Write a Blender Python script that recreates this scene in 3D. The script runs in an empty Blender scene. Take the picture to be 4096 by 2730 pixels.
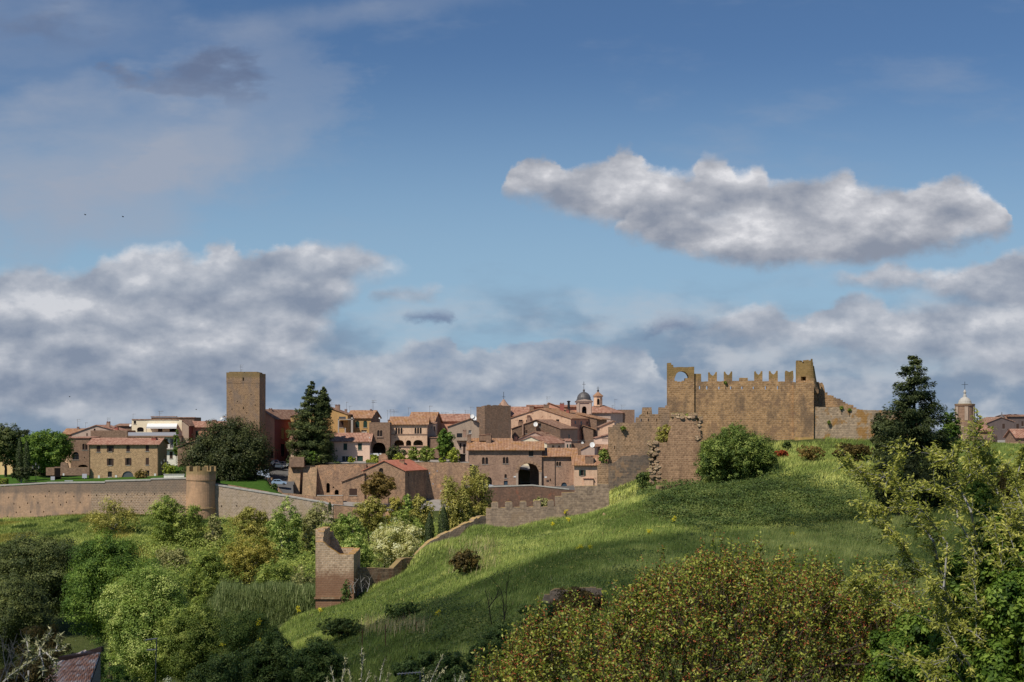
import bpy, math, random
import numpy as np
from mathutils import Vector
C = bpy.context.scene.collection
R = math.radians

# ------------------------------------------------------------------ camera, sky, sun, exposure
F, HY = 5335.0, 1700.0            # focal length and horizon row, in pixels of the 4096 px wide photograph
cam_d = bpy.data.cameras.new('camera'); cam = bpy.data.objects.new('camera', cam_d); C.objects.link(cam)
cam_d.sensor_width = 36.0; cam_d.lens = F / 4096 * 36.0
cam_d.shift_y = (HY - 1365) / 4096
cam_d.clip_start = 0.5; cam_d.clip_end = 20000
cam.location = (0, 0, 0); cam.rotation_euler = (R(90), 0, 0)
bpy.context.scene.camera = cam
sc = bpy.context.scene
sc.view_settings.view_transform = 'Standard'; sc.view_settings.look = 'None'
sc.view_settings.gamma = 1.0; sc.view_settings.exposure = 0.0; sc.view_settings.use_curve_mapping = False
sc.cycles.max_bounces = 6; sc.cycles.transparent_max_bounces = 8
sc.cycles.diffuse_bounces = 3; sc.cycles.glossy_bounces = 2; sc.cycles.transmission_bounces = 3

SUN = Vector((-0.40, -0.46, 0.79)).normalized()     # towards the sun
sl = bpy.data.lights.new('sun', 'SUN'); so = bpy.data.objects.new('sun', sl); C.objects.link(so)
sl.energy = 4.5; sl.angle = R(0.5); sl.color = (1.0, 0.94, 0.84)
so.rotation_euler = SUN.to_track_quat('Z', 'Y').to_euler(); so.location = (-50, -60, 200)

class NT:
    """small node-tree writer"""
    def __init__(s, tree): s.t = tree; s.n = tree.nodes; s.l = tree.links
    def put(s, sock, v):
        if isinstance(v, bpy.types.NodeSocket): s.l.new(v, sock)
        elif v is not None:
            try: sock.default_value = v
            except Exception:
                sock.default_value = (*v, 1.0) if len(v) == 3 else v[:3]
    def node(s, typ, ins=None, out=0, **props):
        nd = s.n.new(typ)
        for k, v in props.items(): setattr(nd, k, v)
        for k, v in (ins or {}).items(): s.put(nd.inputs[k], v)
        return nd.outputs[out] if out is not None else nd
    def m(s, op, a, b=None, c=None, clamp=False):
        nd = s.n.new('ShaderNodeMath'); nd.operation = op; nd.use_clamp = clamp
        for i, v in enumerate((a, b, c)):
            if v is not None: s.put(nd.inputs[i], v)
        return nd.outputs[0]
    def ss(s, v, lo, hi, a=0.0, b=1.0):
        return s.node('ShaderNodeMapRange', {0: v, 1: lo, 2: hi, 3: a, 4: b}, interpolation_type='SMOOTHSTEP')
    def lin(s, v, lo, hi, a=0.0, b=1.0):
        return s.node('ShaderNodeMapRange', {0: v, 1: lo, 2: hi, 3: a, 4: b})
    def mix(s, f, a, b, mode='MIX'):
        nd = s.n.new('ShaderNodeMix'); nd.data_type = 'RGBA'; nd.blend_type = mode; nd.clamp_factor = True
        s.put(nd.inputs[0], f); s.put(nd.inputs[6], a); s.put(nd.inputs[7], b)
        return nd.outputs[2]
    def noise(s, vec, scale, detail=4.0, rough=0.55, out=0, dist=0.0, dims='3D'):
        return s.node('ShaderNodeTexNoise', {'Vector': vec, 'Scale': scale, 'Detail': detail, 'Roughness': rough, 'Distortion': dist}, out, noise_dimensions=dims)
    def ramp(s, f, stops):
        nd = s.n.new('ShaderNodeValToRGB'); e = nd.color_ramp.elements
        while len(e) < len(stops): e.new(0.5)
        for i, (p, c) in enumerate(stops): e[i].position = p; e[i].color = (*c, 1)
        s.put(nd.inputs[0], f); return nd.outputs[0]
    def xyz(s, x, y, z): return s.node('ShaderNodeCombineXYZ', {0: x, 1: y, 2: z})
    def sep(s, v):
        nd = s.n.new('ShaderNodeSeparateXYZ'); s.put(nd.inputs[0], v); return nd.outputs
    def curve(s, v, pts, lo, hi):
        """float curve through (in, out) points given in photo units; in is 0..4.2, out is lo..hi"""
        nd = s.n.new('ShaderNodeFloatCurve'); cu = nd.mapping.curves[0]; nd.mapping.use_clip = True
        P_ = [(x / 4.2, (y - lo) / (hi - lo)) for x, y in pts]
        while len(cu.points) < len(P_): cu.points.new(0.5, 0.5)
        for i, p in enumerate(P_): cu.points[i].location = p; cu.points[i].handle_type = 'AUTO_CLAMPED'
        nd.mapping.update()
        s.put(nd.inputs['Value'], s.m('DIVIDE', v, 4.2, clamp=True))
        return s.m('MULTIPLY_ADD', nd.outputs[0], hi - lo, lo)

def lin1(c):
    c /= 255.0
    return c / 12.92 if c <= 0.04045 else ((c + 0.055) / 1.055) ** 2.4
def seen(r, g, b, k=1.0):                       # colour of a thing that reads r,g,b under an irradiance of k
    return tuple(min(0.85, lin1(c) / k) for c in (r, g, b))
def L(r, g, b): return tuple(lin1(c) for c in (r, g, b))

world = bpy.data.worlds.new('World'); sc.world = world; world.use_nodes = True
wt = NT(world.node_tree); wt.n.clear()
def build_sky():
    w = wt
    sky = w.n.new('ShaderNodeTexSky'); sky.sky_type = 'NISHITA'; sky.sun_disc = False
    sky.sun_elevation = math.asin(SUN.z); sky.sun_rotation = math.atan2(SUN.x, SUN.y) % (2 * math.pi)
    sky.altitude = 200; sky.air_density = 1.0; sky.dust_density = 0.25; sky.ozone_density = 2.5
    g = w.node('ShaderNodeTexCoord', out=0)
    d = w.sep(g)
    py = w.m('MAXIMUM', d[1], 0.25)
    X = w.m('MULTIPLY_ADD', w.m('DIVIDE', d[0], py), 5.335, 2.048)
    V = w.m('MULTIPLY_ADD', w.m('DIVIDE', d[2], py), -5.335, 1.700)
    p0 = w.xyz(X, w.m('MULTIPLY', V, 1.25), 0.0)
    # fluffy edges: the outlines below are looked up at a warped position
    wa = w.sep(w.noise(p0, 4.6, 8.0, 0.62, out=1))
    wx = w.m('MULTIPLY_ADD', w.m('SUBTRACT', wa[0], 0.5), 0.20, X)
    wv = w.m('MULTIPLY_ADD', w.m('SUBTRACT', wa[1], 0.5), 0.17, V)
    # billows lit from the upper left: difference of one noise field at two places
    n1 = w.noise(w.xyz(X, w.m('MULTIPLY', V, 1.7), 3.0), 2.7, 6.0, 0.52)
    n2 = w.noise(w.xyz(w.m('ADD', X, -0.035), w.m('MULTIPLY_ADD', V, 1.7, -0.10), 3.0), 2.7, 6.0, 0.52)
    bil = w.m('SUBTRACT', n1, n2)
    n3 = w.noise(w.xyz(w.m('MULTIPLY', X, 0.55), w.m('MULTIPLY', V, 1.6), 9.0), 2.2, 5.0, 0.6)
    sky_c = w.mix(1.0, sky.outputs[0], (0.59, 0.745, 0.91), 'MULTIPLY')
    sky_c = w.mix(1.0, sky_c, (SKYK, SKYK, SKYK), 'MULTIPLY')
    hz = w.ss(V, 0.15, 1.35)
    col = w.mix(w.m('MULTIPLY', hz, 0.80), sky_c, L(152, 184, 208))
    # thin high veil upper left and streaks
    Xs = w.m('MULTIPLY_ADD', w.m('SUBTRACT', n3, 0.5), 1.5, w.m('MULTIPLY_ADD', w.m('SUBTRACT', wa[0], 0.5), 0.5, X)); Vs = w.m('MULTIPLY_ADD', w.m('SUBTRACT', n1, 0.5), 0.45, V)
    def blob(x, v, rx, rv):
        a = w.m('POWER', w.m('DIVIDE', w.m('SUBTRACT', Xs, x), rx), 2.0)
        b = w.m('POWER', w.m('DIVIDE', w.m('SUBTRACT', Vs, v), rv), 2.0)
        return w.ss(w.m('ADD', a, b), 1.0, 0.0)
    veil = w.m('ADD', w.m('MULTIPLY', blob(0.30, 0.66, 0.95, 0.42), 0.85), w.m('MULTIPLY', blob(1.0, 0.42, 0.50, 0.42), 0.50))
    veil = w.m('ADD', veil, w.m('MULTIPLY', blob(0.0, 0.1, 0.95, 0.25), 0.35))
    veil = w.m('MULTIPLY', veil, w.lin(n3, 0.25, 0.7, 0.45, 1.15))
    # a long streak rising to the right
    sd = w.m('ABSOLUTE', w.m('ADD', w.m('MULTIPLY_ADD', X, 0.155, -0.32), w.m('ADD', V, w.m('MULTIPLY', wa[2], 0.10))))
    streak = w.m('MULTIPLY', w.ss(sd, 0.085, 0.0, 0.0, 0.32), w.m('MULTIPLY', w.ss(X, 0.7, 1.3), w.ss(X, 2.3, 1.5)))
    wisp = w.m('MULTIPLY', w.ss(n3, 0.50, 0.78, 0.0, 0.30), w.ss(V, 1.1, 0.7))
    veil = w.m('ADD', w.m('ADD', veil, wisp), streak, clamp=True)
    col = w.mix(w.m('MULTIPLY', veil, 0.92), col, L(157, 166, 183))
    gs = w.m('ADD', blob(0.76, 0.33, 0.26, 0.12), w.m('MULTIPLY', blob(0.22, 0.11, 0.34, 0.1), 0.7))
    gs = w.m('MULTIPLY', gs, w.ss(n1, 0.38, 0.62))
    col = w.mix(w.m('MULTIPLY', gs, 0.7), col, L(96, 108, 136))
    # pale layer over the horizon
    low = w.ss(w.m('MULTIPLY_ADD', w.m('SUBTRACT', n3, 0.5), 0.9, V), 1.12, 1.55)
    col = w.mix(w.m('MULTIPLY', low, 0.92), col, w.mix(w.ss(n1, 0.42, 0.62), L(124, 143, 167), L(184, 189, 198)))
    def bank(col, top, bot, edge, bedge, dark, light, hi, amt=1.0, gain=1.0):
        t = w.curve(wx, top, 0.0, 2.0); b = w.curve(wx, bot, 0.0, 2.0)
        m_ = w.m('MULTIPLY', w.ss(w.m('SUBTRACT', wv, t), 0.0, w.lin(n3, 0.35, 0.62, edge * 0.6, edge * 2.2)), w.ss(w.m('SUBTRACT', b, wv), 0.0, bedge))
        h = w.m('DIVIDE', w.m('SUBTRACT', wv, t), w.m('MAXIMUM', w.m('SUBTRACT', b, t), 0.05), clamp=True)
        lit = w.m('MULTIPLY_ADD', bil, 2.6 * gain, w.lin(h, 0.0, 0.85, 0.70, 0.26))
        lit = w.m('ADD', lit, w.m('MULTIPLY', w.m('SUBTRACT', n3, 0.5), 0.7))
        lit = w.m('ADD', lit, w.m('MULTIPLY', w.m('SUBTRACT', wa[2], 0.5), 1.0), clamp=True)
        c = w.ramp(lit, [(0.0, dark), (0.45, light), (0.80, tuple((a + b_) / 2 for a, b_ in zip(light, hi))), (1.0, hi)])
        return w.mix(w.m('MULTIPLY', m_, amt), col, c)
    D1, L1, H1 = L(130, 142, 162), L(158, 166, 180), L(208, 210, 216)
    # lower banks first, nearer ones over them
    col = bank(col, [(0, 2), (1.2, 1.58), (1.40, 1.41), (1.56, 1.40), (1.70, 1.34), (1.79, 1.35), (1.86, 1.41), (2.1, 1.37), (2.25, 1.35), (2.36, 1.38), (2.5, 1.34), (2.58, 1.36), (2.64, 1.46), (2.75, 1.62), (3.0, 1.5), (4.2, 1.5)],
               [(0, 2), (4.2, 1.62)], 0.035, 0.35, L(120, 140, 168), L(156, 166, 182), L(204, 208, 214), 0.85)
    col = bank(col, [(0, 2), (2.62, 1.6), (2.72, 1.34), (2.85, 1.26), (2.92, 1.20), (3.05, 1.19), (3.20, 1.25), (3.35, 1.18), (3.5, 1.16), (3.6, 1.21), (3.76, 1.17), (3.86, 1.16), (4.2, 1.22)],
               [(0, 0.5), (2.62, 1.3), (2.8, 1.40), (4.2, 1.60)], 0.035, 0.16, D1, L1, H1, 0.95)
    col = bank(col, [(0, 2), (2.20, 1.6), (2.30, 1.30), (2.36, 1.26), (2.42, 1.33), (2.52, 1.32), (2.66, 1.23), (2.76, 1.25), (2.84, 1.4), (2.9, 2), (4.2, 2)],
               [(0, 0.5), (2.2, 1.2), (2.36, 1.34), (2.6, 1.36), (2.8, 1.34), (2.9, 1.2), (4.2, 0.5)], 0.04, 0.05, L(104, 122, 152), L(134, 146, 168), L(170, 176, 190), 0.8)
    col = bank(col, [(0, 2), (3.18, 1.4), (3.26, 1.10), (3.45, 1.06), (3.58, 1.02), (3.72, 1.06), (3.9, 1.02), (4.02, 0.98), (4.2, 0.95)],
               [(0, 0.5), (3.18, 1.05), (3.35, 1.17), (3.7, 1.19), (4.2, 1.34)], 0.03, 0.08, D1, L1, H1, 1.0)
    col = bank(col, [(0, 1.05), (0.06, 1.03), (0.15, 1.02), (0.25, 1.07), (0.34, 1.05), (0.39, 1.01), (0.48, 1.0), (0.56, 0.97), (0.68, 0.96), (0.79, 1.0), (0.86, 0.965), (0.93, 0.955), (1.0, 0.99), (1.2, 0.96), (1.36, 0.945), (1.5, 0.98), (1.66, 1.05), (1.72, 1.3), (1.8, 2), (4.2, 2)],
               [(0, 1.75), (1.0, 1.66), (1.25, 1.45), (1.34, 1.30), (1.42, 1.22), (1.66, 1.09), (1.74, 1.0), (4.2, 0.5)], 0.035, 0.16, D1, L1, H1, 0.97)
    col = bank(col, [(0, 1.17), (0.2, 1.20), (0.38, 1.16), (0.55, 1.19), (0.72, 1.14), (0.9, 1.15), (1.08, 1.10), (1.22, 1.12), (1.34, 1.11), (1.46, 1.17), (1.52, 1.5), (1.6, 2), (4.2, 2)],
               [(0, 1.42), (0.6, 1.38), (1.2, 1.30), (1.4, 1.24), (1.5, 1.1), (4.2, 0.5)], 0.035, 0.16, D1, L1, H1, 0.85)
    col = bank(col, [(0, 1.30), (0.18, 1.34), (0.34, 1.27), (0.5, 1.31), (0.7, 1.33), (0.86, 1.27), (1.02, 1.29), (1.16, 1.25), (1.28, 1.24), (1.36, 1.32), (1.42, 1.6), (1.5, 2), (4.2, 2)],
               [(0, 1.62), (0.6, 1.58), (1.2, 1.48), (1.34, 1.38), (1.44, 1.1), (4.2, 0.5)], 0.04, 0.18, D1, L1, H1, 0.75)
    col = bank(col, [(0, 2), (1.38, 1.4), (1.46, 1.17), (1.6, 1.12), (1.74, 1.13), (1.80, 1.2), (1.86, 2), (4.2, 2)],
               [(0, 0.5), (1.38, 1.1), (1.46, 1.22), (1.7, 1.22), (1.8, 1.18), (1.86, 1.0), (4.2, 0.5)], 0.05, 0.05, D1, L1, H1, 0.8)
    col = bank(col, [(0, 2), (1.54, 1.5), (1.60, 1.25), (1.68, 1.23), (1.76, 1.22), (1.83, 1.3), (1.88, 2), (4.2, 2)],
               [(0, 0.5), (1.54, 1.2), (1.62, 1.31), (1.74, 1.31), (1.83, 1.27), (1.88, 1.0), (4.2, 0.5)], 0.04, 0.04, L(100, 118, 150), L(118, 132, 160), L(150, 160, 180), 0.85)
    RD, RL, RH = L(138, 146, 162), L(168, 172, 182), L(224, 224, 228)
    col = bank(col, [(0, 2), (1.92, 1.1), (1.99, 0.735), (2.06, 0.655), (2.18, 0.615), (2.26, 0.665), (2.4, 0.64), (2.52, 0.575), (2.6, 0.655), (2.75, 0.67), (2.80, 0.605), (2.9, 0.595), (2.96, 0.665), (3.03, 0.635), (3.1, 0.70), (3.22, 0.72), (3.32, 0.9), (3.4, 2), (4.2, 2)],
               [(0, 0.5), (1.92, 0.6), (2.0, 0.80), (2.2, 0.865), (2.45, 0.92), (2.9, 0.94), (3.2, 0.90), (3.35, 0.7), (4.2, 0.5)], 0.03, 0.09, RD, RL, RH, 1.0, 1.0)
    col = bank(col, [(0, 2), (2.38, 1.2), (2.43, 0.92), (2.50, 0.845), (2.60, 0.81), (2.70, 0.825), (2.82, 0.84), (2.95, 0.83), (3.06, 0.78), (3.13, 0.71), (3.22, 0.70), (3.3, 0.68), (3.4, 0.65), (3.46, 0.71), (3.6, 0.73), (3.72, 0.715), (3.84, 0.705), (3.96, 0.765), (4.04, 0.84), (4.10, 1.2), (4.2, 2)],
               [(0, 0.5), (2.38, 0.8), (2.46, 0.95), (2.6, 1.01), (2.8, 1.06), (3.0, 1.09), (3.2, 1.10), (3.5, 1.07), (3.8, 1.03), (4.0, 0.97), (4.08, 0.86), (4.2, 0.5)], 0.03, 0.08, RD, RL, RH, 1.0, 1.1)
    col = bank(col, [(0, 2), (3.02, 1.3), (3.10, 0.90), (3.2, 0.86), (3.35, 0.83), (3.5, 0.86), (3.62, 0.93), (3.7, 1.2), (4.2, 2)], [(0, 0.5), (3.02, 0.85), (3.12, 1.0), (3.3, 1.05), (3.6, 1.04), (3.7, 0.8), (4.2, 0.5)], 0.05, 0.10, RD, RL, RH, 0.75, 1.0)
    col = w.mix(1.0, col, (1 / SKYK, 1 / SKYK, 1 / SKYK), 'MULTIPLY')   # cloud colours above are radiances
    bg = w.node('ShaderNodeBackground', {0: col, 1: SKYK}, None)
    out = w.n.new('ShaderNodeOutputWorld'); w.l.new(bg.outputs[0], out.inputs[0])
    world.cycles.sampling_method = 'MANUAL'; world.cycles.sample_map_resolution = 512
SKYK = 0.085
build_sky()

# ------------------------------------------------------------------ geometry helpers
def P(x, y, Y): return Vector(((x - 2048) / F * Y, Y, (HY - y) / F * Y))
ZM = {0: (0, 0, 1), 1: (0, 1440, .4464), 2: (600, 1440, .4209), 3: (1100, 1500, .4209), 4: (1700, 1500, .4208),
      5: (2300, 1380, .5102), 6: (3300, 1380, .5103), 7: (1200, 1950, .4975), 8: (700, 1900, .5295), 9: (0, 1900, .5295), 10: (3300, 1850, .5614), 11: (1900, 2050, .4336)}
def zx(z, x): return ZM[z][0] + x * ZM[z][2]
def zy(z, y): return ZM[z][1] + y * ZM[z][2]

class MB:
    def __init__(s): s.v = []; s.f = []; s.m = []
    def poly(s, pts, m=0):
        i = len(s.v); s.v += [tuple(p) for p in pts]; s.f.append(tuple(range(i, i + len(pts)))); s.m.append(m)
    def prism(s, pts, vec, m=0):
        vec = Vector(vec); a = [Vector(p) for p in pts]; b = [p + vec for p in a]; n = len(a)
        s.poly(a, m); s.poly(b[::-1], m)
        for i in range(n): s.poly([a[i], a[(i + 1) % n], b[(i + 1) % n], b[i]], m)
    def box(s, x0, x1, y0, y1, z0, z1, m=0):
        s.prism([(x0, y0, z0), (x1, y0, z0), (x1, y0, z1), (x0, y0, z1)], (0, y1 - y0, 0), m)
    def slab(s, a, b, c, d, t, m=0):
        s.prism([a, b, c, d], (0, 0, -t), m)
    def tube(s, pts, rad, seg=6, m=0):
        pts = [Vector(p) for p in pts]; rings = []
        if not hasattr(rad, '__len__'): rad = [rad] * len(pts)
        for i, p in enumerate(pts):
            t = (pts[min(i + 1, len(pts) - 1)] - pts[max(i - 1, 0)]).normalized()
            u = t.cross(Vector((0.3, 1, 0.2))).normalized(); w = t.cross(u)
            i0 = len(s.v)
            for k in range(seg):
                a = 2 * math.pi * k / seg
                s.v.append(tuple(p + (u * math.cos(a) + w * math.sin(a)) * rad[i]))
            rings.append(i0)
        for a, b in zip(rings, rings[1:]):
            for k in range(seg):
                s.f.append((a + k, a + (k + 1) % seg, b + (k + 1) % seg, b + k)); s.m.append(m)
        s.f.append(tuple(range(rings[-1], rings[-1] + seg))); s.m.append(m)
        s.f.append(tuple(range(rings[0] + seg - 1, rings[0] - 1, -1))); s.m.append(m)
    def lathe(s, c, prof, seg=16, m=0, a0=0.0):
        rings = []
        for r, z in prof:
            i0 = len(s.v); rings.append(i0)
            for k in range(seg):
                a = a0 + 2 * math.pi * k / seg
                s.v.append((c[0] + r * math.cos(a), c[1] + r * math.sin(a), c[2] + z))
        for a, b in zip(rings, rings[1:]):
            for k in range(seg):
                s.f.append((a + k, a + (k + 1) % seg, b + (k + 1) % seg, b + k)); s.m.append(m)
        s.f.append(tuple(range(rings[-1], rings[-1] + seg))); s.m.append(m)
        s.f.append(tuple(range(rings[0] + seg - 1, rings[0] - 1, -1))); s.m.append(m)
    def build(s, name, mats, parent=None, smooth=False, base=None):
        me = bpy.data.meshes.new(name)
        b = Vector(base) if base is not None else (root_of(parent).location if parent is not None else Vector((0, 0, 0)))
        me.from_pydata([(x - b.x, y - b.y, z - b.z) for x, y, z in s.v], [], s.f)
        for mt in (mats if isinstance(mats, (list, tuple)) else [mats]): me.materials.append(mt)
        me.polygons.foreach_set('material_index', s.m)
        if smooth: me.polygons.foreach_set('use_smooth', [True] * len(s.f))
        me.update()
        o = bpy.data.objects.new(name, me); C.objects.link(o)
        if parent is not None: o.parent = parent
        else: o.location = b
        return o
def root_of(o):
    while o.parent is not None: o = o.parent
    return o
def np_obj(name, V, Q, mats, parent=None, base=(0, 0, 0), tint=None, mi=None, smooth=False):
    """mesh from numpy arrays: V (n,3), Q (m,k) faces of one size"""
    me = bpy.data.meshes.new(name); k = Q.shape[1]
    b = np.array(root_of(parent).location if parent is not None else base)
    me.vertices.add(len(V)); me.vertices.foreach_set('co', (V - b).astype(np.float32).ravel())
    me.loops.add(Q.size); me.loops.foreach_set('vertex_index', Q.astype(np.int32).ravel())
    me.polygons.add(len(Q)); me.polygons.foreach_set('loop_start', np.arange(0, Q.size, k, dtype=np.int32))
    if smooth: me.polygons.foreach_set('use_smooth', np.ones(len(Q), dtype=bool))
    for mt in (mats if isinstance(mats, (list, tuple)) else [mats]): me.materials.append(mt)
    if mi is not None: me.polygons.foreach_set('material_index', mi.astype(np.int32))
    if tint is not None:
        at = me.attributes.new('tint', 'FLOAT', 'FACE'); at.data.foreach_set('value', tint.astype(np.float32))
    me.update(calc_edges=True)
    o = bpy.data.objects.new(name, me); C.objects.link(o)
    if parent is not None: o.parent = parent
    else: o.location = b
    return o
def tag(o, label, cat, group=None):
    o['label'] = label; o['category'] = cat
    if group: o['group'] = group
    return o
def thing(name, label, cat, loc, group=None):
    o = bpy.data.objects.new(name, None); C.objects.link(o); o.location = loc; o.empty_display_size = 0.5
    return tag(o, label, cat, group)
def kind(o, k='structure', label=None):
    o['kind'] = k
    if label: o['label'] = label
    return o

def facade(mb, o, ex, en, v0, top, ops=(), depth=0.3, thick=None, m=0, bot=None):
    """wall face from polyline top [(u,v)], with real openings [dict u0,u1,v0,v1,arch]; en points into the wall.
    thick: a free-standing wall of that thickness (openings go right through)"""
    o = Vector(o); ex = Vector(ex); en = Vector(en)
    def pt(u, v, d=0.0): return o + ex * u + Vector((0, 0, v)) + en * d
    us = {round(u, 4) for u, v in top}
    for q in ops:
        n = 8 if q.get('arch') else 1
        for k in range(n + 1): us.add(round(q['u0'] + (q['u1'] - q['u0']) * k / n, 4))
    us = sorted(u for u in us if top[0][0] - 2e-4 <= u <= top[-1][0] + 2e-4)
    def tv(u, side):
        for (a, va), (b, vb) in zip(top, top[1:]):
            if b - a < 1e-5: continue
            if (a - 2e-4 <= u < b - 2e-4 and side > 0) or (a + 2e-4 < u <= b + 2e-4 and side < 0):
                return va + (vb - va) * (u - a) / (b - a)
        return top[0][1] if side > 0 else top[-1][1]
    def otop(q, u):
        r = q.get('arch', 0)
        if not r: return q['v1']
        h = (q['u1'] - q['u0']) / 2; t = max(-1, min(1, (u - q['u0'] - h) / h))
        return q['v1'] + r * math.sqrt(max(0, 1 - t * t))
    prev = None
    for a, b in zip(us, us[1:]):
        if b - a < 1e-4: continue
        ta, tb = tv(a, 1), tv(b, -1); mid = (a + b) / 2
        seg = sorted([q for q in ops if q['u0'] < mid < q['u1']], key=lambda q: q['v0'])
        la, lb = v0, v0
        spans = []
        for q in seg:
            spans.append((la, lb, q['v0'], q['v0'])); la, lb = otop(q, a), otop(q, b)
            dd = thick if thick else q.get('depth', depth)
            mb.poly([pt(a, la), pt(b, lb), pt(b, lb, dd), pt(a, la, dd)], m)
            mb.poly([pt(a, q['v0']), pt(b, q['v0']), pt(b, q['v0'], dd), pt(a, q['v0'], dd)], m)
        spans.append((la, lb, ta, tb))
        for l1, l2, h1, h2 in spans:
            if h1 - l1 < 1e-4 and h2 - l2 < 1e-4: continue
            mb.poly([pt(a, l1), pt(b, l2), pt(b, h2), pt(a, h1)], m)
            if thick: mb.poly([pt(b, l2, thick), pt(a, l1, thick), pt(a, h1, thick), pt(b, h2, thick)], m)
        if thick:
            mb.poly([pt(a, ta), pt(b, tb), pt(b, tb, thick), pt(a, ta, thick)], m)
            if prev is not None and abs(prev - ta) > 1e-4:
                mb.poly([pt(a, prev), pt(a, ta), pt(a, ta, thick), pt(a, prev, thick)], m)
        prev = tb
    for q in ops:
        dd = thick if thick else q.get('depth', depth)
        for u in (q['u0'], q['u1']):
            mb.poly([pt(u, q['v0']), pt(u, q['v1']), pt(u, q['v1'], dd), pt(u, q['v0'], dd)], m)
    if thick:
        for u, side in ((us[0], 1), (us[-1], -1)):
            mb.poly([pt(u, v0), pt(u, tv(u, side)), pt(u, tv(u, side), thick), pt(u, v0, thick)], m)
def ragged(pts, step, amp, rng, block=True):
    """break a smooth outline [(u,v)] into courses of worn stones"""
    out = []
    for (a, va), (b, vb) in zip(pts, pts[1:]):
        if b - a < step: out.append((a, va)); continue
        n = max(1, int((b - a) / step))
        for k in range(n):
            t0, t1 = k / n, (k + 1) / n
            v = va + (vb - va) * (t0 + t1) / 2 + rng.uniform(-amp, amp)
            ua, ub = a + (b - a) * t0, a + (b - a) * t1
            out += [(ua + 0.003, v + rng.uniform(-amp, amp) * .2), (ub - 0.003, v + rng.uniform(-amp, amp) * .2)]
    out.append(pts[-1]); out[0] = (pts[0][0], out[0][1])
    return out

# ------------------------------------------------------------------ materials
def new_mat(name):
    m = bpy.data.materials.new(name); m.use_nodes = True; t = NT(m.node_tree); t.n.clear()
    return m, t
def finish(t, color, rough=0.85, spec=0.25, bump=None, bstr=0.5, bdist=0.05, metal=0.0, nrm=None):
    n = None
    if bump is not None: n = t.node('ShaderNodeBump', {'Strength': bstr, 'Distance': bdist, 'Height': bump})
    ins = {'Base Color': color, 'Roughness': rough, 'Specular IOR Level': spec, 'Metallic': metal}
    if n is not None: ins['Normal'] = n
    s = t.node('ShaderNodeBsdfPrincipled', ins)
    o = t.n.new('ShaderNodeOutputMaterial'); t.l.new(s, o.inputs[0])
def stone(name, c1, c2, mortar, bw=0.7, bh=0.4, stain=None, stain_amt=0.5, lichen=None, zt=None, var=0.35, ms=0.018, rough_noise=0.0, low=None, zl=None, patch=None, pv=0.5, yu=1.0):
    m, t = new_mat(name)
    ob = t.node('ShaderNodeTexCoord', out=3); s = t.sep(ob)
    u = t.m('ADD', s[0], t.m('MULTIPLY', s[1], yu)); nv = t.noise(ob, 1.3, 3.0, 0.6, out=1)
    nvs = t.sep(nv)
    uv = t.xyz(t.m('MULTIPLY_ADD', nvs[0], 0.22, u), t.m('MULTIPLY_ADD', nvs[1], 0.12, s[2]), 0.0)
    br = t.node('ShaderNodeTexBrick', {'Vector': uv, 'Color1': c1, 'Color2': c2, 'Mortar': mortar, 'Scale': 1.0, 'Mortar Size': ms, 'Mortar Smooth': 0.3, 'Bias': 0.0, 'Brick Width': bw, 'Row Height': bh}, None)
    col = br.outputs[0]
    nb = t.noise(ob, 0.22, 5.0, 0.65); nm = t.noise(ob, 2.4, 5.0, 0.65)
    col = t.mix(1.0, col, t.ramp(nm, [(0.25, (1 - var,) * 3), (0.75, (1 + var * .7,) * 3)]), 'MULTIPLY')
    if patch: col = t.mix(t.ss(t.noise(ob, 0.5, 4.0, 0.7), pv, pv + 0.1, 0, 0.75), col, patch)
    if stain:
        st = t.noise(t.xyz(t.m('MULTIPLY', u, 1.0), t.m('MULTIPLY', s[2], 0.35), 4.0), 0.55, 5.0, 0.65)
        col = t.mix(t.ss(st, 0.44, 0.68, 0, stain_amt), col, stain)
    if low:      # bare reddish lower courses
        col = t.mix(t.m('MULTIPLY', t.ss(t.m('MULTIPLY_ADD', t.m('ADD', nb, t.m('MULTIPLY', nm, 0.3)), 5.5, s[2]), zl + 4.6, zl + 2.4), 0.85), col, low)
    if lichen:
        ln = t.noise(ob, 1.6, 5.0, 0.7)
        if zt is not None:
            top = t.ss(t.m('MULTIPLY_ADD', ln, 2.4, s[2]), zt + 0.1, zt + 1.2)
        else: top = 0.0
        up = t.sep(t.node('ShaderNodeNewGeometry', out=1))[2]
        msk = t.m('MAXIMUM', t.m('MULTIPLY', top, 0.6), t.m('MULTIPLY', t.ss(up, 0.3, 0.8), t.ss(ln, 0.3, 0.52)))
        col = t.mix(msk, col, lichen)
    hgt = t.m('ADD', t.m('MULTIPLY', br.outputs[1], -0.6), t.m('MULTIPLY', nm, 0.9 + rough_noise))
    finish(t, col, 0.95, 0.15, hgt, 0.5, 0.08)
    return m
def plaster(name, c, stain, amt=0.5, var=0.2, patch=None):
    m, t = new_mat(name)
    ob = t.node('ShaderNodeTexCoord', out=3); s = t.sep(ob)
    u = t.m('ADD', s[0], s[1])
    st = t.noise(t.xyz(u, t.m('MULTIPLY', s[2], 0.3), 2.0), 0.8, 6.0, 0.7)
    nm = t.noise(ob, 3.0, 5.0, 0.7)
    col = t.mix(t.ss(st, 0.40, 0.70, 0, amt), c, stain)
    if patch: col = t.mix(t.ss(t.noise(ob, 0.9, 5.0, 0.7), 0.56, 0.62, 0, 0.8), col, patch)
    col = t.mix(1.0, col, t.ramp(nm, [(0.25, (1 - var,) * 3), (0.75, (1 + var * .6,) * 3)]), 'MULTIPLY')
    finish(t, col, 0.9, 0.15, nm, 0.35, 0.04)
    return m
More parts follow.
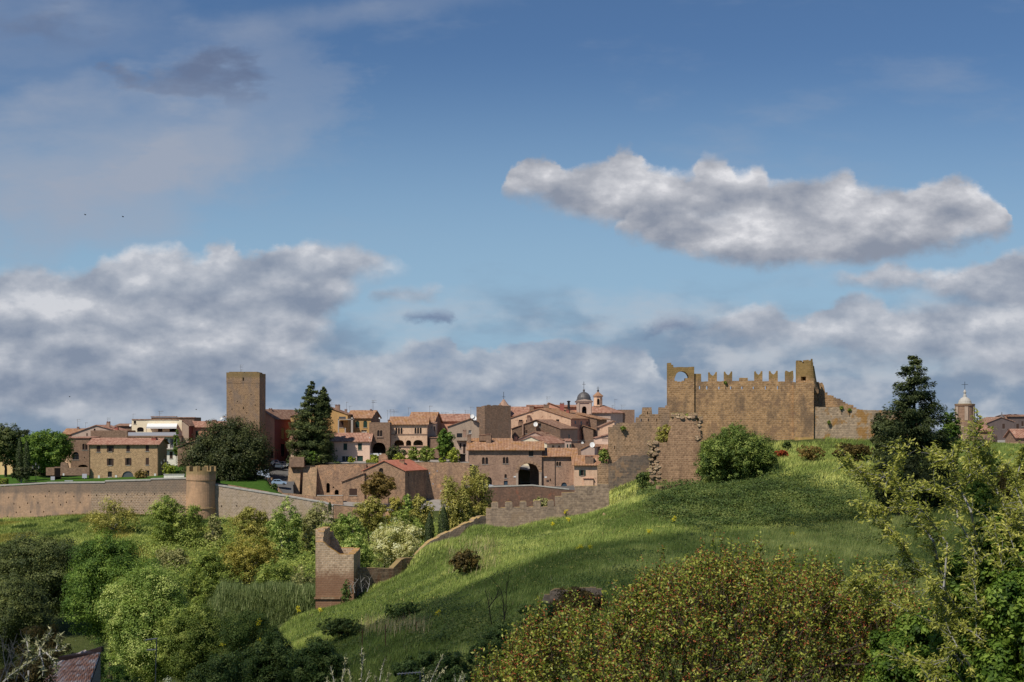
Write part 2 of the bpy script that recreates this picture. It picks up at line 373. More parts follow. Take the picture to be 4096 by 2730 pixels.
def tile(name, axis, c1, c2, c3, period=0.42, lich=None):
    m, t = new_mat(name)
    ob = t.node('ShaderNodeTexCoord', out=3); s = t.sep(ob)
    a, b = (s[0], s[1]) if axis == 'x' else (s[1], s[0])
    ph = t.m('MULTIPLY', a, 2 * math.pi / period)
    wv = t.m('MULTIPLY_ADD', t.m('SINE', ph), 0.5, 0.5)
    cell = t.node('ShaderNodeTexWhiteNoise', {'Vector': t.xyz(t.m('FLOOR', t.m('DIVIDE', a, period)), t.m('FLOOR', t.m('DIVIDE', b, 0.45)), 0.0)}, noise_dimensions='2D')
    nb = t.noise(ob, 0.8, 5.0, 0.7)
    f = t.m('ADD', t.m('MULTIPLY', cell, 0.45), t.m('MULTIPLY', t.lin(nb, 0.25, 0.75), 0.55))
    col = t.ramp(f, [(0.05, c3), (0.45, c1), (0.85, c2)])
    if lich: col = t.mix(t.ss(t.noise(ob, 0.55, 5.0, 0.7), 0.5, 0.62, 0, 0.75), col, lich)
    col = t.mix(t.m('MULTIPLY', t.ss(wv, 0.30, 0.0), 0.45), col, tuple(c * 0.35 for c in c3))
    finish(t, col, 0.9, 0.2, wv, 0.9, 0.12)
    return m
def plain(name, c, rough=0.6, spec=0.3, metal=0.0, var=0.12, sc_=4.0):
    m, t = new_mat(name)
    ob = t.node('ShaderNodeTexCoord', out=3); nm = t.noise(ob, sc_, 4.0, 0.6)
    col = t.mix(1.0, c, t.ramp(nm, [(0.25, (1 - var,) * 3), (0.75, (1 + var * .6,) * 3)]), 'MULTIPLY')
    finish(t, col, rough, spec, metal=metal)
    return m
def leafm(name, a, b, c, trans=0.30, rough=0.6, spec=0.25):
    m, t = new_mat(name)
    at = t.node('ShaderNodeAttribute', None, None, attribute_name='tint').outputs[2]
    ob = t.node('ShaderNodeTexCoord', out=3)
    col = t.ramp(t.m('MULTIPLY_ADD', t.m('SUBTRACT', t.noise(ob, 0.9, 3.0), 0.5), 0.6, at), [(0.05, a), (0.5, b), (0.95, c)])
    pr = t.node('ShaderNodeBsdfPrincipled', {'Base Color': col, 'Roughness': rough, 'Specular IOR Level': spec})
    tr = t.node('ShaderNodeBsdfTranslucent', {0: t.mix(1.0, col, (1.14, 1.14, 0.62), 'MULTIPLY')})
    mx = t.n.new('ShaderNodeMixShader'); mx.inputs[0].default_value = trans
    t.l.new(pr, mx.inputs[1]); t.l.new(tr, mx.inputs[2])
    o = t.n.new('ShaderNodeOutputMaterial'); t.l.new(mx.outputs[0], o.inputs[0])
    return m
# ------------------------------------------------------------------ terrain
class RBF:
    def __init__(s, pts, reg=0.0005):
        p = np.array(pts, float); s.xy = p[:, :2] / 100; n = len(p)
        d = np.linalg.norm(s.xy[:, None] - s.xy[None], axis=2)
        A = np.zeros((n + 3, n + 3)); A[:n, :n] = s.phi(d) + reg * np.eye(n)
        A[:n, n] = 1; A[:n, n + 1:] = s.xy; A[n, :n] = 1; A[n + 1:, :n] = s.xy.T
        b = np.zeros(n + 3); b[:n] = p[:, 2]; s.w = np.linalg.solve(A, b)
    @staticmethod
    def phi(d): return np.sqrt(d * d + 0.003)
    def __call__(s, X, Y):
        q = np.stack([np.ravel(X), np.ravel(Y)], 1) / 100; out = np.empty(len(q))
        for i in range(0, len(q), 20000):
            d = np.linalg.norm(q[i:i + 20000, None] - s.xy[None], axis=2)
            out[i:i + 20000] = s.phi(d) @ s.w[:-3] + s.w[-3] + q[i:i + 20000] @ s.w[-2:]
        return out.reshape(np.shape(X))
def CP(*a): return [tuple(P(x, y, Y)) for x, y, Y in a]
ground_pts = CP(
    # the flat shelf, the castle mound behind it and the ridge under the walls
    (2300, 2200, 130), (2700, 2195, 125), (3200, 2185, 125), (3600, 2200, 120), (4000, 2210, 115), (2400, 2310, 108), (2900, 2320, 104), (3500, 2330, 100),
    (2300, 2430, 96), (2900, 2480, 84), (3500, 2500, 80), (2500, 2090, 148), (2900, 2080, 150), (3400, 2080, 146), (3900, 2060, 140),
    (2700, 1985, 163), (3000, 1955, 168), (3400, 1950, 165), (3800, 1920, 160), (2900, 1850, 184), (3200, 1815, 188), (3500, 1795, 188), (3800, 1785, 190),
    (2700, 1768, 200), (2850, 1758, 199.5), (3000, 1752, 199.5), (3250, 1748, 199.5), (3400, 1748, 201), (3100, 1748, 203), (3100, 1790, 194), (3350, 1785, 194), (2780, 1820, 192), (3500, 1745, 204), (4000, 1765, 206), (2450, 1965, 196), (2500, 1952, 195), (2600, 1905, 195), (2580, 1962, 182), (2600, 1964, 183), (2690, 1950, 182), (2760, 1942, 182), (2600, 1985, 175), (2700, 1900, 190),
    (2400, 2000, 186), (2300, 2060, 182), (2100, 2098, 178), (1950, 2112, 176), (1850, 2142, 174), (1750, 2186, 172), (1665, 2252, 170), (1580, 2312, 168),
    (1480, 2370, 165), (1400, 2406, 162), (1260, 2445, 156), (1180, 2475, 150),
    (2100, 2125, 168), (1950, 2138, 166), (2250, 2085, 171), (1800, 2180, 163), (2400, 2035, 174), (1680, 2262, 160), (2100, 2150, 158), (2300, 2110, 160),
    # the slope below, towards the camera
    (1700, 2300, 150), (1900, 2220, 148), (2100, 2180, 145), (1800, 2390, 122), (2050, 2310, 118), (1500, 2470, 130), (1350, 2525, 125), (1600, 2540, 106),
    (1900, 2510, 98), (1400, 2640, 104), (1700, 2680, 88), (2050, 2620, 84), (1150, 2600, 125))
ground_pts += [
    # behind the ridge: the valley under the town
    (1.8, 184, -15.2), (-3.3, 181, -16), (6.9, 187, -13.8), (-8.3, 179, -17), (12, 193, -12), (-12.2, 176, -20),
    (-14, 196, -28), (-5, 205, -25), (7, 212, -23), (16, 232, -20), (-24, 190, -29.5), (-30, 183, -29.5), (25, 222, -6), (40, 224, -4), (75, 226, -4), (20, 250, -14),
    (45, 262, -14), (85, 262, -13), (-48, 230, -28), (-60, 215, -29), (-45, 145, -30), (-66, 190, -30.5), (-45, 250, -28), (-22, 250, -27.5), (-8, 280, -26), (5, 318, -24.5),
    (-124, 322, -23.8), (-101, 325, -22.2), (-72, 328, -23.4), (-48, 326, -25), (-20, 328, -24.5), (-117, 305, -24.7), (-98, 300, -24.5), (-80, 295, -25), (-98, 272, -27), (-60, 270, -27.5), (-110, 250, -29),
    (-20, 338, -22.5), (0, 345, -23.5), (25, 335, -22), (60, 330, -17), (100, 330, -12),
    (-200, 420, -24), (-60, 420, -24), (60, 420, -20), (140, 420, -14), (200, 300, -14),
    # the camera's own hillside
    (0, 0, -2.0), (0, 12, -5), (-4, 30, -9), (8, 28, -8.6), (20, 30, -8.6), (8, 42, -11), (-14, 45, -14), (-4, 60, -14.5), (12, 62, -13.3), (30, 60, -12.5), (-30, 80, -22.5), (-38, 104, -24.5), (-20, 95, -22.3), (-28, 118, -26),
    (-60, 60, -22), (-20, 0, -4), (30, 0, -3), (60, 60, -13), (70, 120, -11.3), (90, 200, -4), (-60, 110, -29), (-100, 180, -31), (-150, 260, -27)]
gz_f = RBF(ground_pts)
def gz(x, y):
    z = gz_f(np.asarray(x, float), np.asarray(y, float))
    r = np.clip((np.asarray(y, float) - 420) / 500, 0, 1)
    z = z - .38 * np.clip((np.asarray(y, float) - 60) / 20, 0, 1) * np.clip((230 - np.asarray(y, float)) / 15, 0, 1)      # the turf lies under the grass tips
    return z * (1 - r) + (-18.0 - np.maximum(0, np.asarray(y, float) - 520) * .09) * r          # the far side of the town falls away
def GZ(x, y): return float(gz(np.array([x]), np.array([y]))[0])

def gY(x, y, lo=70, hi=235):
    """distance at which the ground is seen at photo pixel (x, y)"""
    Ys = np.linspace(lo, hi, 700); yy = HY - gz((x - 2048) / F * Ys, Ys) / Ys * F
    k = np.where(yy <= y)[0]
    return float(Ys[k[0]]) if len(k) else hi
def sheet(name, xs, ys, zf, mat, label=None, bump=0.0, seed=1):
    X, Y = np.meshgrid(xs, ys); Z = zf(X, Y)
    if bump: Z = Z + np.random.default_rng(seed).normal(0, bump, Z.shape)
    n, m = X.shape
    i = np.arange(n * m).reshape(n, m)
    Q = np.stack([i[:-1, :-1].ravel(), i[:-1, 1:].ravel(), i[1:, 1:].ravel(), i[1:, :-1].ravel()], 1)
    return kind(np_obj(name, np.stack([X.ravel(), Y.ravel(), Z.ravel()], 1), Q, mat, smooth=True), 'structure', label)

def ground_mat():
    m, t = new_mat('hillside_grass')
    ob = t.node('ShaderNodeTexCoord', out=3)
    n1 = t.noise(ob, 0.05, 5.0, 0.65); n2 = t.noise(ob, 0.5, 5.0, 0.7); n3 = t.noise(ob, 5.0, 4.0, 0.7)
    c = t.ramp(t.m('ADD', t.m('MULTIPLY', n1, 0.5), t.m('MULTIPLY', n2, 0.5)), [(0.30, (.045, .062, .018)), (0.5, (.080, .098, .030)), (0.68, (.125, .135, .048))])
    c = t.mix(1.0, c, t.ramp(n3, [(0.25, (.5, .5, .5)), (0.75, (1.4, 1.4, 1.3))]), 'MULTIPLY')
    finish(t, c, 1.0, 0.05, n3, 1.0, 0.3)
    return m
M_ground = ground_mat()
xs = np.unique(np.concatenate([np.linspace(-6000, -260, 12), np.linspace(-260, 260, 261), np.linspace(260, 6000, 12)]))
ys = np.unique(np.concatenate([np.linspace(-400, -10, 8), np.linspace(-10, 430, 271), np.linspace(430, 9000, 24)]))
sheet('ground', xs, ys, gz, M_ground, 'grassy hillside and valley ground')

# ------------------------------------------------------------------ materials of the place
ST_castle = stone('castle_tufa', seen(160, 126, 88, .67), seen(130, 101, 70, .67), seen(164, 138, 110, .67), .48, .29, seen(92, 78, 66, .74), .75, (.25, .17, .05), 9.4, .42, .024, 0.4, patch=seen(116, 92, 72, .67), pv=.54)
ST_flank = stone('flank_tufa', seen(150, 120, 92, 0.736), seen(122, 98, 74, 0.736), seen(165, 138, 112, 0.736), .47, .29, seen(105, 92, 80, 0.782), .6, (.24, .17, .05), 8.8, .42, .03)
ST_dark = stone('dark_block', seen(124, 106, 90, .76), seen(92, 82, 74, .76), seen(128, 112, 96, .76), .7, .4, seen(80, 74, 70, .8), .6, None, None, .42, .03, 0.4, patch=seen(140, 112, 86, .76), pv=.55)
ST_grey = stone('grey_lichened_wall', seen(166, 144, 118, .72), seen(136, 118, 98, .72), seen(150, 130, 108, .72), .45, .26, seen(110, 98, 86, .8), .5, (.26, .17, .05), 7.0, .4, .04, patch=(.36, .17, .03), pv=.50)
ST_low = stone('parapet_tufa', seen(150, 129, 108, .72), seen(122, 105, 89, .72), seen(146, 128, 110, .72), .50, .30, seen(112, 98, 86, .74), .6, (.40, .27, .10), 99, .46, .025, 0.5, patch=seen(128, 108, 88, .72), pv=.56)
ST_ruin = stone('ruined_tower_tufa', seen(176, 150, 122, .74), seen(146, 124, 100, .74), seen(184, 164, 140, .74), .44, .27, seen(128, 108, 88, .8), .5, (.38, .20, .04), 99, .4, .03, low=seen(114, 82, 62, .76), zl=3.9)
ST_rubble = stone('rubble', seen(186, 160, 130, .7), seen(136, 112, 88, .7), seen(120, 100, 82, .7), .5, .34, None, 0, (.20, .18, .05), 99, .4, .04, 0.8)
ST_pier = stone('pier_tufa', seen(156, 124, 96, .74), seen(128, 100, 78, .74), seen(168, 140, 112, .74), .47, .29, seen(108, 86, 68, .8), .6, (.20, .17, .06), 99, .42, .03, 0.5, patch=seen(174, 142, 110, .74), pv=.58)
ST_citya = stone('city_wall_plain', seen(166, 136, 110, 0.656), seen(156, 127, 102, 0.656), seen(160, 132, 108, 0.656), .8, .35, seen(118, 102, 90, 0.679), .8, (.15, .125, .105), 7.6, .22, .02)
ST_cityb = stone('city_wall_block', seen(150, 124, 98, 0.664), seen(124, 104, 84, 0.664), seen(190, 170, 150, 0.664), .7, .42, seen(120, 106, 92, 0.688), .45, (.15, .125, .105), 7.6, .3, .032)
ST_cityc = stone('city_wall_pale', seen(164, 144, 124, 0.738), seen(136, 118, 100, 0.738), seen(180, 166, 148, 0.738), .62, .36, seen(150, 130, 100, 0.765), .45, None, None, .25, .032)
ST_bast = stone('bastion_tufa', seen(172, 138, 108, 0.738), seen(164, 131, 102, 0.738), seen(160, 128, 100, 0.738), .8, .38, seen(120, 104, 84, 0.765), .55, (.24, .19, .07), 14.2, .2, .015, yu=0.0)
ST_tower = stone('tower_tufa', seen(146, 117, 90, .73), seen(120, 96, 74, .73), seen(158, 132, 104, .73), .55, .34, seen(112, 99, 90, .75), .6, (.22, .16, .06), 23.5, .36, .03, 0.2, patch=seen(150, 122, 84, .73), pv=.60)
ST_house = stone('house_tufa', seen(150, 124, 92, 0.575), seen(116, 94, 68, 0.575), seen(160, 134, 104, 0.575), .48, .28, seen(120, 98, 74, 0.590), .4, None, None, .4, .04)
ST_gate = stone('gatehouse_tufa', seen(132, 106, 88, 0.566), seen(108, 86, 72, 0.566), seen(140, 116, 98, 0.566), .55, .34, seen(150, 122, 102, 0.581), .5, None, None, .3, .03, patch=seen(96, 78, 68, 0.581), pv=.56)
ST_para = stone('road_wall_masonry', seen(120, 92, 76, .74), seen(98, 76, 64, .74), seen(116, 92, 78, .74), .55, .32, seen(86, 70, 62, .76), .6, None, None, .35, .03, 0.3, patch=seen(128, 84, 66, .74), pv=.56)
ST_terr = stone('terrace_tufa', seen(142, 112, 88, 0.574), seen(110, 86, 68, 0.574), seen(150, 124, 100, 0.574), .5, .32, seen(92, 76, 66, 0.589), .65, (.16, .15, .06), 99, .42, .04, 0.6, patch=seen(168, 128, 92, 0.589), pv=.58)
ST_grout = stone('square_tower_tufa', seen(122, 98, 80, 0.616), seen(98, 80, 66, 0.616), seen(88, 72, 60, 0.616), .55, .36, seen(104, 92, 82, 0.642), .4, None, None, .3, .04)
ST_brown = stone('brown_old_masonry', seen(128, 104, 86, 0.638), seen(110, 88, 72, 0.638), seen(122, 100, 84, 0.638), .5, .3, seen(98, 80, 68, 0.655), .5, (.22, .16, .06), 99, .35, .02, 0.5)
PL_pink = plaster('pale_pink_plaster', seen(206, 175, 153, 0.720), seen(188, 161, 143, 0.720), .5)
PL_salmon = plaster('salmon_plaster', seen(190, 139, 113, 0.738), seen(158, 119, 97, 0.738), .6)
PL_red = plaster('oxblood_plaster', seen(146, 88, 78, .82), seen(122, 74, 68, .82), .5)
PL_cream = plaster('cream_plaster', seen(222, 196, 168, .74), seen(200, 172, 144, .74), .4)
PL_ochre = plaster('ochre_plaster', seen(172, 137, 89, 0.720), seen(150, 119, 81, 0.720), .5)
PL_grey = plaster('grey_brown_plaster', seen(156, 137, 119, 0.720), seen(128, 113, 99, 0.720), .6)
PL_rose = plaster('worn_rose_plaster', seen(196, 163, 135, 0.720), seen(164, 133, 109, 0.720), .6, patch=seen(150, 115, 93, 0.720))
PL_mauve = plaster('mauve_grey_plaster', seen(172, 149, 133, 0.720), seen(142, 123, 109, 0.720), .5)
PL_white = plaster('off_white_plaster', seen(218, 206, 194, .78), seen(182, 166, 152, .78), .5)
PL_dark = plaster('painted_shade_plaster', seen(98, 86, 82, .80), seen(80, 72, 70, .8), .5)  # cloud shade over the far right houses is painted into this colour
PL_yell = plaster('warm_yellow_plaster', seen(214, 180, 132, .76), seen(190, 154, 108, .76), .4)
RT = {}
for ax in 'xy':
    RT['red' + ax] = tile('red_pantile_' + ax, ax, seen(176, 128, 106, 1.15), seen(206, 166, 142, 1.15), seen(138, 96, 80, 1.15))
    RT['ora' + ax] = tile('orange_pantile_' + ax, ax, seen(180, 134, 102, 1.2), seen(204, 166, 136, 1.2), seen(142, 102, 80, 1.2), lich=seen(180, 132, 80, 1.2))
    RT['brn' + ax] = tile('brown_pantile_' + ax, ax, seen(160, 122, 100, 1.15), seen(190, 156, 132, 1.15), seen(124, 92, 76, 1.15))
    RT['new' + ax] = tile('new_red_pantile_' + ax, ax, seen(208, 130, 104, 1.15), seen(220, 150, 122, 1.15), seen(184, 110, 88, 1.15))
M_glass = plain('dark_window_glass', (.022, .026, .032), .15, .5)
M_dark = plain('deep_black', (.012, .010, .010), .9, .1)
M_brown = plain('brown_wood', (.060, .032, .022), .7)
M_green = plain('dark_green_paint', (.018, .050, .036), .5)
M_blue = plain('dull_blue_paint', (.045, .075, .105), .5)
M_white = plain('white_paint', (.70, .69, .66), .5)
M_offw = plain('pale_stone_trim', (.42, .38, .33), .8)
M_metal = plain('grey_metal', (.16, .16, .165), .45, .5, .6)
M_iron = plain('dark_iron', (.03, .032, .035), .5, .5, .5)
M_lead = plain('dome_lead', (.115, .105, .10), .5, .4, .2, .35, 1.5)
M_awn = plain('white_awning_cloth', (.78, .77, .74), .8)
M_lav = plain('pale_balcony_panel', (.46, .45, .50), .7)
M_chim = plaster('chimney_plaster', seen(150, 122, 104, .8), seen(110, 90, 78, .8), .6)
M_cope = plain('pale_coping_stone', (.46, .43, .38), .9, .1, 0, .25, 1.0)
M_asph = plain('road_asphalt', (.12, .115, .11), .95, .1, 0, .15, .6)
M_pave = plain('pale_paving', (.30, .27, .24), .95, .1, 0, .2, .5)
M_lawn = plain('lawn_grass', (.055, .115, .018), 1.0, .05, 0, .4, 1.2)
M_rust = plain('rusty_iron', (.10, .045, .026), .8)

# ------------------------------------------------------------------ town ground sheets behind the walls
def strip(name, front, back, mat, label, n=14):
    """ground between two rows of points of the same length, (x,y,Y) in photo units"""
    a = [P(*q) for q in front]; b = [P(*q) for q in back]
    V = []; Q = []; mlen = len(a)
    for k in range(n + 1):
        t = k / n
        for p, q in zip(a, b): V.append(p.lerp(q, t))
    for k in range(n):
        for i in range(mlen - 1): Q.append((k * mlen + i, k * mlen + i + 1, (k + 1) * mlen + i + 1, (k + 1) * mlen + i))
    return kind(np_obj(name, np.array([tuple(v) for v in V]), np.array(Q), mat, smooth=True), 'structure', label)
strip('park_ground', [(-600, 1950, 331.5), (0, 1951, 331.5), (420, 1937, 331.5), (760, 1922, 331.5), (866, 1922, 331.5)], [(-600, 1760, 560), (0, 1760, 560), (420, 1750, 560), (760, 1740, 560), (866, 1740, 560)], M_lawn, 'park lawn behind the city wall')
strip('lawn', [(866, 1946, 331.0), (960, 1964, 331.0), (1060, 1984, 331.0), (1150, 2002, 331.0), (1240, 2014, 331.0)], [(866, 1900, 372), (960, 1892, 372), (1060, 1905, 360), (1075, 1935, 352), (1100, 1990, 340)], M_lawn, 'green lawn sloping behind the city wall')
strip('back_ground', [(866, 1900, 371), (1165, 1866, 384)], [(866, 1745, 560), (1240, 1740, 560)], M_lawn, 'shaded grass behind the lawn')
strip('road', [(1072, 1962, 342), (1175, 1990, 342)], [(1092, 1938, 352), (1172, 1938, 352)], M_asph, 'asphalt road bending below the terrace wall', 4)
strip('road_ramp', [(1088, 1940, 351.5), (1176, 1940, 351.5)], [(1070, 1866, 384.5), (1180, 1866, 384.5)], M_asph, 'asphalt ramp climbing to the parked cars', 4)
strip('terrace', [(1158, 1853, 359.5), (1700, 1855, 359.5), (1860, 1858, 359.5), (2300, 1900, 380)], [(1158, 1755, 560), (1700, 1745, 560), (1860, 1745, 560), (2500, 1730, 560)], M_pave, 'garden terrace above the retaining wall')
strip('gate_road', [(1860, 1953, 352.4), (2050, 1953, 352.4), (2140, 1947, 352.4), (2290, 1962, 352.4), (2460, 1962, 352.4)], [(1860, 1935, 366), (2050, 1935, 366), (2140, 1930, 400), (2290, 1935, 366), (2460, 1935, 366)], M_asph, 'road behind the parapet at the gatehouse', 6)
strip('lower_yard', [(1100, 2006, 339), (1250, 2012, 339), (1450, 2030, 339), (1860, 2080, 339)], [(1100, 1985, 360), (1250, 1988, 360), (1450, 1990, 360), (1860, 2000, 360)], M_pave, 'yard at the foot of the terrace wall', 3)
strip('castle_back_ground', [(2440, 1905, 300), (3000, 1880, 300), (3500, 1850, 300), (4100, 1830, 300), (4600, 1830, 300)], [(2440, 1760, 560), (3000, 1750, 560), (3500, 1745, 560), (4100, 1740, 560), (4700, 1740, 560)], M_pave, 'town ground beyond the castle')

# ------------------------------------------------------------------ walls
rg = random.Random(7)
def px_slab(mb, z, top, Y, thick, rng=None, step=0.45, amp=0.0, drop=6.0, ops=(), m=0, Ybase=None):
    """free-standing wall: outline of its top in photo pixels, upright plane at distance Y"""
    k = Y / F; x0 = zx(z, top[0][0]); pts = [((zx(z, x) - x0) * k, (HY - zy(z, y)) * k) for x, y in top]
    lo = min(v for u, v in pts) - drop
    if rng is not None and amp > 0: pts = ragged(pts, step, amp, rng)
    o2 = []
    for q in ops:
        a, b, t, bt = q[:4]; r = q[4] if len(q) > 4 else 0
        d = dict(u0=(zx(z, a) - x0) * k, u1=(zx(z, b) - x0) * k, v0=(HY - zy(z, bt)) * k, v1=(HY - zy(z, t)) * k)
        if r: d['arch'] = (d['u1'] - d['u0']) / 2 * r; d['v1'] -= d['arch']
        o2.append(d)
    facade(mb, ((x0 - 2048) * k, Y, 0), (1, 0, 0), (0, 1, 0), lo, pts, o2, thick=thick, m=m)
def ribbon(mb, pts, thick, rng=None, step=0.5, amp=0.05, cap=None, m=0, capm=1):
    """wall along (x, ytop, ybottom, Y) points"""
    T = [(P(x, a, Y), P(x, b, Y)) for x, a, b, Y in pts]
    out = []
    for (t0, b0), (t1, b1) in zip(T, T[1:]):
        n = max(1, int((t1 - t0).length / step)) if rng else 1
        for k in range(n):
            f0, f1 = k / n, (k + 1) / n
            j = rng.uniform(-amp, amp) if rng else 0
            out.append((t0.lerp(t1, f0) + Vector((0, 0, j)), b0.lerp(b1, f0), t0.lerp(t1, f1) + Vector((0, 0, j)), b0.lerp(b1, f1)))
    for a, b, c, d in out:
        dr = (c - a); dr.z = 0; nn = Vector((-dr.y, dr.x, 0)).normalized() * thick
        if nn.y < 0: nn = -nn
        mb.poly([b, d, c, a], m); mb.poly([a, c, c + nn, a + nn], m); mb.poly([b + nn, d + nn, c + nn, a + nn], m)
        mb.poly([a, a + nn, b + nn, b], m); mb.poly([c, c + nn, d + nn, d], m)
        if cap:
            w = nn.normalized()
            e0, e1 = a - w * .08, c - w * .08
            mb.slab(e0 + Vector((0, 0, cap)), e1 + Vector((0, 0, cap)), c + nn + w * .05 + Vector((0, 0, cap)), a + nn + w * .05 + Vector((0, 0, cap)), cap - .004, capm)

def city_wall():
    t = thing('city_wall', 'long tan stone city wall with pale coping running from the left edge to the round bastion', 'wall', (-90, 331, -24))
    top = [(-400, 1153), (0, 1139), (412, 1110)]
    holes = [(78, 1235), (125, 1290), (178, 1322), (248, 1285), (300, 1228), (340, 1283), (145, 1368), (406, 1222), (467, 1281), (528, 1222), (595, 1277), (662, 1225), (718, 1278), (795, 1216), (652, 1360), (542, 1300), (392, 1362), (275, 1365), (66, 1405), (440, 1180), (590, 1190)]
    mb = MB(); px_slab(mb, 1, top + [(413, 1108), (816, 1104)], 331, 1.2, drop=11, ops=[(x - 4, x + 4, y - 7, y + 7) for x, y in holes])
    mb.build('wall_section', ST_citya, t)['label'] = 'plain tan wall section'
    holes = [(865, 1215), (962, 1212), (1047, 1210), (1135, 1208), (1228, 1206), (1298, 1205), (1385, 1203), (1475, 1201), (1175, 1265), (1338, 1262), (1228, 1350), (1288, 1350)]
    mb = MB(); px_slab(mb, 1, [(816, 1104), (940, 1104), (941, 1092), (1350, 1082), (1351, 1074), (1680, 1067)], 331.003, 1.2, drop=11, ops=[(x - 4, x + 4, y - 7, y + 7) for x, y in holes])
    mb.build('wall_section', ST_cityb, t)['label'] = 'block wall section with white joints'
    mb = MB()
    for (xa, ya), (xb, yb) in (((-400, 1153), (412, 1110)), ((413, 1108), (816, 1104)), ((816, 1104), (940, 1104)), ((941, 1092), (1350, 1082)), ((1351, 1074), (1680, 1067))):
        a, b = P(zx(1, xa), zy(1, ya), 331), P(zx(1, xb), zy(1, yb), 331); up = Vector((0, 0, .32)); f = Vector((0, -.12, 0)); k = Vector((0, 1.45, 0))
        mb.slab(a + f + up, b + f + up, b + k + up, a + k + up, .316)
    mb.build('coping', M_cope, t)
city_wall()

def bastion():
    cx, Y = zx(2, 486), 331.0; c = P(cx, 2034, Y); r0 = 57.5 / F * Y
    t = thing('round_bastion', 'round tan bastion tower with small merlons projecting from the city wall', 'tower', (c.x, Y, -26))
    zt = (HY - zy(2, 1058)) / F * Y; zs = (HY - 2034) / F * Y
    mb = MB(); mb.lathe((c.x, Y, 0), [(r0 + .25, -27), (r0 + .12, zs - .1), (r0 + .28, zs), (r0 + .28, zs + .25), (r0 + .10, zs + .3), (r0 - .05, zt - 2.4), (r0 + .1, zt - 2.2), (r0 + .1, zt), (r0 - .45, zt), (r0 - .45, zt - .9), (.01, zt - .9)], 40)
    mb.build('shaft', ST_bast, t, smooth=False)
    for k, a in enumerate(range(0, 360, 36)):
        m2 = MB(); a0 = R(a - 100); hw = .55
        pts = []
        for rr, s in ((r0 + .1, -1), (r0 + .1, 1), (r0 - .42, 1), (r0 - .42, -1)):
            an = a0 + s * hw / r0
            pts.append((c.x + rr * math.cos(an), Y + rr * math.sin(an), zt))
        m2.prism(pts, (0, 0, 1.25 + rg.uniform(-.1, .1))); m2.build('merlon', ST_bast, t)
bastion()

def east_wall():
    t = thing('sloping_city_wall', 'pale block city wall with white coping dropping to the right of the round bastion', 'wall', (-60, 330.6, -24))
    Y = 330.6; k = Y / F
    tp = [(620, 1195), (900, 1240), (1300, 1302), (1663, 1365), (1740, 1395)]
    holes = [(680, 1393), (825, 1390), (745, 1500)]
    mb = MB(); px_slab(mb, 2, tp, Y, 1.1, drop=9, ops=[(x - 5, x + 5, y - 9, y + 9) for x, y in holes]); mb.build('wall_section', ST_cityc, t)
    mb = MB()
    for (xa, ya), (xb, yb) in zip(tp, tp[1:]):
        a, b = P(zx(2, xa), zy(2, ya), Y), P(zx(2, xb), zy(2, yb), Y); up = Vector((0, 0, .36)); f = Vector((0, -.12, 0)); kk = Vector((0, 1.3, 0))
        mb.slab(a + f + up, b + f + up, b + kk + up, a + kk + up, .356)
    mb.build('coping', M_cope, t)
    t = thing('lawn_parapet', 'low stone parapet sloping along the green lawn behind the pale city wall', 'wall', tuple(P(960, 1950, 335)))
    mb = MB(); ribbon(mb, [(866, 1931, 1975, 334), (960, 1947, 1990, 334), (1076, 1968, 2010, 334)], .5, rg, 1.2, .03); mb.build('wall', ST_terr, t)
    t = thing('stone_block_wall', 'small low stone wall beside the lawn and the blue hatchback', 'wall', tuple(P(1075, 1930, 352)))
    mb = MB(); ribbon(mb, [(1056, 1910, 1945, 355), (1090, 1912, 1948, 355)], .5); mb.build('wall', ST_terr, t)
    t = thing('roadside_wall', 'low brown stone wall below the road at the foot of the buttresses', 'wall', tuple(P(1150, 1985, 340)))
    mb = MB(); ribbon(mb, [(1112, 1950, 2010, 341), (1130, 1972, 2010, 341), (1200, 1978, 2030, 341), (1300, 1992, 2030, 340.5), (1372, 2010, 2045, 340)], .5, rg, 1.0, .05); mb.build('wall', ST_terr, t)
    t = thing('yard_wall', 'low pale-topped wall in front of the arched doorway under the terrace', 'wall', tuple(P(1310, 1990, 347)))
    mb = MB(); ribbon(mb, [(1268, 1984, 2010, 347), (1372, 1984, 2010, 347)], .45, None, cap=.15); mb.build('wall', [ST_terr, M_cope], t)
east_wall()

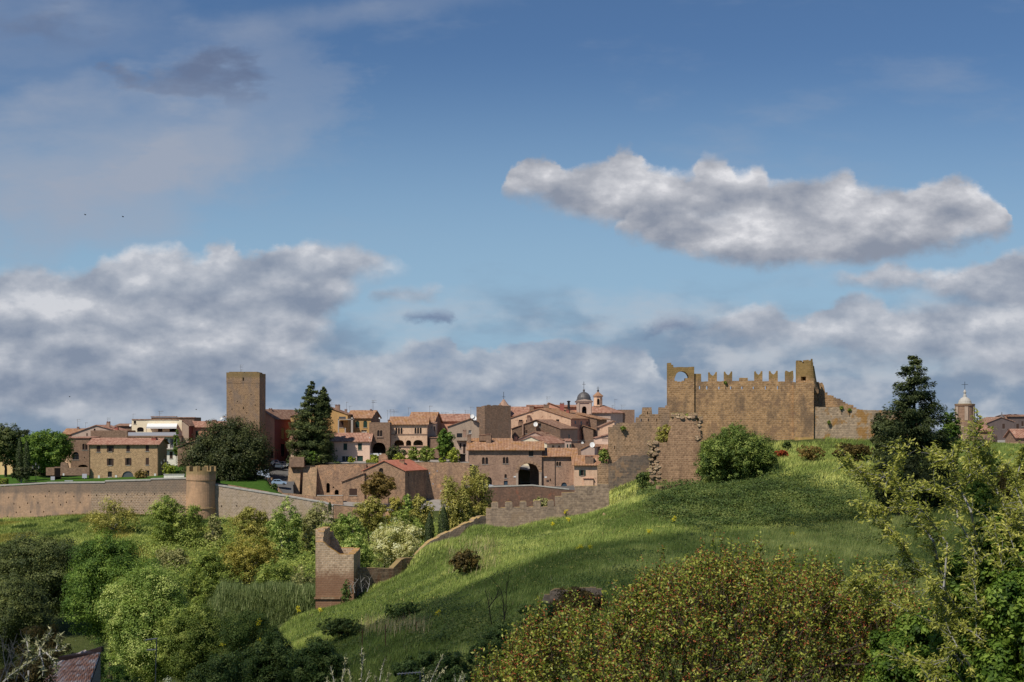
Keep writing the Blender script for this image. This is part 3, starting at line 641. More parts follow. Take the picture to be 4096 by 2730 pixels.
def merlon_wall():
    t = thing('battlemented_wall', 'long stone wall with square merlons descending the grassy ridge in front of the gatehouse', 'wall', tuple(P(1950, 2100, 176)))
    mb = MB()
    pts = [(1653, 2232, 2300, 170.5), (1667, 2222, 2300, 170.6), (1692, 2190, 2270, 171), (1722, 2165, 2250, 171.5), (1797, 2128, 2200, 173), (1860, 2098, 2180, 174), (1896, 2083, 2170, 175), (1922, 2065, 2160, 175.8), (1944, 2063, 2150, 176.4)]
    ribbon(mb, pts, .9, rg, .6, .13)
    pts = [(1944, 2034, 2150, 176.4), (2220, 2026, 2130, 176.4)]
    ribbon(mb, pts, .9, rg, .9, .02)
    pts = [(2220, 1987, 2120, 176.4), (2249, 1986, 2110, 176.4), (2250, 1972, 2100, 176.4), (2302, 1970, 2080, 176.6), (2303, 1946, 2080, 176.6), (2391, 1944, 2060, 176.9), (2392, 1936, 2060, 176.9), (2436, 1938, 2040, 177)]
    ribbon(mb, pts, .9, rg, .9, .02)
    mb.build('wall', ST_low, t)
    for x0, x1, yt, Y in ((630, 695, 1212, 176.4), (760, 830, 1208, 176.4), (900, 965, 1203, 176.4), (1030, 1100, 1198, 176.4), (1165, 1225, 1193, 176.4)):
        m2 = MB(); a = P(zx(4, x0), zy(4, yt), Y); b = P(zx(4, x1), zy(4, yt), Y)
        zb = (HY - 2035) / F * Y - .1
        m2.prism([(a.x, Y - .02, zb), (b.x, Y - .02, zb), (b.x, Y - .02, a.z - .12), (b.x - .12, Y - .02, a.z + .02), (a.x + .15, Y - .02, a.z), (a.x, Y - .02, a.z - .15)], (0, .94, 0)); m2.build('merlon', ST_low, t)
    t = thing('low_ridge_wall', 'low grey stone wall stepping down to the roofless ruined tower', 'wall', tuple(P(1500, 2330, 168)))
    mb = MB(); ribbon(mb, [(1399, 2274, 2430, 163.6), (1480, 2273, 2400, 165.5), (1574, 2275, 2380, 167.5)], .9, rg, 1.1, .03)
    ribbon(mb, [(1574, 2273, 2380, 167.5), (1608, 2238, 2330, 168.5), (1618, 2233, 2320, 169), (1653, 2232, 2310, 170)], .9, rg, .9, .05); mb.build('wall', ST_ruin2, t)
ST_ruin2 = stone('ridge_wall_tufa', seen(150, 124, 100, .8), seen(116, 96, 78, .8), seen(150, 130, 108, .8), .6, .38, seen(128, 84, 58, .85), .6, (.26, .19, .08), 99, .4, .03)
merlon_wall()

def ruined_tower():
    t = thing('ruined_tower', 'roofless square ruined tower with a broken sloping top and reddish base', 'tower', tuple(P(1330, 2420, 160)))
    mb = MB(); Y = 161.0
    px_slab(mb, 7, [(125, 436), (182, 437), (200, 452), (225, 478), (255, 498), (290, 520), (312, 537), (318, 541), (432, 539)], Y, .8, rg, .55, .05, drop=8)
    x0, x1 = P(zx(7, 125), 0, Y).x, P(zx(7, 432), 0, Y).x
    D = 7.0; zf = lambda y, YY: (HY - zy(7, y)) / F * YY
    # left wall rises to a stump; back wall broken down to the right
    facade(mb, (x0 + .8, Y + .8, 0), (0, 1, 0), (-1, 0, 0), -30, ragged([(0, zf(435, Y)), (.6, zf(380, Y)), (1.5, zf(345, Y)), (D - .8, zf(340, Y + 4))], .6, .12, rg), thick=.8)
    px_slab(mb, 7, [(125, 338), (215, 336), (216, 352), (262, 352), (264, 390), (278, 412), (296, 425), (312, 470), (330, 486), (434, 484)], Y + D, .9, rg, .6, .06, drop=14)
    facade(mb, (x1, Y + .8, 0), (0, 1, 0), (-1, 0, 0), -30, ragged([(0, zf(541, Y)), (D - .8, zf(487, Y + D))], .6, .06, rg), thick=.8)
    mb.build('wall', ST_ruin, t)
    mb = MB(); zb = zf(886, Y); mb.box(x0 - .16, x1 - 1.6, Y - .18, Y - .003, zb - .18, zb + .05); mb.build('plinth', ST_ruin2, t)
ruined_tower()

# ------------------------------------------------------------------ castle
def castle():
    t = thing('castle', 'brown tufa castle ruin with swallowtail merlons on the grassy mound', 'castle', tuple(P(3000, 1750, 200)))
    Y = 200.0
    # gate tower with the open arch
    mb = MB()
    px_slab(mb, 5, [(729, 142), (754, 140), (756, 156), (770, 158), (772, 178), (800, 176), (935, 172)], Y, 1.5, rg, .4, .03, drop=16,
            ops=[(781, 850, 262, 297), (850, 893, 258, 281)][:0] + [(781, 893, 208, 288, 1.0)])
    x0, x1 = P(zx(5, 729), 0, Y).x, P(zx(5, 935), 0, Y).x
    zr = lambda y, YY=Y: (HY - zy(5, y)) / F * YY
    mb.build('gate_tower', ST_castle, t)
    for a, b, y in ((846, 893, 281), (866, 893, 262), (781, 800, 283)):   # stepped broken sill of the arch
        m2 = MB(); m2.box(P(zx(5, a), 0, Y).x, P(zx(5, b), 0, Y).x, Y + .004 + .002 * (y % 7), Y + 1.49, zr(290), zr(y)); m2.build('sill', ST_castle, t)
    # curtain wall
    Yc = 200.3; mb = MB()
    lo = [978, 1035, 1130, 1222, 1310, 1400, 1495, 1590]
    px_slab(mb, 5, [(937, 228), (989, 229), (990, 288), (1290, 284), (1291, 258), (1354, 258), (1355, 282), (1720, 290)], Yc, .5, rg, .5, .035, drop=16,
            ops=[(x - 6, x + 6, 324 + (x % 3) * 2, 347 + (x % 4)) for x in lo])
    mb.build('curtain_wall', ST_castle, t)
    for x0_, x1_, yt, kindm in ((1047, 1113, 212, 1), (1170, 1233, 208, 1), (1409, 1470, 205, 1), (1524, 1590, 203, 1), (1650, 1714, 203, 2)):
        a = P(zx(5, x0_), zy(5, yt), Yc); b = P(zx(5, x1_), zy(5, yt), Yc); w = b.x - a.x; zb = zr(289, Yc)
        m3 = MB(); y_ = Yc + .003
        if kindm == 1: out = [(0, zb), (w, zb), (w, a.z - .05), (w - .12, a.z), (w * .72, a.z - .42), (w * .5, a.z - .60), (w * .26, a.z - .40), (.1, a.z - .02), (0, a.z - .12)]
        else: out = [(0, zb), (w - .06, zb), (w - .1, a.z - 1.6), (w, a.z - 1.0), (w - .06, a.z), (w * .8, a.z - .02), (w * .5, a.z - .22), (w * .3, a.z - .1), (.1, a.z + .02), (0, a.z - .2)]
        m3.prism([(a.x + u, y_, v) for u, v in out], (0, .49, 0)); m3.build('merlon', ST_castle, t)
    # right tower: battered pier, turret on corbels
    Yt = 199.8; mb = MB()
    xa, xb = P(zx(5, 1720), 0, Yt).x, P(zx(5, 1872), 0, Yt).x
    px_slab(mb, 5, [(1716, 287), (1740, 300), (1768, 296), (1872, 283)], Yt, 6.0, rg, .45, .03, drop=16, ops=[])
    bt = [(xa - .02, Yt - .003, -10), (xa + .9, Yt - .003, -10), (xa + .02, Yt - .003, zr(612, Yt))]
    mb.prism([(xa + .02, Yt + 2, zr(612, Yt)), (xa + .02, Yt - .6, zr(760, Yt)), (xa + .02, Yt + 2, zr(760, Yt))], (xb - xa - .1, 0, 0))
    mb.build('corner_tower', ST_castle, t)
    # turret: round, broken down on its right side
    cx = P(zx(5, 1856), 0, Yt).x; r = P(zx(5, 1944), 0, Yt).x - cx; cy = Yt + 3.2
    mb = MB(); seg = 40; zb = zr(348, Yt)
    def ztop(x):
        u = (x - cx) / r
        return zr(124, Yt) + (.12 if -.2 < u < .5 else 0) - (.25 if -.72 < u < -.35 else 0) - max(0, u - .45) * 2.4 + .22 * math.sin(u * 23) * (u > .1)
    ring = [(cx + r * math.cos(2 * math.pi * k / seg), cy + r * math.sin(2 * math.pi * k / seg)) for k in range(seg)]
    rin = [(cx + (r - .6) * math.cos(2 * math.pi * k / seg), cy + (r - .6) * math.sin(2 * math.pi * k / seg)) for k in range(seg)]
    wa, wb = P(zx(5, 1797), 0, Yt).x, P(zx(5, 1824), 0, Yt).x
    for k in range(seg):
        a, b, c, d = ring[k], ring[(k + 1) % seg], rin[(k + 1) % seg], rin[k]
        mid = (a[0] + b[0]) / 2; z = ztop(mid) + rg.uniform(-.16, .16); tap = .95 * max(0.0, (mid - cx) / r) ** 1.2 + rg.uniform(-.05, .05) * (mid > cx)
        if wa < mid < wb and a[1] < cy:
            zs = [(zb, zr(278, Yt)), (zr(246, Yt), z)]
        else: zs = [(zb, z)]
        for zl, zh in zs:
            mb.poly([(*a, zl), (*b, zl), (b[0] - tap, b[1], zh), (a[0] - tap, a[1], zh)]); mb.poly([(*d, zl), (*c, zl), (*c, zh), (*d, zh)])
            mb.poly([(a[0] - tap, a[1], zh), (b[0] - tap, b[1], zh), (*c, zh), (*d, zh)]); mb.poly([(*a, zl), (*b, zl), (*c, zl), (*d, zl)])
            mb.poly([(a[0] - tap, a[1], zh), (*d, zh), (*d, zl), (*a, zl)]); mb.poly([(b[0] - tap, b[1], zh), (*c, zh), (*c, zl), (*b, zl)])
    mb.poly([(*p, zb) for p in ring])
    mb.build('turret', ST_castle, t)
    mb = MB()
    for i in range(4):
        f = 1 - i * .22; z1 = zb - i * .62
        mb.prism([(cx - r * .75, cy - r * f * .92, z1), (cx + r * f * .62 + .4, cy - r * f * .8, z1), (cx + r * f, cy, z1), (cx + r * f * .7, cy + r * f * .7, z1), (cx - r * .75, cy + r * f, z1)], (0, 0, -.60))
    mb.build('corbel', ST_castle, t)
    # broken wall falling away behind the turret
    mb = MB(); px_slab(mb, 5, [(1868, 292), (1938, 296), (1950, 318), (1962, 350), (1980, 390), (2010, 400), (2100, 440), (2160, 470), (2230, 505), (2232, 560)], Yt + 4.6, 1.2, rg, .35, .12, drop=6); mb.build('broken_wall', ST_castle, t)
    # low lichened wall to the right
    mb = MB(); px_slab(mb, 5, [(1876, 488), (2090, 487), (2096, 496), (2180, 505), (2330, 512), (2520, 516), (2700, 530)], Yt + .35, 1.0, rg, .6, .03, drop=14); mb.build('low_wall', ST_grey, t)
    # left wing
    mb = MB(); Yl = 197.0
    px_slab(mb, 5, [(265, 646), (300, 640), (330, 616), (380, 610), (450, 620), (480, 600), (482, 580), (508, 556), (530, 540), (534, 492), (600, 490), (605, 546), (660, 546), (661, 493), (714, 490), (716, 475), (742, 472)], Yl, 1.4, rg, .45, .05, drop=12,
            ops=[(565, 572, 524, 546), (515, 524, 580, 602), (572, 580, 580, 600), (638, 645, 578, 602), (306, 312, 792, 820)])
    mb.build('left_wing', ST_flank, t)
    mb = MB(); px_slab(mb, 5, [(262, 935), (300, 928), (330, 905), (370, 880), (440, 866), (520, 862), (620, 880)], Yl - .35, .34, rg, .8, .04, drop=8); mb.build('footing', ST_dark, t)
    mb = MB(); px_slab(mb, 5, [(178, 960), (200, 935), (262, 915)], Yl - .2, 1.4, rg, .5, .06, drop=8); mb.build('buttress', ST_flank, t)
    # detached pier
    t2 = thing('ruined_pier', 'broken rubble-edged tufa pier standing left of the round fig bush', 'ruin', tuple(P(2690, 1900, 183)))
    Yp = 183.0; mb = MB()
    px_slab(mb, 5, [(640, 775), (730, 765), (740, 700), (760, 640), (762, 600), (780, 568), (940, 566), (960, 600), (982, 640), (990, 1000)], Yp, 4.0, rg, .4, .08, drop=8, ops=[])
    mb.build('facing', ST_pier, t2)
    mb = MB()
    def stones(n, fx, fy):
        for _ in range(n):
            x, y = fx(), fy(); p = P(zx(5, x), zy(5, y), Yp + rg.uniform(-.25, 1.5)); s = rg.uniform(.18, .42)
            pts = [p + Vector((math.cos(a + rg.uniform(-.3, .3)) * s * rg.uniform(.7, 1.1), 0, math.sin(a) * s * .7 * rg.uniform(.7, 1.1))) for a in (0, 1.05, 2.1, 3.14, 4.2, 5.2)]
            mb.prism(pts, (rg.uniform(-.1, .1), rg.uniform(.4, .8), rg.uniform(-.1, .1)))
    stones(150, lambda: rg.uniform(588, 660), lambda: rg.uniform(760, 1085))
    stones(60, lambda: rg.uniform(770, 950), lambda: rg.uniform(545, 580))
    stones(70, lambda: rg.uniform(940, 992), lambda: rg.uniform(570, 740))
    mb.build('rubble_edge', ST_rubble, t2)
    mb = MB(); o = P(zx(5, 655), zy(5, 1112), 168); e = P(zx(5, 830), zy(5, 1092), 170)
    t3 = tag(MB().build('stone_slab', ST_pier) if False else thing('stone_slab', 'pale flat stone slab lying in the grass below the ruined pier', 'stone', tuple(o)), 'pale flat stone slab lying in the grass below the ruined pier', 'stone')
    mb.prism([o, e, e + Vector((.4, 1.2, .1)), o + Vector((-.2, 1.2, .12))], (0, 0, -.55)); mb.build('slab', ST_pier, t3)
castle()
def bank_wall():
    t = thing('broken_bank_wall', 'short broken stone retaining wall half buried under the grass shelf', 'wall', tuple(P(2250, 2400, 99)))
    mb = MB(); Y = 99.5
    px_slab(mb, 11, [(612, 850), (630, 800), (645, 764), (690, 760), (700, 728), (740, 712), (860, 716), (960, 704), (1170, 700)], Y, .6, rg, .35, .08, drop=3.0)
    mb.build('wall', ST_low, t)
bank_wall()
# ------------------------------------------------------------------ an unseen cloud added behind the camera to shade the near slope
def shade_cloud():
    m, t = new_mat('shade_cloud_mist'); df = t.node('ShaderNodeBsdfDiffuse', {0: (.8, .8, .82)}); tp = t.node('ShaderNodeBsdfTransparent', {0: (1, 1, 1)})
    mx = t.n.new('ShaderNodeMixShader'); mx.inputs[0].default_value = .43; t.l.new(tp, mx.inputs[1]); t.l.new(df, mx.inputs[2]); o = t.n.new('ShaderNodeOutputMaterial'); t.l.new(mx.outputs[0], o.inputs[0])
    H = 500.0; off = Vector((SUN.x / SUN.z * H, SUN.y / SUN.z * H)); rng = np.random.default_rng(3); n, k = 96, 24
    cx, cy = off.x + 18, off.y + 90; V, Q = [], []
    ph = rng.uniform(0, 6.28, 6)
    for j in range(k + 1):
        b = -math.pi / 2 + math.pi * j / k
        for i in range(n):
            a = 2 * math.pi * i / n; e = 1 + .05 * math.sin(5 * a + ph[0]) + .04 * math.sin(9 * a + ph[1]) + .03 * math.sin(17 * a + ph[2]) + .02 * math.sin(29 * a + ph[3])
            sq = lambda c_: math.copysign(abs(c_) ** .6, c_)
            x = 250 * sq(math.cos(a)) * math.cos(b) * e; y = 44 * sq(math.sin(a)) * math.cos(b) * e + .55 * x; z = (22 if b > 0 else 7) * math.sin(b) * (1 + .25 * math.sin(x * .06) * math.sin(y * .07))
            V.append((cx + x, cy + y, H + z))
    for j in range(k):
        for i in range(n): Q.append((j * n + i, j * n + (i + 1) % n, (j + 1) * n + (i + 1) % n, (j + 1) * n + i))
    kind(np_obj('cloud', np.array(V), np.array(Q), m, smooth=True), 'structure', 'added unseen cloud behind the viewpoint, shaped to shade the near slope')
shade_cloud()
# ------------------------------------------------------------------ houses of the town
def pane_shape(u0, u1, v0, v1, arch):
    pts = [(u0, v0), (u1, v0), (u1, v1)]
    if arch:
        h = (u1 - u0) / 2
        pts = [(u0, v0), (u1, v0)] + [(u0 + h + h * math.cos(math.pi * k / 8), v1 + arch * math.sin(math.pi * k / 8)) for k in range(9)]
    else: pts.append((u0, v1))
    return pts
def fit_opening(t, o, ex, en, q):
    """the window, door or shutter that fills one opening"""
    kd = q['k']; o = Vector(o); ex = Vector(ex); en = Vector(en)
    pt = lambda u, v, d: o + ex * u + Vector((0, 0, v)) + en * d
    u0, u1, v0, v1, ar = q['u0'], q['u1'], q['v0'], q['v1'], q.get('arch', 0)
    if kd == 'o': return
    dp = q.get('depth', .3)
    if kd[0] == 'd':
        mt = {'d': M_brown, 'db': M_blue, 'dg': M_green, 'dk': M_dark, 'dm': M_metal}[kd]
        mb = MB(); mb.prism([pt(u, v, dp - .06) for u, v in pane_shape(u0, u1, v0, v1, ar)], en * .06)
        mb.build('door', mt, t); return
    mb = MB(); w = min(.09, (u1 - u0) * .14)     # frame with a middle bar
    fm = {'ww': M_white}.get(kd, M_brown)
    for a, b, c, d in ((u0, u0 + w, v0, v1), (u1 - w, u1, v0, v1), (u0 + w, u1 - w, v0, v0 + w), (u0 + w, u1 - w, v1 - w, v1), ((u0 + u1) / 2 - w / 2, (u0 + u1) / 2 + w / 2, v0 + w, v1 - w)):
        mb.prism([pt(a, c, dp - .1), pt(b, c, dp - .1), pt(b, d, dp - .1), pt(a, d, dp - .1)], en * .07)
    mb.prism([pt(u0 - .12, v0 - .12, -.1), pt(u1 + .12, v0 - .12, -.1), pt(u1 + .12, v0 - .003, -.1), pt(u0 - .12, v0 - .003, -.1)], en * .25, 1)
    f = mb.build('window', [fm, M_offw], t)
    if kd in ('wg', 'wk'):                        # closed shutters
        mt = M_green if kd == 'wg' else M_brown; h = (u0 + u1) / 2
        for a, b in ((u0 + .01, h - .01), (h + .01, u1 - .01)):
            m2 = MB(); m2.prism([pt(a, v0 + .02, .04), pt(b, v0 + .02, .04), pt(b, v1 + ar * .6, .04), pt(a, v1 + ar * .6, .04)], en * .05); m2.build('shutter', mt, f)
        return
    m2 = MB(); m2.poly([pt(u, v, dp - .004) for u, v in pane_shape(u0, u1, v0, v1, ar)]); m2.build('pane', M_glass, f)
    if kd in ('ws', 'wS'):                        # shutters folded back against the wall
        mt = M_brown if kd == 'ws' else M_green; h = (u1 - u0) / 2
        for a, b in ((u0 - h - .03, u0 - .03), (u1 + .03, u1 + h + .03)):
            m3 = MB(); m3.prism([pt(a, v0, -.07), pt(b, v0, -.07), pt(b, v1, -.07), pt(a, v1, -.07)], en * .065); m3.build('shutter', mt, f)

def mk_ops(z, Y, ux0, ops):
    k = Y / F; out = []
    for q in ops:
        kd, a, b, t, bt = q[:5]; r = q[5] if len(q) > 5 else 0
        parts = [(a, b)]
        if kd == 'bif': g = (b - a) * .09; c = (a + b) / 2; parts = [(a, c - g / 2), (c + g / 2, b)]; kd, r = 'w', 1.0
        if kd == 'tri': g = (b - a) * .05; s = (b - a) / 3; parts = [(a, a + s - g), (a + s + g / 2, a + 2 * s - g / 2), (a + 2 * s + g, b)]; kd, r = 'w', 1.0
        for pa, pb in parts:
            d = dict(k=kd, u0=(zx(z, pa) - ux0) * k, u1=(zx(z, pb) - ux0) * k, v0=(HY - zy(z, bt)) * k, v1=(HY - zy(z, t)) * k)
            if r: d['arch'] = min((d['u1'] - d['u0']) / 2 * r, (d['v1'] - d['v0']) * .9); d['v1'] -= d['arch']
            d['depth'] = .75 if kd == 'o' else .28
            out.append(d)
    return out

def house(name, label, z, x0, x1, yb, ye, Y, D, wm, roof, ops=(), skew=0.0, rm='red', drop=3.0, cat='house', side=None, group=None, ov=.45, side_ops=(), back_ops=()):
    """house in photo units of zoom z: front wall x0..x1 at distance Y, foot yb, eave ye.
    roof: ('gx', ridge_y) ridge along the front; ('gy', xp, yp[, yl, yr]) gable to the front; ('flat', h); ('shed', back_y); ('hip', ridge_y)"""
    k = Y / F; X0, X1 = (zx(z, x0) - 2048) * k, (zx(z, x1) - 2048) * k; zb = (HY - zy(z, yb)) * k; ze = (HY - zy(z, ye)) * k
    W = X1 - X0; t = thing(name, label, cat, (X0 + W / 2, Y, zb), group); o = Vector((X0, Y, 0)); S = Vector((skew, D, 0)); ex = Vector((1, 0, 0)); en = Vector((0, 1, 0))
    v0 = zb - drop; mb = MB(); sm = 1 if side else 0
    O = mk_ops(z, Y, zx(z, x0), ops)
    rk = roof[0]; zl = zr = ze; up = None
    if rk == 'gy':
        up = (zx(z, roof[1]) - zx(z, x0)) * k; zp = (HY - zy(z, roof[2])) * k
        if len(roof) > 3: zl, zr = (HY - zy(z, roof[3])) * k, (HY - zy(z, roof[4])) * k
        top = [(0, zl), (up, zp), (W, zr)]
    else: top = [(0, ze), (W, ze)]
    facade(mb, o, ex, en, v0, top, O)
    A, B = o, o + ex * W
    def side_wall(a, zt, mid=None):
        b = a + S
        pts = [(a.x, a.y, v0), (b.x, b.y, v0), (b.x, b.y, zt)]
        if mid: m_ = a + S / 2; pts.append((m_.x, m_.y, mid))
        pts.append((a.x, a.y, zt)); mb.poly(pts, sm)
    rmx, rmy = RT[rm + 'x'], RT[rm + 'y']
    rb = MB(); rmat = rmx
    if rk == 'gx':
        zr_ = (HY - zy(z, roof[1])) / F * (Y + D / 2); zr_ = max(zr_, ze + .6)
        side_wall(A, ze, zr_ - .03); side_wall(B, ze, zr_ - .03)
        sl = (zr_ - ze) / (D / 2); oz = ov * sl; f = S.normalized() * ov * (D / S.length)
        for sgn in (0, 1):
            e = (o - f * 1.0 if sgn == 0 else o + S + f); rdg = o + S / 2
            a = e + Vector((-ov, 0, ze - oz + .05)); b = e + Vector((W + ov, 0, ze - oz + .05)); c = rdg + Vector((W + ov, 0, zr_ + .05)); d = rdg + Vector((-ov, 0, zr_ + .05))
            rb.slab(a, b, c, d, .16)
    elif rk == 'gy':
        rmat = rmy; side_wall(A, zl); side_wall(B, zr)
        f = S.normalized() * .3
        for ue, vz, sgn in ((0, zl, -1), (W, zr, 1)):
            sl = (zp - vz) / max(.3, abs(up - ue)); a = o + ex * (ue + sgn * ov) + Vector((0, 0, vz - sl * ov + .06)); b = o + ex * up + Vector((0, 0, zp + .06))
            rb.slab(a - f, b - f, b + S + f, a + S + f, .17)
    elif rk == 'hip':
        zr_ = (HY - zy(z, roof[1])) / F * (Y + D / 2); h = min(D / 2, W / 2) * .98; side_wall(A, ze); side_wall(B, ze)
        e = [o + Vector((-ov, -ov, ze)), o + Vector((W + ov, -ov, ze)), o + S + Vector((W + ov, ov, ze)), o + S + Vector((-ov, ov, ze))]
        r1, r2 = o + S / 2 + Vector((h, 0, zr_)), o + S / 2 + Vector((W - h, 0, zr_))
        rb.prism(e, (0, 0, -.15)); rb.poly([e[0], e[1], r2, r1]); rb.poly([e[1], e[2], r2]); rb.poly([e[2], e[3], r1, r2]); rb.poly([e[3], e[0], r1])
    elif rk == 'shed':
        zk = (HY - zy(z, roof[1])) / F * (Y + D)
        for a in (A, B): b = a + S; mb.poly([(a.x, a.y, v0), (b.x, b.y, v0), (b.x, b.y, zk), (a.x, a.y, ze)], sm)
        sl = (zk - ze) / D; a = o + Vector((-ov, -ov, ze - sl * ov + .05)); b = o + Vector((W + ov, -ov, ze - sl * ov + .05)); c = o + S + Vector((W + ov, 0, zk + .05)); d = o + S + Vector((-ov, 0, zk + .05))
        rb.slab(a, b, c, d, .16)
    else:
        side_wall(A, ze); side_wall(B, ze); rmat = M_cope if not side else M_chim
        a, b = A, B
        mb.poly([(*(a + S).xy, ze - .5), (*(b + S).xy, ze - .5), (*b.xy, ze - .5), (*a.xy, ze - .5)], 0)
    a, b = A + S, B + S
    bt = [(a.x, a.y, v0), (b.x, b.y, v0), (b.x, b.y, zr), *([((o + S + ex * up).x, a.y, zp)] if rk == 'gy' else []), (a.x, a.y, zl)]
    if rk == 'shed': bt = [(a.x, a.y, v0), (b.x, b.y, v0), (b.x, b.y, zk), (a.x, a.y, zk)]
    if back_ops: facade(mb, o + S, ex, en, v0, [(0, zl), (W, zr)], mk_ops(z, Y, zx(z, x0), back_ops), depth=.5)
    else: mb.poly(bt, 0)
    mb.build('wall', [wm, side or wm], t)
    rf = rb.build('roof', rmat, t) if rb.v else None
    for q in O: fit_opening(t, o, ex, en, q)
    if side_ops:                                   # painted-on-the-right-side windows, as recess boxes: (fraction along, width m, y top, y bottom)
        dirn = S.normalized(); nr = Vector((dirn.y, -dirn.x, 0))
        for fr, wd, yt, yb_ in side_ops:
            c = B + S * fr; kk = (Y + D * fr) / F; z1, z0 = (HY - zy(z, yt)) * kk, (HY - zy(z, yb_)) * kk; m2 = MB(); m3 = MB()
            u = dirn * wd / 2
            for s0, s1, a_, b_ in ((-1.15, -1, z0, z1), (1, 1.15, z0, z1), (-1.15, 1.15, z1, z1 + .12), (-1.25, 1.25, z0 - .14, z0)):
                m2.prism([c + u * s0 + Vector((0, 0, a_)) + nr * .003, c + u * s1 + Vector((0, 0, a_)) + nr * .003, c + u * s1 + Vector((0, 0, b_)) + nr * .003, c + u * s0 + Vector((0, 0, b_)) + nr * .003], nr * .07)
            f = m2.build('window', wm if side is None else side, t)
            m3.prism([c - u + Vector((0, 0, z0)) + nr * .004, c + u + Vector((0, 0, z0)) + nr * .004, c + u + Vector((0, 0, z1)) + nr * .004, c - u + Vector((0, 0, z1)) + nr * .004], nr * .02); m3.build('pane', M_glass, f)
    t['rf'] = 0; del t['rf']
    return t, rf or t
def chimney(par, z, x, yt, yb, Y, w=.7, cap='tile', m=None):
    p = P(zx(z, x), zy(z, yt), Y); q = P(zx(z, x), zy(z, yb), Y); mb = MB()
    mb.box(p.x - w / 2, p.x + w / 2, Y - w / 2, Y + w / 2, q.z - .6, p.z - .3, 0)
    mb.box(p.x - w / 2 - .08, p.x + w / 2 + .08, Y - w / 2 - .08, Y + w / 2 + .08, p.z - .297, p.z - .2, 1)
    for s in (-1, 1): mb.box(p.x + s * w * .32 - .06, p.x + s * w * .32 + .06, Y - w * .4, Y + w * .4, p.z - .197, p.z - .06, 0)
    mb.box(p.x - w / 2 - .05, p.x + w / 2 + .05, Y - w / 2 - .05, Y + w / 2 + .05, p.z - .057, p.z, 1)
    return mb.build('chimney', [m or M_chim, RT['redx']], par)
def antenna(par, z, x, yt, yb, Y, seed=0, sz=1.0):
    r_ = random.Random(seed + int(x)); p = P(zx(z, x), zy(z, yt), Y); q = P(zx(z, x), zy(z, yb), Y); mb = MB()
    mb.tube([q - Vector((0, 0, .6)), p], .030, 5)
    for i in range(r_.choice((1, 2))):
        h = p.z - .1 - i * .55; w = r_.uniform(.55, 1.0) * sz; dx = Vector((1, r_.uniform(-.5, .5), 0)).normalized()
        c = Vector((p.x, p.y, h)); mb.tube([c - dx * w * .3, c + dx * w], .022, 4)
        for j in range(5):
            e = c + dx * (w * (-.25 + .3 * j)); mb.tube([e - Vector((0, .22, .16)), e + Vector((0, .22, .16))], .015, 4)
    return mb.build('antenna', M_metal, par)
def dish(par, z, x, y, Y, r=.45, m=None):
    c = P(zx(z, x), zy(z, y), Y); mb = MB(); ax = Vector((-.15, -1, .35)).normalized(); u = ax.cross(Vector((0, 0, 1))).normalized(); w = u.cross(ax)
    i0 = len(mb.v); n = 14
    for rr, dd in ((0.01, -.1), (.6, -.06), (1, 0)):
        for k in range(n): a = 2 * math.pi * k / n; mb.v.append(tuple(c + (u * math.cos(a) + w * math.sin(a) * 1.1) * r * rr + ax * dd))
    for j in range(2):
        for k in range(n): mb.f.append((i0 + j * n + k, i0 + j * n + (k + 1) % n, i0 + (j + 1) * n + (k + 1) % n, i0 + (j + 1) * n + k)); mb.m.append(0)
    mb.tube([c - ax * .12, c - ax * .3 - Vector((0, -.2, .9))], .04, 5, 1); mb.tube([c + ax * .3, c - w * r * .9], .02, 4, 1)
    return mb.build('satellite_dish', [M_white, M_metal], par)
def px_box(mb, z, x0, x1, y0, y1, Y, D, m=0):
    a = P(zx(z, x0), zy(z, y1), Y); b = P(zx(z, x1), zy(z, y0), Y); mb.box(a.x, b.x, Y, Y + D, a.z, b.z, m)

# ---- far left, beyond the park trees
h, r = house('yellow_house', 'warm yellow house half hidden behind the park trees at the left edge', 1, -60, 112, 1010, 800, 372, 10, PL_yell, ('gx', 755), [('wk', 62, 80, 880, 930)], rm='brn')
h, r = house('small_house', 'small house with orange roof and oxblood wall beside the pale gable behind the park tree', 1, 566, 712, 740, 662, 408, 9, PL_red, ('gx', 616), [], rm='ora', ov=.5)
chimney(r, 1, 700, 600, 622, 412, .6)
antenna(r, 1, 694, 532, 625, 411, 1); antenna(r, 1, 767, 562, 630, 411, 2)
h, r = house('gable_house', 'pale mauve house with a broad low gable above the stone houses at left', 1, 642, 1120, 800, 640, 398, 13, PL_mauve, ('gy', 862, 584, 662, 655), [('w', 840, 856, 618, 634), ('wk', 774, 786, 658, 684)], rm='red')
chimney(r, 1, 972, 552, 590, 402, .9, m=M_chim); chimney(r, 1, 1043, 598, 615, 401, 1.1, m=PL_red); chimney(r, 1, 962, 570, 590, 404, .5)
h, r = house('flat_house', 'brown flat roofed house peeping between the pale gable and the cream terrace house', 1, 1040, 1175, 700, 590, 414, 10, ST_brown, ('gx', 580), [], rm='brn')
antenna(r, 1, 1192, 484, 600, 410, 4); antenna(r, 1, 965, 520, 585, 415, 5); dish(r, 1, 1168, 586, 404, 0.40)
h, r = house('stub_tower', 'crumbled flat brown masonry block above the tiled stone house', 1, 812, 1142, 740, 634, 384, 8, ST_brown, ('flat', 0), [])
h, r = house('tower_house', 'brown stone house with twin arched window and barred arch beside the park tree', 1, 634, 800, 1000, 700, 372, 10, ST_brown, ('shed', 688), [('bif', 738, 784, 752, 808), ('w', 650, 707, 826, 896, .9), ('o', 700, 786, 940, 962, .5), ('o', 752, 760, 872, 882)], rm='red', ov=.25)
h, r = house('low_pink_house', 'low pink house with red tiled lean-to behind the round park tree', 1, 540, 640, 960, 712, 384, 8, PL_rose, ('shed', 690), [], rm='red')

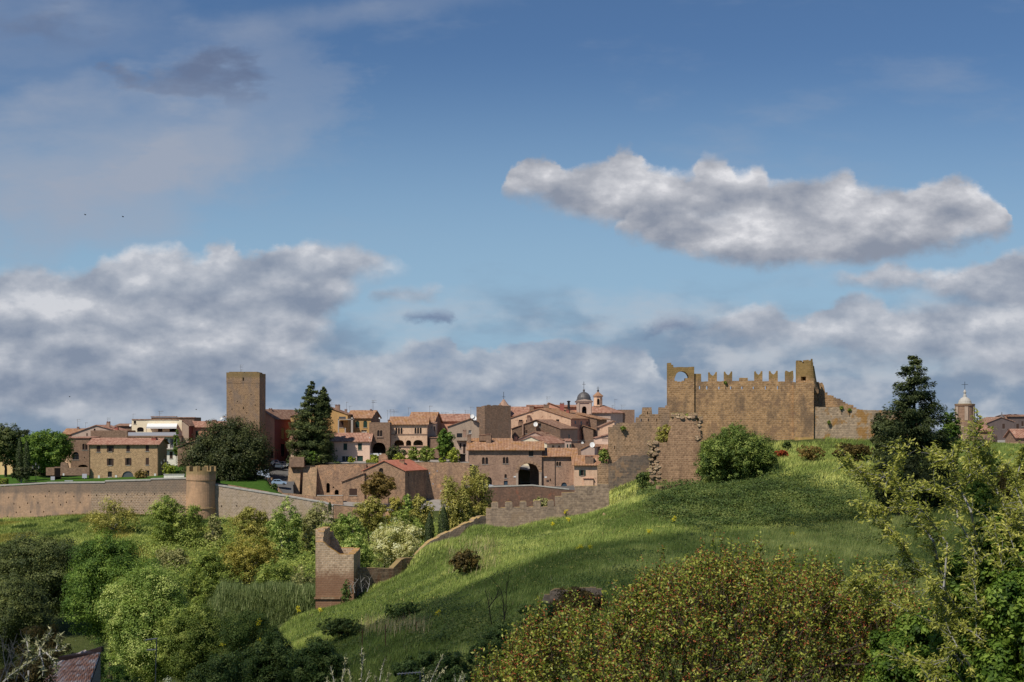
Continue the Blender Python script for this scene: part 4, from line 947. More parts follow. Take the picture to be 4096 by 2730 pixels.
h, r = house('stone_house', 'three storey tan stone house with long red pantile roof above the city wall', 1, 800, 1416, 1090, 752, 350, 9, ST_house, ('gx', 700), [
    ('wk', 866, 900, 768, 826, .3), ('ws', 974, 1003, 768, 824), ('wk', 1132, 1164, 766, 824, .8), ('wk', 1305, 1335, 763, 820, .2),
    ('ws', 973, 1001, 884, 946), ('ws', 1136, 1162, 881, 944), ('wk', 1305, 1335, 878, 942),
    ('w', 966, 1003, 1000, 1050), ('dm', 1090, 1200, 998, 1090, 1.0), ('w', 1300, 1338, 992, 1042)], rm='red', ov=.6)
chimney(r, 1, 1382, 690, 706, 353, 1.2, m=PL_red)
for a, b, c, d in ((966, 1003, 1052, 1089), (1300, 1338, 1044, 1075)): mb = MB(); px_box(mb, 1, a, b, c, d, 349.94, .055); mb.build('wall_panel', PL_cream, h)
for a, b, c, d in ((877, 894, 1036, 1062), (1031, 1048, 1034, 1054), (1381, 1398, 1020, 1046)):
    mb = MB(); px_box(mb, 1, a, b, c, d, 349.9, .09); mb.build('notice_board', M_white, h)
for x in (800, 1413):
    mb = MB(); a = P(zx(1, x), zy(1, 758), 349.85); mb.tube([a, P(zx(1, x), zy(1, 1088), 349.85)], .07, 6); mb.build('drain_pipe', M_brown, h)

h, r = house('terrace_apartments', 'cream roof terrace apartments with a white awning and pale balcony band', 1, 1180, 1630, 930, 538, 392, 11, PL_cream, ('flat', 0), [('w', 1198, 1220, 548, 574), ('dk', 1228, 1288, 604, 646, .5), ('d', 1415, 1455, 606, 646), ('dk', 1518, 1582, 606, 646)])
mb = MB(); a = P(zx(1, 1312), zy(1, 602), 387.5); b = P(zx(1, 1582), zy(1, 602), 387.5); c = P(zx(1, 1590), zy(1, 571), 391.9); d = P(zx(1, 1322), zy(1, 571), 391.9)
mb.slab(a, b, c, d, .1); mb.prism([a, b, b - Vector((0, 0, .45)), a - Vector((0, 0, .45))], (0, .06, 0)); mb.build('awning', M_awn, h)
for x, s in ((1182, 1), (1385, 1), (1588, -1)):
    mb = MB(); p = P(zx(1, x), zy(1, 538), 390); mb.tube([P(zx(1, 1312 if x < 1400 else 1582), zy(1, 602), 387.7), P(zx(1, 1312 if x < 1400 else 1582), zy(1, 648), 387.7)], .05, 5)
    if x != 1182: mb.build('awning_post', M_metal, h)
mb = MB(); px_box(mb, 1, 1148, 1592, 650, 680, 383, .25); a = P(zx(1, 1148), zy(1, 681), 383); b = P(zx(1, 1592), zy(1, 690), 383); mb.box(a.x, b.x, 383, 392, b.z, a.z - .003, 1); mb.build('balcony', [M_lav, M_chim], h)
mb = MB(); px_box(mb, 1, 1180, 1600, 538, 531, 391.8, .5); mb.build('coping', RT['brnx'], h)
antenna(r, 1, 1430, 458, 538, 396, 7, 1.3)
h, r = house('white_flats', 'narrow white house with tall glazed doors under the balcony band', 1, 1432, 1590, 920, 690, 384.2, 7, PL_white, ('flat', 0), [('ww', 1446, 1474, 706, 792), ('ww', 1524, 1554, 706, 792), ('d', 1480, 1504, 708, 792), ('wk', 1440, 1474, 826, 882), ('wk', 1520, 1548, 822, 884), ('dk', 1556, 1580, 706, 792)])
mb = MB(); px_box(mb, 1, 1432, 1566, 796, 804, 383.2, 1.0); mb.build('balcony', M_offw, h)
mb = MB()
for i in range(14): p = P(zx(1, 1434 + i * 10), zy(1, 796), 383.3); mb.tube([p, p + Vector((0, 0, 1.0))], .02, 4)
a = P(zx(1, 1434), zy(1, 796), 383.3); b = P(zx(1, 1566), zy(1, 796), 383.3); up = Vector((0, 0, 1)); mb.tube([a + up, b + up], .03, 4); mb.build('railing', M_iron, h)
h, r = house('brown_block', 'low brown block with flat tiled edge behind the cream terrace apartments', 1, 1355, 1740, 700, 516, 404, 9, ST_brown, ('flat', 0), [])
mb = MB(); px_box(mb, 1, 1350, 1580, 513, 506, 403.7, 1.2); px_box(mb, 1, 1582, 1745, 520, 514, 403.7, 1.2); mb.build('coping', RT['brnx'], h)
h, r = house('grey_side_house', 'narrow grey house end with sloping roof between the cream apartments and the pink house', 2, 306, 368, 760, 590, 389, 10, PL_grey, ('gy', 308, 572, 572, 618), [], rm='brn', side=PL_red)
h, r = house('pink_roof_house', 'salmon pink house with red pantile roof left of the tall tower', 2, 368, 745, 770, 634, 394, 10, PL_salmon, ('gx', 584), [('wg', 434, 462, 676, 745), ('wk', 515, 533, 686, 732)], rm='red', ov=.6)
chimney(r, 2, 545, 574, 590, 398, .8); chimney(r, 2, 602, 568, 588, 398, .6); chimney(r, 2, 622, 568, 588, 398, .5); dish(r, 2, 676, 556, 397, 0.43); antenna(r, 2, 90, 488, 545, 401, 3)
h, r = house('old_gable_house', 'old brown stone house with a long slanting roof left of the holm oak', 2, 262, 560, 1060, 826, 378, 10, ST_brown, ('gy', 520, 730, 822, 760), [('o', 272, 336, 990, 1050, 1.0)], rm='brn')

# ---- the tall tower
h, r = house('tall_tower', 'tall square brown stone tower with a slit window rising behind the holm oak', 2, 727, 1040, 950, 222, 372, 9.3, ST_tower, ('none',), [('o', x - 4, x + 4, y - 5, y + 6) for x, y in ((770, 300), (960, 330), (830, 395), (1000, 430), (780, 470), (920, 505), (850, 560), (990, 585), (760, 610))] + [('o', 884, 892, 448, 470)], cat='tower')
mb = MB(); k = 372 / F; x0, x1 = (zx(2, 725.5) - 2048) * k, (zx(2, 1041) - 2048) * k; z0, z1 = (HY - zy(2, 222)) * k, (HY - zy(2, 124)) * k
facade(mb, (x0, 371.97, 0), (1, 0, 0), (0, 1, 0), z0, ragged([(0, z1 + .2), (x1 - x0, z1)], .7, .10, rg), [dict(u0=(880 - 725.5) * .4209 * k, u1=(893 - 725.5) * .4209 * k, v0=(HY - zy(2, 200)) * k, v1=(HY - zy(2, 168)) * k)], thick=.8)
for a in (x0, x1 - .8): facade(mb, (a + .8, 372.73, 0), (0, 1, 0), (-1, 0, 0), z0, ragged([(0, z1), (8.5, z1)], .8, .08, rg), thick=.8)
mb.box(x0 + .8, x1 - .8, 380.4, 381.2, z0, z1 - .1); mb.box(x0 + .8, x1 - .8, 372.75, 380.4, z0 - .4, z0 + 3.2)
mb.build('parapet', ST_tower, h); antenna(h, 2, 860, 48, 128, 374, 9, 1.0); antenna(h, 2, 868, 92, 128, 375, 8, .5)
mb = MB(); p = P(zx(2, 716), zy(2, 540), 373); mb.box(p.x - .7, p.x + .5, 373, 375, p.z - .2, p.z + .05); mb.build('ledge', M_chim, h)

h, r = house('oxblood_house', 'tall house with a salmon front and dark oxblood side right of the tall tower', 2, 1060, 1183, 940, 500, 386, 16, PL_salmon, ('gy', 1060, 470, 500, 556), [('d', 1120, 1172, 868, 935), ('o', 1112, 1122, 752, 762), ('w', 1076, 1092, 684, 742)], skew=6.6, rm='brn', side=PL_red,
             side_ops=[(.25, 1.6, 650, 750), (.53, 1.6, 650, 752), (.82, 1.6, 652, 754), (.25, 1.8, 800, 915), (.53, 1.6, 805, 915), (.82, 1.6, 808, 915)])
mb = MB(); px_box(mb, 2, 1112, 1172, 862, 868, 385.8, .3); mb.build('lintel', M_offw, h); chimney(r, 2, 1145, 460, 476, 390, .9)

# ---- behind and beside the big fir
h, r = house('ochre_gable_house', 'big ochre house with wide brown gable behind the tall fir', 3, 148, 690, 800, 390, 384, 12, PL_ochre, ('gy', 500, 305, 388, 372), [('wk', 610, 650, 440, 500), ('wk', 180, 205, 430, 480), ('w', 200, 215, 385, 405)], rm='brn')
chimney(r, 3, 595, 282, 335, 388, 1.3); antenna(r, 3, 540, 262, 320, 388, 1); antenna(r, 3, 680, 258, 340, 389, 2); antenna(r, 3, 710, 295, 340, 389, 6)
mb = MB()
for x, yt in ((604, 420), (732, 404), (668, 505)):
    a = P(zx(3, x), zy(3, yt), 381); b = P(zx(3, x), zy(3, 556), 381); w = .28 if x == 732 else .16; mb.box(a.x - w, a.x + w, 380.8, 381.3, b.z - .5, a.z)
px_box(mb, 3, 600, 745, 420, 428, 380.8, 3.0); mb.build('pergola', M_offw, h)
mb = MB(); px_box(mb, 3, 608, 672, 398, 418, 380.7, .12); mb.build('blind', M_metal, h)
h, r = house('ochre_house', 'ochre house with two green arched windows above the long pink house', 3, 686, 912, 640, 405, 391, 9, PL_ochre, ('gx', 338), [('wg', 765, 802, 438, 500, .8), ('wg', 839, 876, 436, 500, .8), ('ww', 820, 872, 525, 545)], rm='ora', side=ST_brown, skew=1.8)
chimney(r, 3, 674, 325, 365, 394, .7); chimney(r, 3, 912, 325, 345, 395, .5); antenna(r, 3, 925, 242, 340, 396, 3, 1.4); antenna(r, 3, 936, 240, 340, 396, 4, 1.2)
h, r = house('long_pink_house', 'long pale pink house with green shutters and pantile roof behind the terrace', 3, 150, 900, 850, 626, 370, 9, PL_pink, ('gx', 552), [('wg', 650, 686, 652, 714), ('wg', 788, 826, 650, 714), ('ww', 634, 704, 772, 836), ('dg', 778, 836, 770, 842), ('wg', 520, 548, 652, 712), ('dg', 520, 550, 776, 845), ('wg', 262, 292, 652, 712)], rm='red', ov=.55)
mb = MB(); px_box(mb, 3, 894, 902, 592, 602, 368, 1); mb.build('gutter_end', M_white, h)
h, r = house('arch_tower_house', 'square brown tower house with twin window and large dark round arch', 3, 895, 1092, 760, 452, 374, 9, ST_brown, ('flat', 0), [('bif', 972, 1020, 527, 586), ('o', 926, 1052, 644, 748, .8)])
mb = MB(); px_box(mb, 3, 966, 1028, 588, 596, 373.8, .3); mb.build('sill', M_chim, h)
mb = MB(); px_box(mb, 3, 898, 1010, 746, 770, 371, .3); mb.build('low_parapet', M_white, h)
h, r = house('loggia_house', 'pink house with triple arched windows and an open arched loggia', 3, 1094, 1446, 690, 466, 377, 10, PL_rose, ('gx', 398), [('tri', 1144, 1212, 505, 562), ('tri', 1326, 1394, 503, 560), ('o', 1133, 1226, 620, 674, .6), ('o', 1245, 1294, 622, 674, .8), ('o', 1314, 1406, 620, 672, .6)], rm='ora', ov=.5)
mb = MB(); px_box(mb, 3, 1096, 1444, 562, 569, 376.85, .3); mb.build('string_course', M_chim, h)
mb = MB(); px_box(mb, 3, 1130, 1444, 674, 682, 376.7, .4); mb.build('loggia_parapet', M_chim, h)
chimney(r, 3, 1080, 425, 455, 379, .5); antenna(r, 3, 1100, 330, 400, 384, 2, 1.8); antenna(r, 3, 1130, 332, 400, 384, 3, 1.8); antenna(r, 3, 1070, 335, 400, 384, 5, 1.6); antenna(r, 3, 1268, 312, 360, 384, 5); antenna(r, 3, 1470, 296, 355, 386, 6); antenna(r, 3, 1512, 338, 420, 386, 7); dish(r, 3, 992, 412, 381, 0.22)
h, r = house('tall_roof_house', 'house with a tall orange roof rising behind the arched loggia', 3, 1262, 1500, 640, 462, 386.5, 12, PL_rose, ('gx', 355), [], rm='ora', side=ST_brown, skew=2)
h, r = house('mauve_end_house', 'narrow mauve grey house end between the loggia and the round dark tree', 3, 1448, 1526, 680, 462, 382, 9, PL_mauve, ('shed', 446), [('ww', 1478, 1492, 488, 514), ('o', 1514, 1524, 480, 536)], rm='brn', ov=.2)
h, r = house('low_shed', 'low brown shed with sloping roof below the mauve house end', 3, 1468, 1560, 690, 596, 378, 5, ST_brown, ('shed', 580), [], rm='brn', ov=.2)

# ---- roofs behind the square tower
h, r = house('row_house', 'salmon house with brick red roof and aerials left of the square tower', 4, 100, 410, 700, 436, 398, 11, PL_salmon, ('gx', 372), [], rm='red')
chimney(r, 4, 308, 428, 446, 399, .5); antenna(r, 4, 45, 295, 380, 402, 1, 1.2); antenna(r, 4, 198, 355, 430, 401, 2); antenna(r, 4, 268, 340, 380, 402, 3, 1.3); antenna(r, 4, 160, 355, 390, 403, 8)
mb = MB(); px_box(mb, 4, 108, 392, 372, 400, 405, 4); mb.build('back_block', ST_brown, h)
h, r = house('grey_gable_house', 'grey brown gable house with two satellite dishes behind the round dark tree', 4, 215, 520, 860, 490, 388, 11, PL_grey, ('gy', 428, 414, 490, 455), [('ww', 414, 440, 527, 558)], rm='brn', ov=.3)
dish(r, 4, 449, 395, 387, 0.58); dish(r, 4, 472, 413, 387, 0.58); antenna(r, 4, 385, 335, 425, 391, 4, 1.4); antenna(r, 4, 436, 305, 415, 391, 2, 1.2)
h, r = house('tower_annexe', 'small grey annexe with dark balcony at the left end of the gatehouse', 4, 298, 412, 860, 612, 374, 7, PL_mauve, ('flat', 0), [('wk', 328, 345, 650, 700), ('wk', 362, 384, 660, 750), ('dk', 326, 384, 752, 850)])
mb = MB(); px_box(mb, 4, 296, 420, 596, 626, 373, .9); mb.build('balcony', PL_grey, h); chimney(r, 4, 377, 522, 590, 376, .9); chimney(r, 4, 418, 575, 640, 374, 1.0, m=ST_brown)
mb = MB(); px_box(mb, 4, 302, 352, 556, 596, 376, 1.5); mb.build('water_tank', M_iron, h)

def square_tower():
    t = thing('square_tower', 'blunt square brown stone tower with one corner turned to the viewer', 'tower', tuple(P(zx(4, 650), zy(4, 620), 385)))
    Y = 385.0; k = Y / F; xc = zx(4, 568); zt = (HY - zy(4, 292)) * k
    A = Vector(((zx(4, 489) - 2048) * (Y + 4.5) / F, Y + 4.5, 0)); Bc = Vector(((xc - 2048) * k, Y, 0)); Cc = Vector(((zx(4, 816) - 2048) * (Y + 3.2) / F, Y + 3.2, 0))
    mb = MB()
    for a, b in ((A, Bc), (Bc, Cc)):
        d = (b - a); Ln = d.length; d.normalize(); n = Vector((-d.y, d.x, 0))
        if n.y < 0: n = -n
        ops = [dict(u0=Ln * .50, u1=Ln * .62, v0=zt - 21, v1=zt - 16.5)] if a is A else []
        facade(mb, a, d, n, zt - 32, ragged([(0, zt + (.1 if a is Bc else -.6)), (Ln, zt)], .9, .12, rg), ops, thick=.7)
    for a, b in ((A, A + (Cc - Bc)), (Cc, Cc + (A - Bc))):
        mb.poly([(*a.xy, zt - 32), (*b.xy, zt - 32), (*b.xy, zt - .3), (*a.xy, zt - .3)])
    q = [A, Bc, Cc, A + Cc - Bc]; mb.poly([(*p.xy, zt - 1.0) for p in q]); mb.build('wall', ST_grout, t)
square_tower()
def spire():
    t = thing('church_spire', 'small pointed grey spire with a cross behind the square tower', 'spire', tuple(P(zx(4, 750), zy(4, 300), 420)))
    c = P(zx(4, 748), zy(4, 300), 420); k = 420 / F * .4208; mb = MB(); mb.lathe((c.x, 420, c.z - 3), [(2.2, -3), (2.2, 3.2), (1.6, 3.4), (.55, 3 + 52 * k), (.4, 3 + 62 * k), (.1, 3 + 66 * k)], 8); mb.build('roof', M_chim, t)
    mb = MB(); z1 = c.z + 60 * k; z2 = c.z + 138 * k; mb.tube([(c.x, 420, z1), (c.x, 420, z2)], .07, 5); mb.tube([(c.x - .5, 420, z2 - 1.6), (c.x + .5, 420, z2 - 1.6)], .06, 5); mb.build('cross', M_iron, t)
    mb = MB(); a = P(zx(4, 714), zy(4, 268), 418); mb.tube([a - Vector((0, 0, 3)), a], .09, 5); mb.build('post', M_iron, t)
spire()

# ---- cluster on the right of the square tower
h, r = house('far_roof_house', 'salmon house with long dark red roof directly right of the square tower top', 4, 800, 986, 480, 386, 420, 11, PL_salmon, ('gx', 304), [], rm='red', ov=.3)
h, r = house('orange_row_house', 'orange plastered row house with thin red roof behind the big pale gable', 4, 982, 1440, 460, 302, 430, 10, PL_salmon, ('gx', 292), [], rm='red', ov=.6)
chimney(r, 4, 998, 292, 350, 429, 2.4, m=ST_brown); antenna(r, 4, 1160, 208, 295, 425, 2, 1.3)
h, r = house('slope_roof_house', 'house with a long tiled roof falling right behind the big pale gable', 4, 1160, 1330, 480, 320, 424, 14, PL_salmon, ('gy', 1176, 264, 300, 322), [], rm='ora')
h, r = house('big_gable_house', 'big worn rose house with the broadest low gable and a square attic window', 4, 818, 1386, 700, 412, 406, 14, PL_rose, ('gy', 1092, 318, 408, 412), [('w', 1246, 1276, 424, 464), ('w', 892, 928, 428, 462), ('w', 962, 990, 428, 452)], skew=8.2, rm='ora', side=PL_salmon,
             side_ops=[(.18, 1.0, 440, 470), (.42, 1.0, 442, 472), (.66, 1.0, 444, 474), (.5, 2.0, 568, 640)])
chimney(r, 4, 1153, 278, 350, 411, 1.7, m=ST_brown); chimney(r, 4, 986, 384, 435, 405.5, .9); chimney(r, 4, 1108, 396, 425, 407, 1.0)
chimney(r, 4, 1302, 266, 370, 415, 1.3, m=PL_red); chimney(r, 4, 1356, 326, 380, 414, .9, m=PL_red)
mb = MB(); a = P(zx(4, 1366), zy(4, 258), 414); mb.tube([a - Vector((0, 0, 6)), a], .38, 10); mb.lathe((a.x, a.y, a.z), [(.55, 0), (.6, .25), (.1, .4)], 10); mb.build('flue', M_iron, r)
h, r = house('dark_gable_house', 'dark grey brown gable house with a white satellite dish before the big rose gable', 4, 826, 1286, 720, 512, 397, 10, ST_grout, ('gy', 1060, 425, 510, 508), [('w', 1076, 1104, 462, 496), ('wk', 956, 974, 526, 560), ('wk', 1110, 1120, 532, 552)], skew=5.6, rm='brn', side=PL_grey, side_ops=[(.5, 1.0, 570, 650)])
dish(h, 4, 1051, 470, 396, 0.65); chimney(r, 4, 910, 440, 490, 399, 1.5, m=ST_brown); chimney(r, 4, 985, 392, 460, 402, 1.0)
mb = MB(); px_box(mb, 4, 922, 936, 466, 578, 396.4, .5); mb.build('flue', M_chim, h)
h, r = house('middle_gable_house', 'narrow mauve house with a tile gable between the dark gable and the gatehouse', 4, 866, 1232, 740, 632, 391, 8, PL_mauve, ('gy', 1044, 540, 620, 618), [('wk', 1126, 1146, 588, 608)], skew=3.6, rm='brn')
chimney(r, 4, 1166, 548, 610, 393, .9); chimney(r, 4, 863, 582, 650, 391, .9, m=PL_salmon); chimney(r, 4, 1114, 528, 570, 396, .7)
h, r = house('cream_gable_house', 'small cream house with a low gable and dark arch behind the gatehouse roof', 4, 880, 1160, 760, 640, 385, 8, PL_cream, ('gy', 1010, 584, 634, 648), [('o', 1072, 1130, 658, 720, 1.0)], skew=6.0, drop=9, rm='red', side_ops=[(.3, 1.1, 672, 698), (.6, 1.1, 674, 700)])

def bell_tower():
    t = thing('bell_tower', 'stone bell tower with dark ribbed dome pediment and hanging bell', 'tower', tuple(P(zx(4, 1512), zy(4, 385), 428)))
    Y = 428.0; k = Y / F * .4208; cx = P(zx(4, 1514), 0, Y).x; zz = lambda y: (HY - zy(4, y)) / F * Y; w = 72 * k
    mb = MB(); facade(mb, (cx - w, Y, 0), (1, 0, 0), (0, 1, 0), zz(470), [(0, zz(262)), (2 * w, zz(262))], [dict(u0=w - 22 * k, u1=w + 22 * k, v0=zz(372), v1=zz(322), arch=22 * k)], thick=.7)
    mb.box(cx - w, cx - w + .7, Y + .7, Y + 2 * w, zz(470), zz(262)); mb.box(cx + w - .7, cx + w, Y + .7, Y + 2 * w, zz(470), zz(262)); mb.box(cx - w + .7, cx + w - .7, Y + 2 * w - .6, Y + 2 * w, zz(470), zz(262))
    mb.box(cx - w - .35, cx + w + .35, Y - .35, Y + 2 * w + .35, zz(262) + .003, zz(250)); mb.prism([(cx - w - .5, Y - .5, zz(250) + .003), (cx + w + .5, Y - .5, zz(250) + .003), (cx, Y - .5, zz(232))], (0, 2 * w + 1, 0))
    for s in (-1, 1): mb.box(cx + s * w * .78 - .32, cx + s * w * .78 + .32, Y - .2, Y - .003, zz(372), zz(264))
    mb.build('belfry', PL_mauve, t)
    mb = MB(); R_ = 70 * k; mb.lathe((cx, Y + w, 0), [(R_ * 1.06, zz(248)), (R_ * 1.06, zz(236)), (R_ * .95, zz(232)), (R_ * .93, zz(215)), (R_ * .82, zz(195)), (R_ * .62, zz(178)), (R_ * .36, zz(166)), (R_ * .14, zz(161)), (R_ * .12, zz(150)), (R_ * .17, zz(145)), (R_ * .08, zz(136)), (.05, zz(132))], 24)
    mb.build('dome', M_lead, t, smooth=False)
    mb = MB(); mb.tube([(cx, Y + w, zz(136)), (cx, Y + w, zz(62))], .07, 5); mb.tube([(cx - .55, Y + w, zz(88)), (cx + .55, Y + w, zz(88))], .06, 5); mb.build('cross', M_iron, t)
    mb = MB(); mb.lathe((cx, Y + 1.6, zz(352)), [(.75, -.6), (.62, -.2), (.45, .5), (.2, .8), (.06, 1.2)], 14); mb.build('bell', M_iron, t)
bell_tower()
def lantern_church():
    t = thing('lantern_church', 'church with wide tiled polygon roof and a small orange topped lantern', 'church', tuple(P(zx(4, 1740), zy(4, 470), 442)))
    Y = 442.0; k = Y / F * .4208; c = P(zx(4, 1652), 0, Y).x; zz = lambda y: (HY - zy(4, y)) / F * Y
    mb = MB(); r0 = 250 * k; n = 8
    mb.lathe((c + 20 * k, Y + 6, 0), [(r0 * .93, zz(520)), (r0 * .93, zz(362))], n, a0=R(22.5)); mb.build('wall', PL_mauve, t)
    mb = MB(); mb.lathe((c + 20 * k, Y + 6, 0), [(r0, zz(366)), (r0, zz(360)), (44 * k, zz(286))], n, a0=R(22.5)); mb.build('roof', RT['redx'], t)
    mb = MB(); r1 = 46 * k; cc = (c, Y + 4, 0); 
    mb.lathe(cc, [(r1, zz(300)), (r1, zz(285)), (r1 * .95, zz(284)), (r1 * .95, zz(208)), (r1 * 1.12, zz(205)), (r1 * 1.12, zz(200))], 8, a0=R(22.5)); L_ = mb.build('lantern', PL_rose, t)
    mb = MB(); mb.lathe(cc, [(r1 * 1.2, zz(199)), (r1 * .62, zz(178)), (r1 * .16, zz(160)), (.02, zz(150))], 8, a0=R(22.5)); mb.build('lantern_roof', RT['orax'], L_)
    mb = MB(); yf = Y + 4 - r1 * .90
    for s, w_ in ((0, 12),): mb.prism([(c + u * k, yf - .02, zz(v)) for u, v in ((-w_, 283), (w_, 283), (w_, 238), (w_ * .7, 228), (0, 224), (-w_ * .7, 228), (-w_, 238))], (0, .1, 0))
    mb.build('window', M_dark, L_)
    mb = MB(); mb.tube([(c, Y + 4, zz(152)), (c, Y + 4, zz(108))], .08, 5); mb.lathe((c, Y + 4, zz(148)), [(.3, -.3), (.4, 0), (.1, .5)], 8); mb.tube([(c - .5, Y + 4, zz(124)), (c + .5, Y + 4, zz(124))], .06, 5); mb.build('cross', M_iron, L_)
    antenna(t, 4, 1805, 232, 330, 444, 3, 1.5)
lantern_church()
h, r = house('long_roof_house', 'brown house with one long roof slope falling right below the domed bell tower', 4, 1368, 1632, 640, 420, 416, 12, ST_brown, ('gy', 1370, 356, 400, 414), [('w', 1536, 1556, 440, 462)], skew=4.0, rm='ora', ov=1.6)
h, r = house('lean_roof_house', 'small dark house with drooping tiled roof at the foot of the long brown roof', 4, 1500, 1600, 650, 500, 411, 8, ST_brown, ('gy', 1500, 478, 490, 512), [], rm='ora', ov=1.0)
h, r = house('side_roof_house', 'pale gable house end touching the castle left wing at its foot', 4, 1660, 1800, 660, 500, 395, 9, PL_rose, ('gy', 1790, 436, 492, 440), [], rm='brn')
h, r = house('back_tower_house', 'plain brown tower house behind the tiled church and left of the castle', 4, 1840, 1992, 640, 332, 445, 9, ST_brown, ('flat', 0), [])
antenna(r, 4, 1870, 285, 335, 446, 1, 1.6); antenna(r, 4, 1780, 290, 345, 440, 2)
h, r = house('pink_terrace_house', 'low pink house with a railed terrace beside the castle left wing', 4, 1618, 1790, 720, 600, 386, 8, PL_pink, ('gy', 1770, 560, 598, 566), [], rm='red', ov=.2)
mb = MB()
for i in range(13): p = P(zx(4, 1676 + i * 6), zy(4, 612), 385.6); mb.tube([p, p + Vector((0, 0, .9))], .025, 4)
a = P(zx(4, 1676), zy(4, 612), 385.6); mb.tube([a + Vector((0, 0, .9)), P(zx(4, 1750), zy(4, 612), 385.6) + Vector((0, 0, .9))], .035, 4); mb.build('railing', M_iron, h)
h, r = house('terrace_block', 'flat roofed brown terrace block behind the right end of the gatehouse', 4, 1388, 1620, 800, 655, 380, 9, ST_brown, ('flat', 0), [])
mb = MB()
for i in range(18): p = P(zx(4, 1384 + i * 13), zy(4, 655), 380.2); mb.tube([p, p + Vector((0, 0, .95))], .02, 4)
a = P(zx(4, 1384), zy(4, 655), 380.2); mb.tube([a + Vector((0, 0, .95)), P(zx(4, 1605), zy(4, 655), 380.2) + Vector((0, 0, .95))], .03, 4); mb.build('railing', M_metal, h); dish(r, 4, 1496, 648, 381, 0.36)
h, r = house('green_door_house', 'narrow house with green shuttered windows behind the gatehouse right roof', 4, 1338, 1390, 760, 628, 377, 8, PL_mauve, ('shed', 608), [('wg', 1348, 1362, 660, 704), ('wg', 1374, 1388, 660, 710)], rm='red', ov=.2)
h, r = house('small_gable_house', 'small pale gable house with a satellite dish above the pink corner house', 4, 1484, 1612, 800, 706, 373, 8, PL_mauve, ('gy', 1572, 664, 706, 680), [], skew=3, rm='ora')
dish(r, 4, 1590, 665, 371, 0.72)
h, r = house('orange_shed', 'low house with orange roof just left of the castle shrub', 4, 1606, 1760, 790, 700, 376, 7, PL_salmon, ('gx', 662), [('wg', 1630, 1644, 740, 770)], rm='ora')

# ---- the gatehouse
h, r = house('gatehouse', 'long brown stone gatehouse with a big dark archway and orange lichened roof', 4, 418, 1110, 1070, 704, 362, 9, ST_gate, ('gx', 634), [
    ('bif', 542, 600, 785, 850), ('bif', 740, 794, 783, 845), ('w', 986, 1030, 726, 774), ('w', 755, 778, 944, 982, .9), ('db', 750, 786, 1008, 1062), ('dk', 575, 636, 972, 1068, 1.0), ('o', 887, 1084, 843, 1064, .82)], rm='ora', ov=.75, back_ops=[('o', 890, 1000, 846, 1064, .8)], cat='gatehouse')
G1 = h
mb = MB(); k = 362 / F; 
for a, b, y1, y2, Yr in ((404, 652, 672, 604, 366), (632, 840, 640, 606, 368)):
    p = [P(zx(4, a), zy(4, y1), Yr - 1.5), P(zx(4, b), zy(4, y1), Yr - 1.5), P(zx(4, b - 6), zy(4, y2), Yr + 4), P(zx(4, a + 12), zy(4, y2), Yr + 4)]
    mb.slab(*[q + Vector((0, 0, .1)) for q in p], .16)
    mb.prism([p[0] - Vector((0, 0, .1)), p[3] - Vector((0, 0, .1)), Vector((p[3].x, p[3].y, p[0].z - 1.5)), p[0] - Vector((0, 0, 1.5))], (.3, 0, 0)); mb.prism([p[1] - Vector((.5, 0, .1)), p[2] - Vector((.5, 0, .1)), Vector((p[2].x - .5, p[2].y, p[0].z - 1.5)), p[1] - Vector((.5, 0, 1.5))], (.3, 0, 0))
mb.build('upper_roof', RT['orax'], h)
chimney(r, 4, 552, 566, 606, 367, 2.2, m=ST_brown); chimney(r, 4, 604, 560, 630, 366, 1.4, m=ST_brown); chimney(r, 4, 420, 568, 640, 366, 1.0, m=ST_brown); chimney(r, 4, 622, 575, 630, 367, .8)
mb = MB(); c0 = zx(4, 985.5); r0 = 98.5 * .4208 * k; cx_ = (c0 - 2048) * k; zs = (HY - zy(4, 924)) * k
for i in range(11):                                # voussoir ring of the big arch, butted stone by stone
    a0, a1 = math.pi * i / 11 + .02, math.pi * (i + 1) / 11 - .02
    mb.prism([(cx_ + rr * math.cos(a), 361.93, zs + rr * .82 * math.sin(a)) for rr, a in ((r0 + .02, a0), (r0 + .8, a0), (r0 + .8, a1), (r0 + .02, a1))], (0, .065, 0))
mb.build('arch_ring', ST_terr, G1)
mb = MB(); px_box(mb, 4, 864, 886, 936, 1064, 361.9, .09); px_box(mb, 4, 1086, 1108, 936, 1062, 361.9, .09); px_box(mb, 4, 1082, 1112, 926, 935, 361.85, .14); mb.build('arch_pier', PL_grey, G1)
for a, b, c, d in ((842, 864, 962, 976), (1136, 1158, 966, 980)):
    mb = MB(); px_box(mb, 4, a, b, c, d, 361.9, .09); mb.build('wall_plaque', M_white, G1)
h, r = house('gatehouse_wing', 'lower right wing of the gatehouse with twin window and blue arched door', 4, 1112, 1432, 1095, 766, 362.6, 9, ST_gate, ('gx', 696), [('bif', 1248, 1294, 826, 868), ('db', 1294, 1350, 1024, 1086, 1.0), ('o', 1186, 1196, 988, 1012)], rm='ora', ov=.7, cat='house')
mb = MB(); mb.tube([P(zx(4, 1236), zy(4, 775), 362.45), P(zx(4, 1236), zy(4, 1085), 362.45)], .08, 6); mb.build('drain_pipe', M_iron, h)
h, r = house('corner_house', 'small pink corner house with green shutters and tiled hip roof beside the castle wall', 4, 1420, 1646, 1090, 846, 358.5, 8, PL_rose, ('gx', 764), [('wS', 1480, 1510, 906, 960)], rm='ora', ov=.7)
chimney(r, 4, 1560, 768, 822, 359.5, 2.2, m=ST_brown)
mb = MB(); px_box(mb, 4, 1508, 1600, 992, 1054, 358.1, .39); mb.build('porch', PL_rose, h)
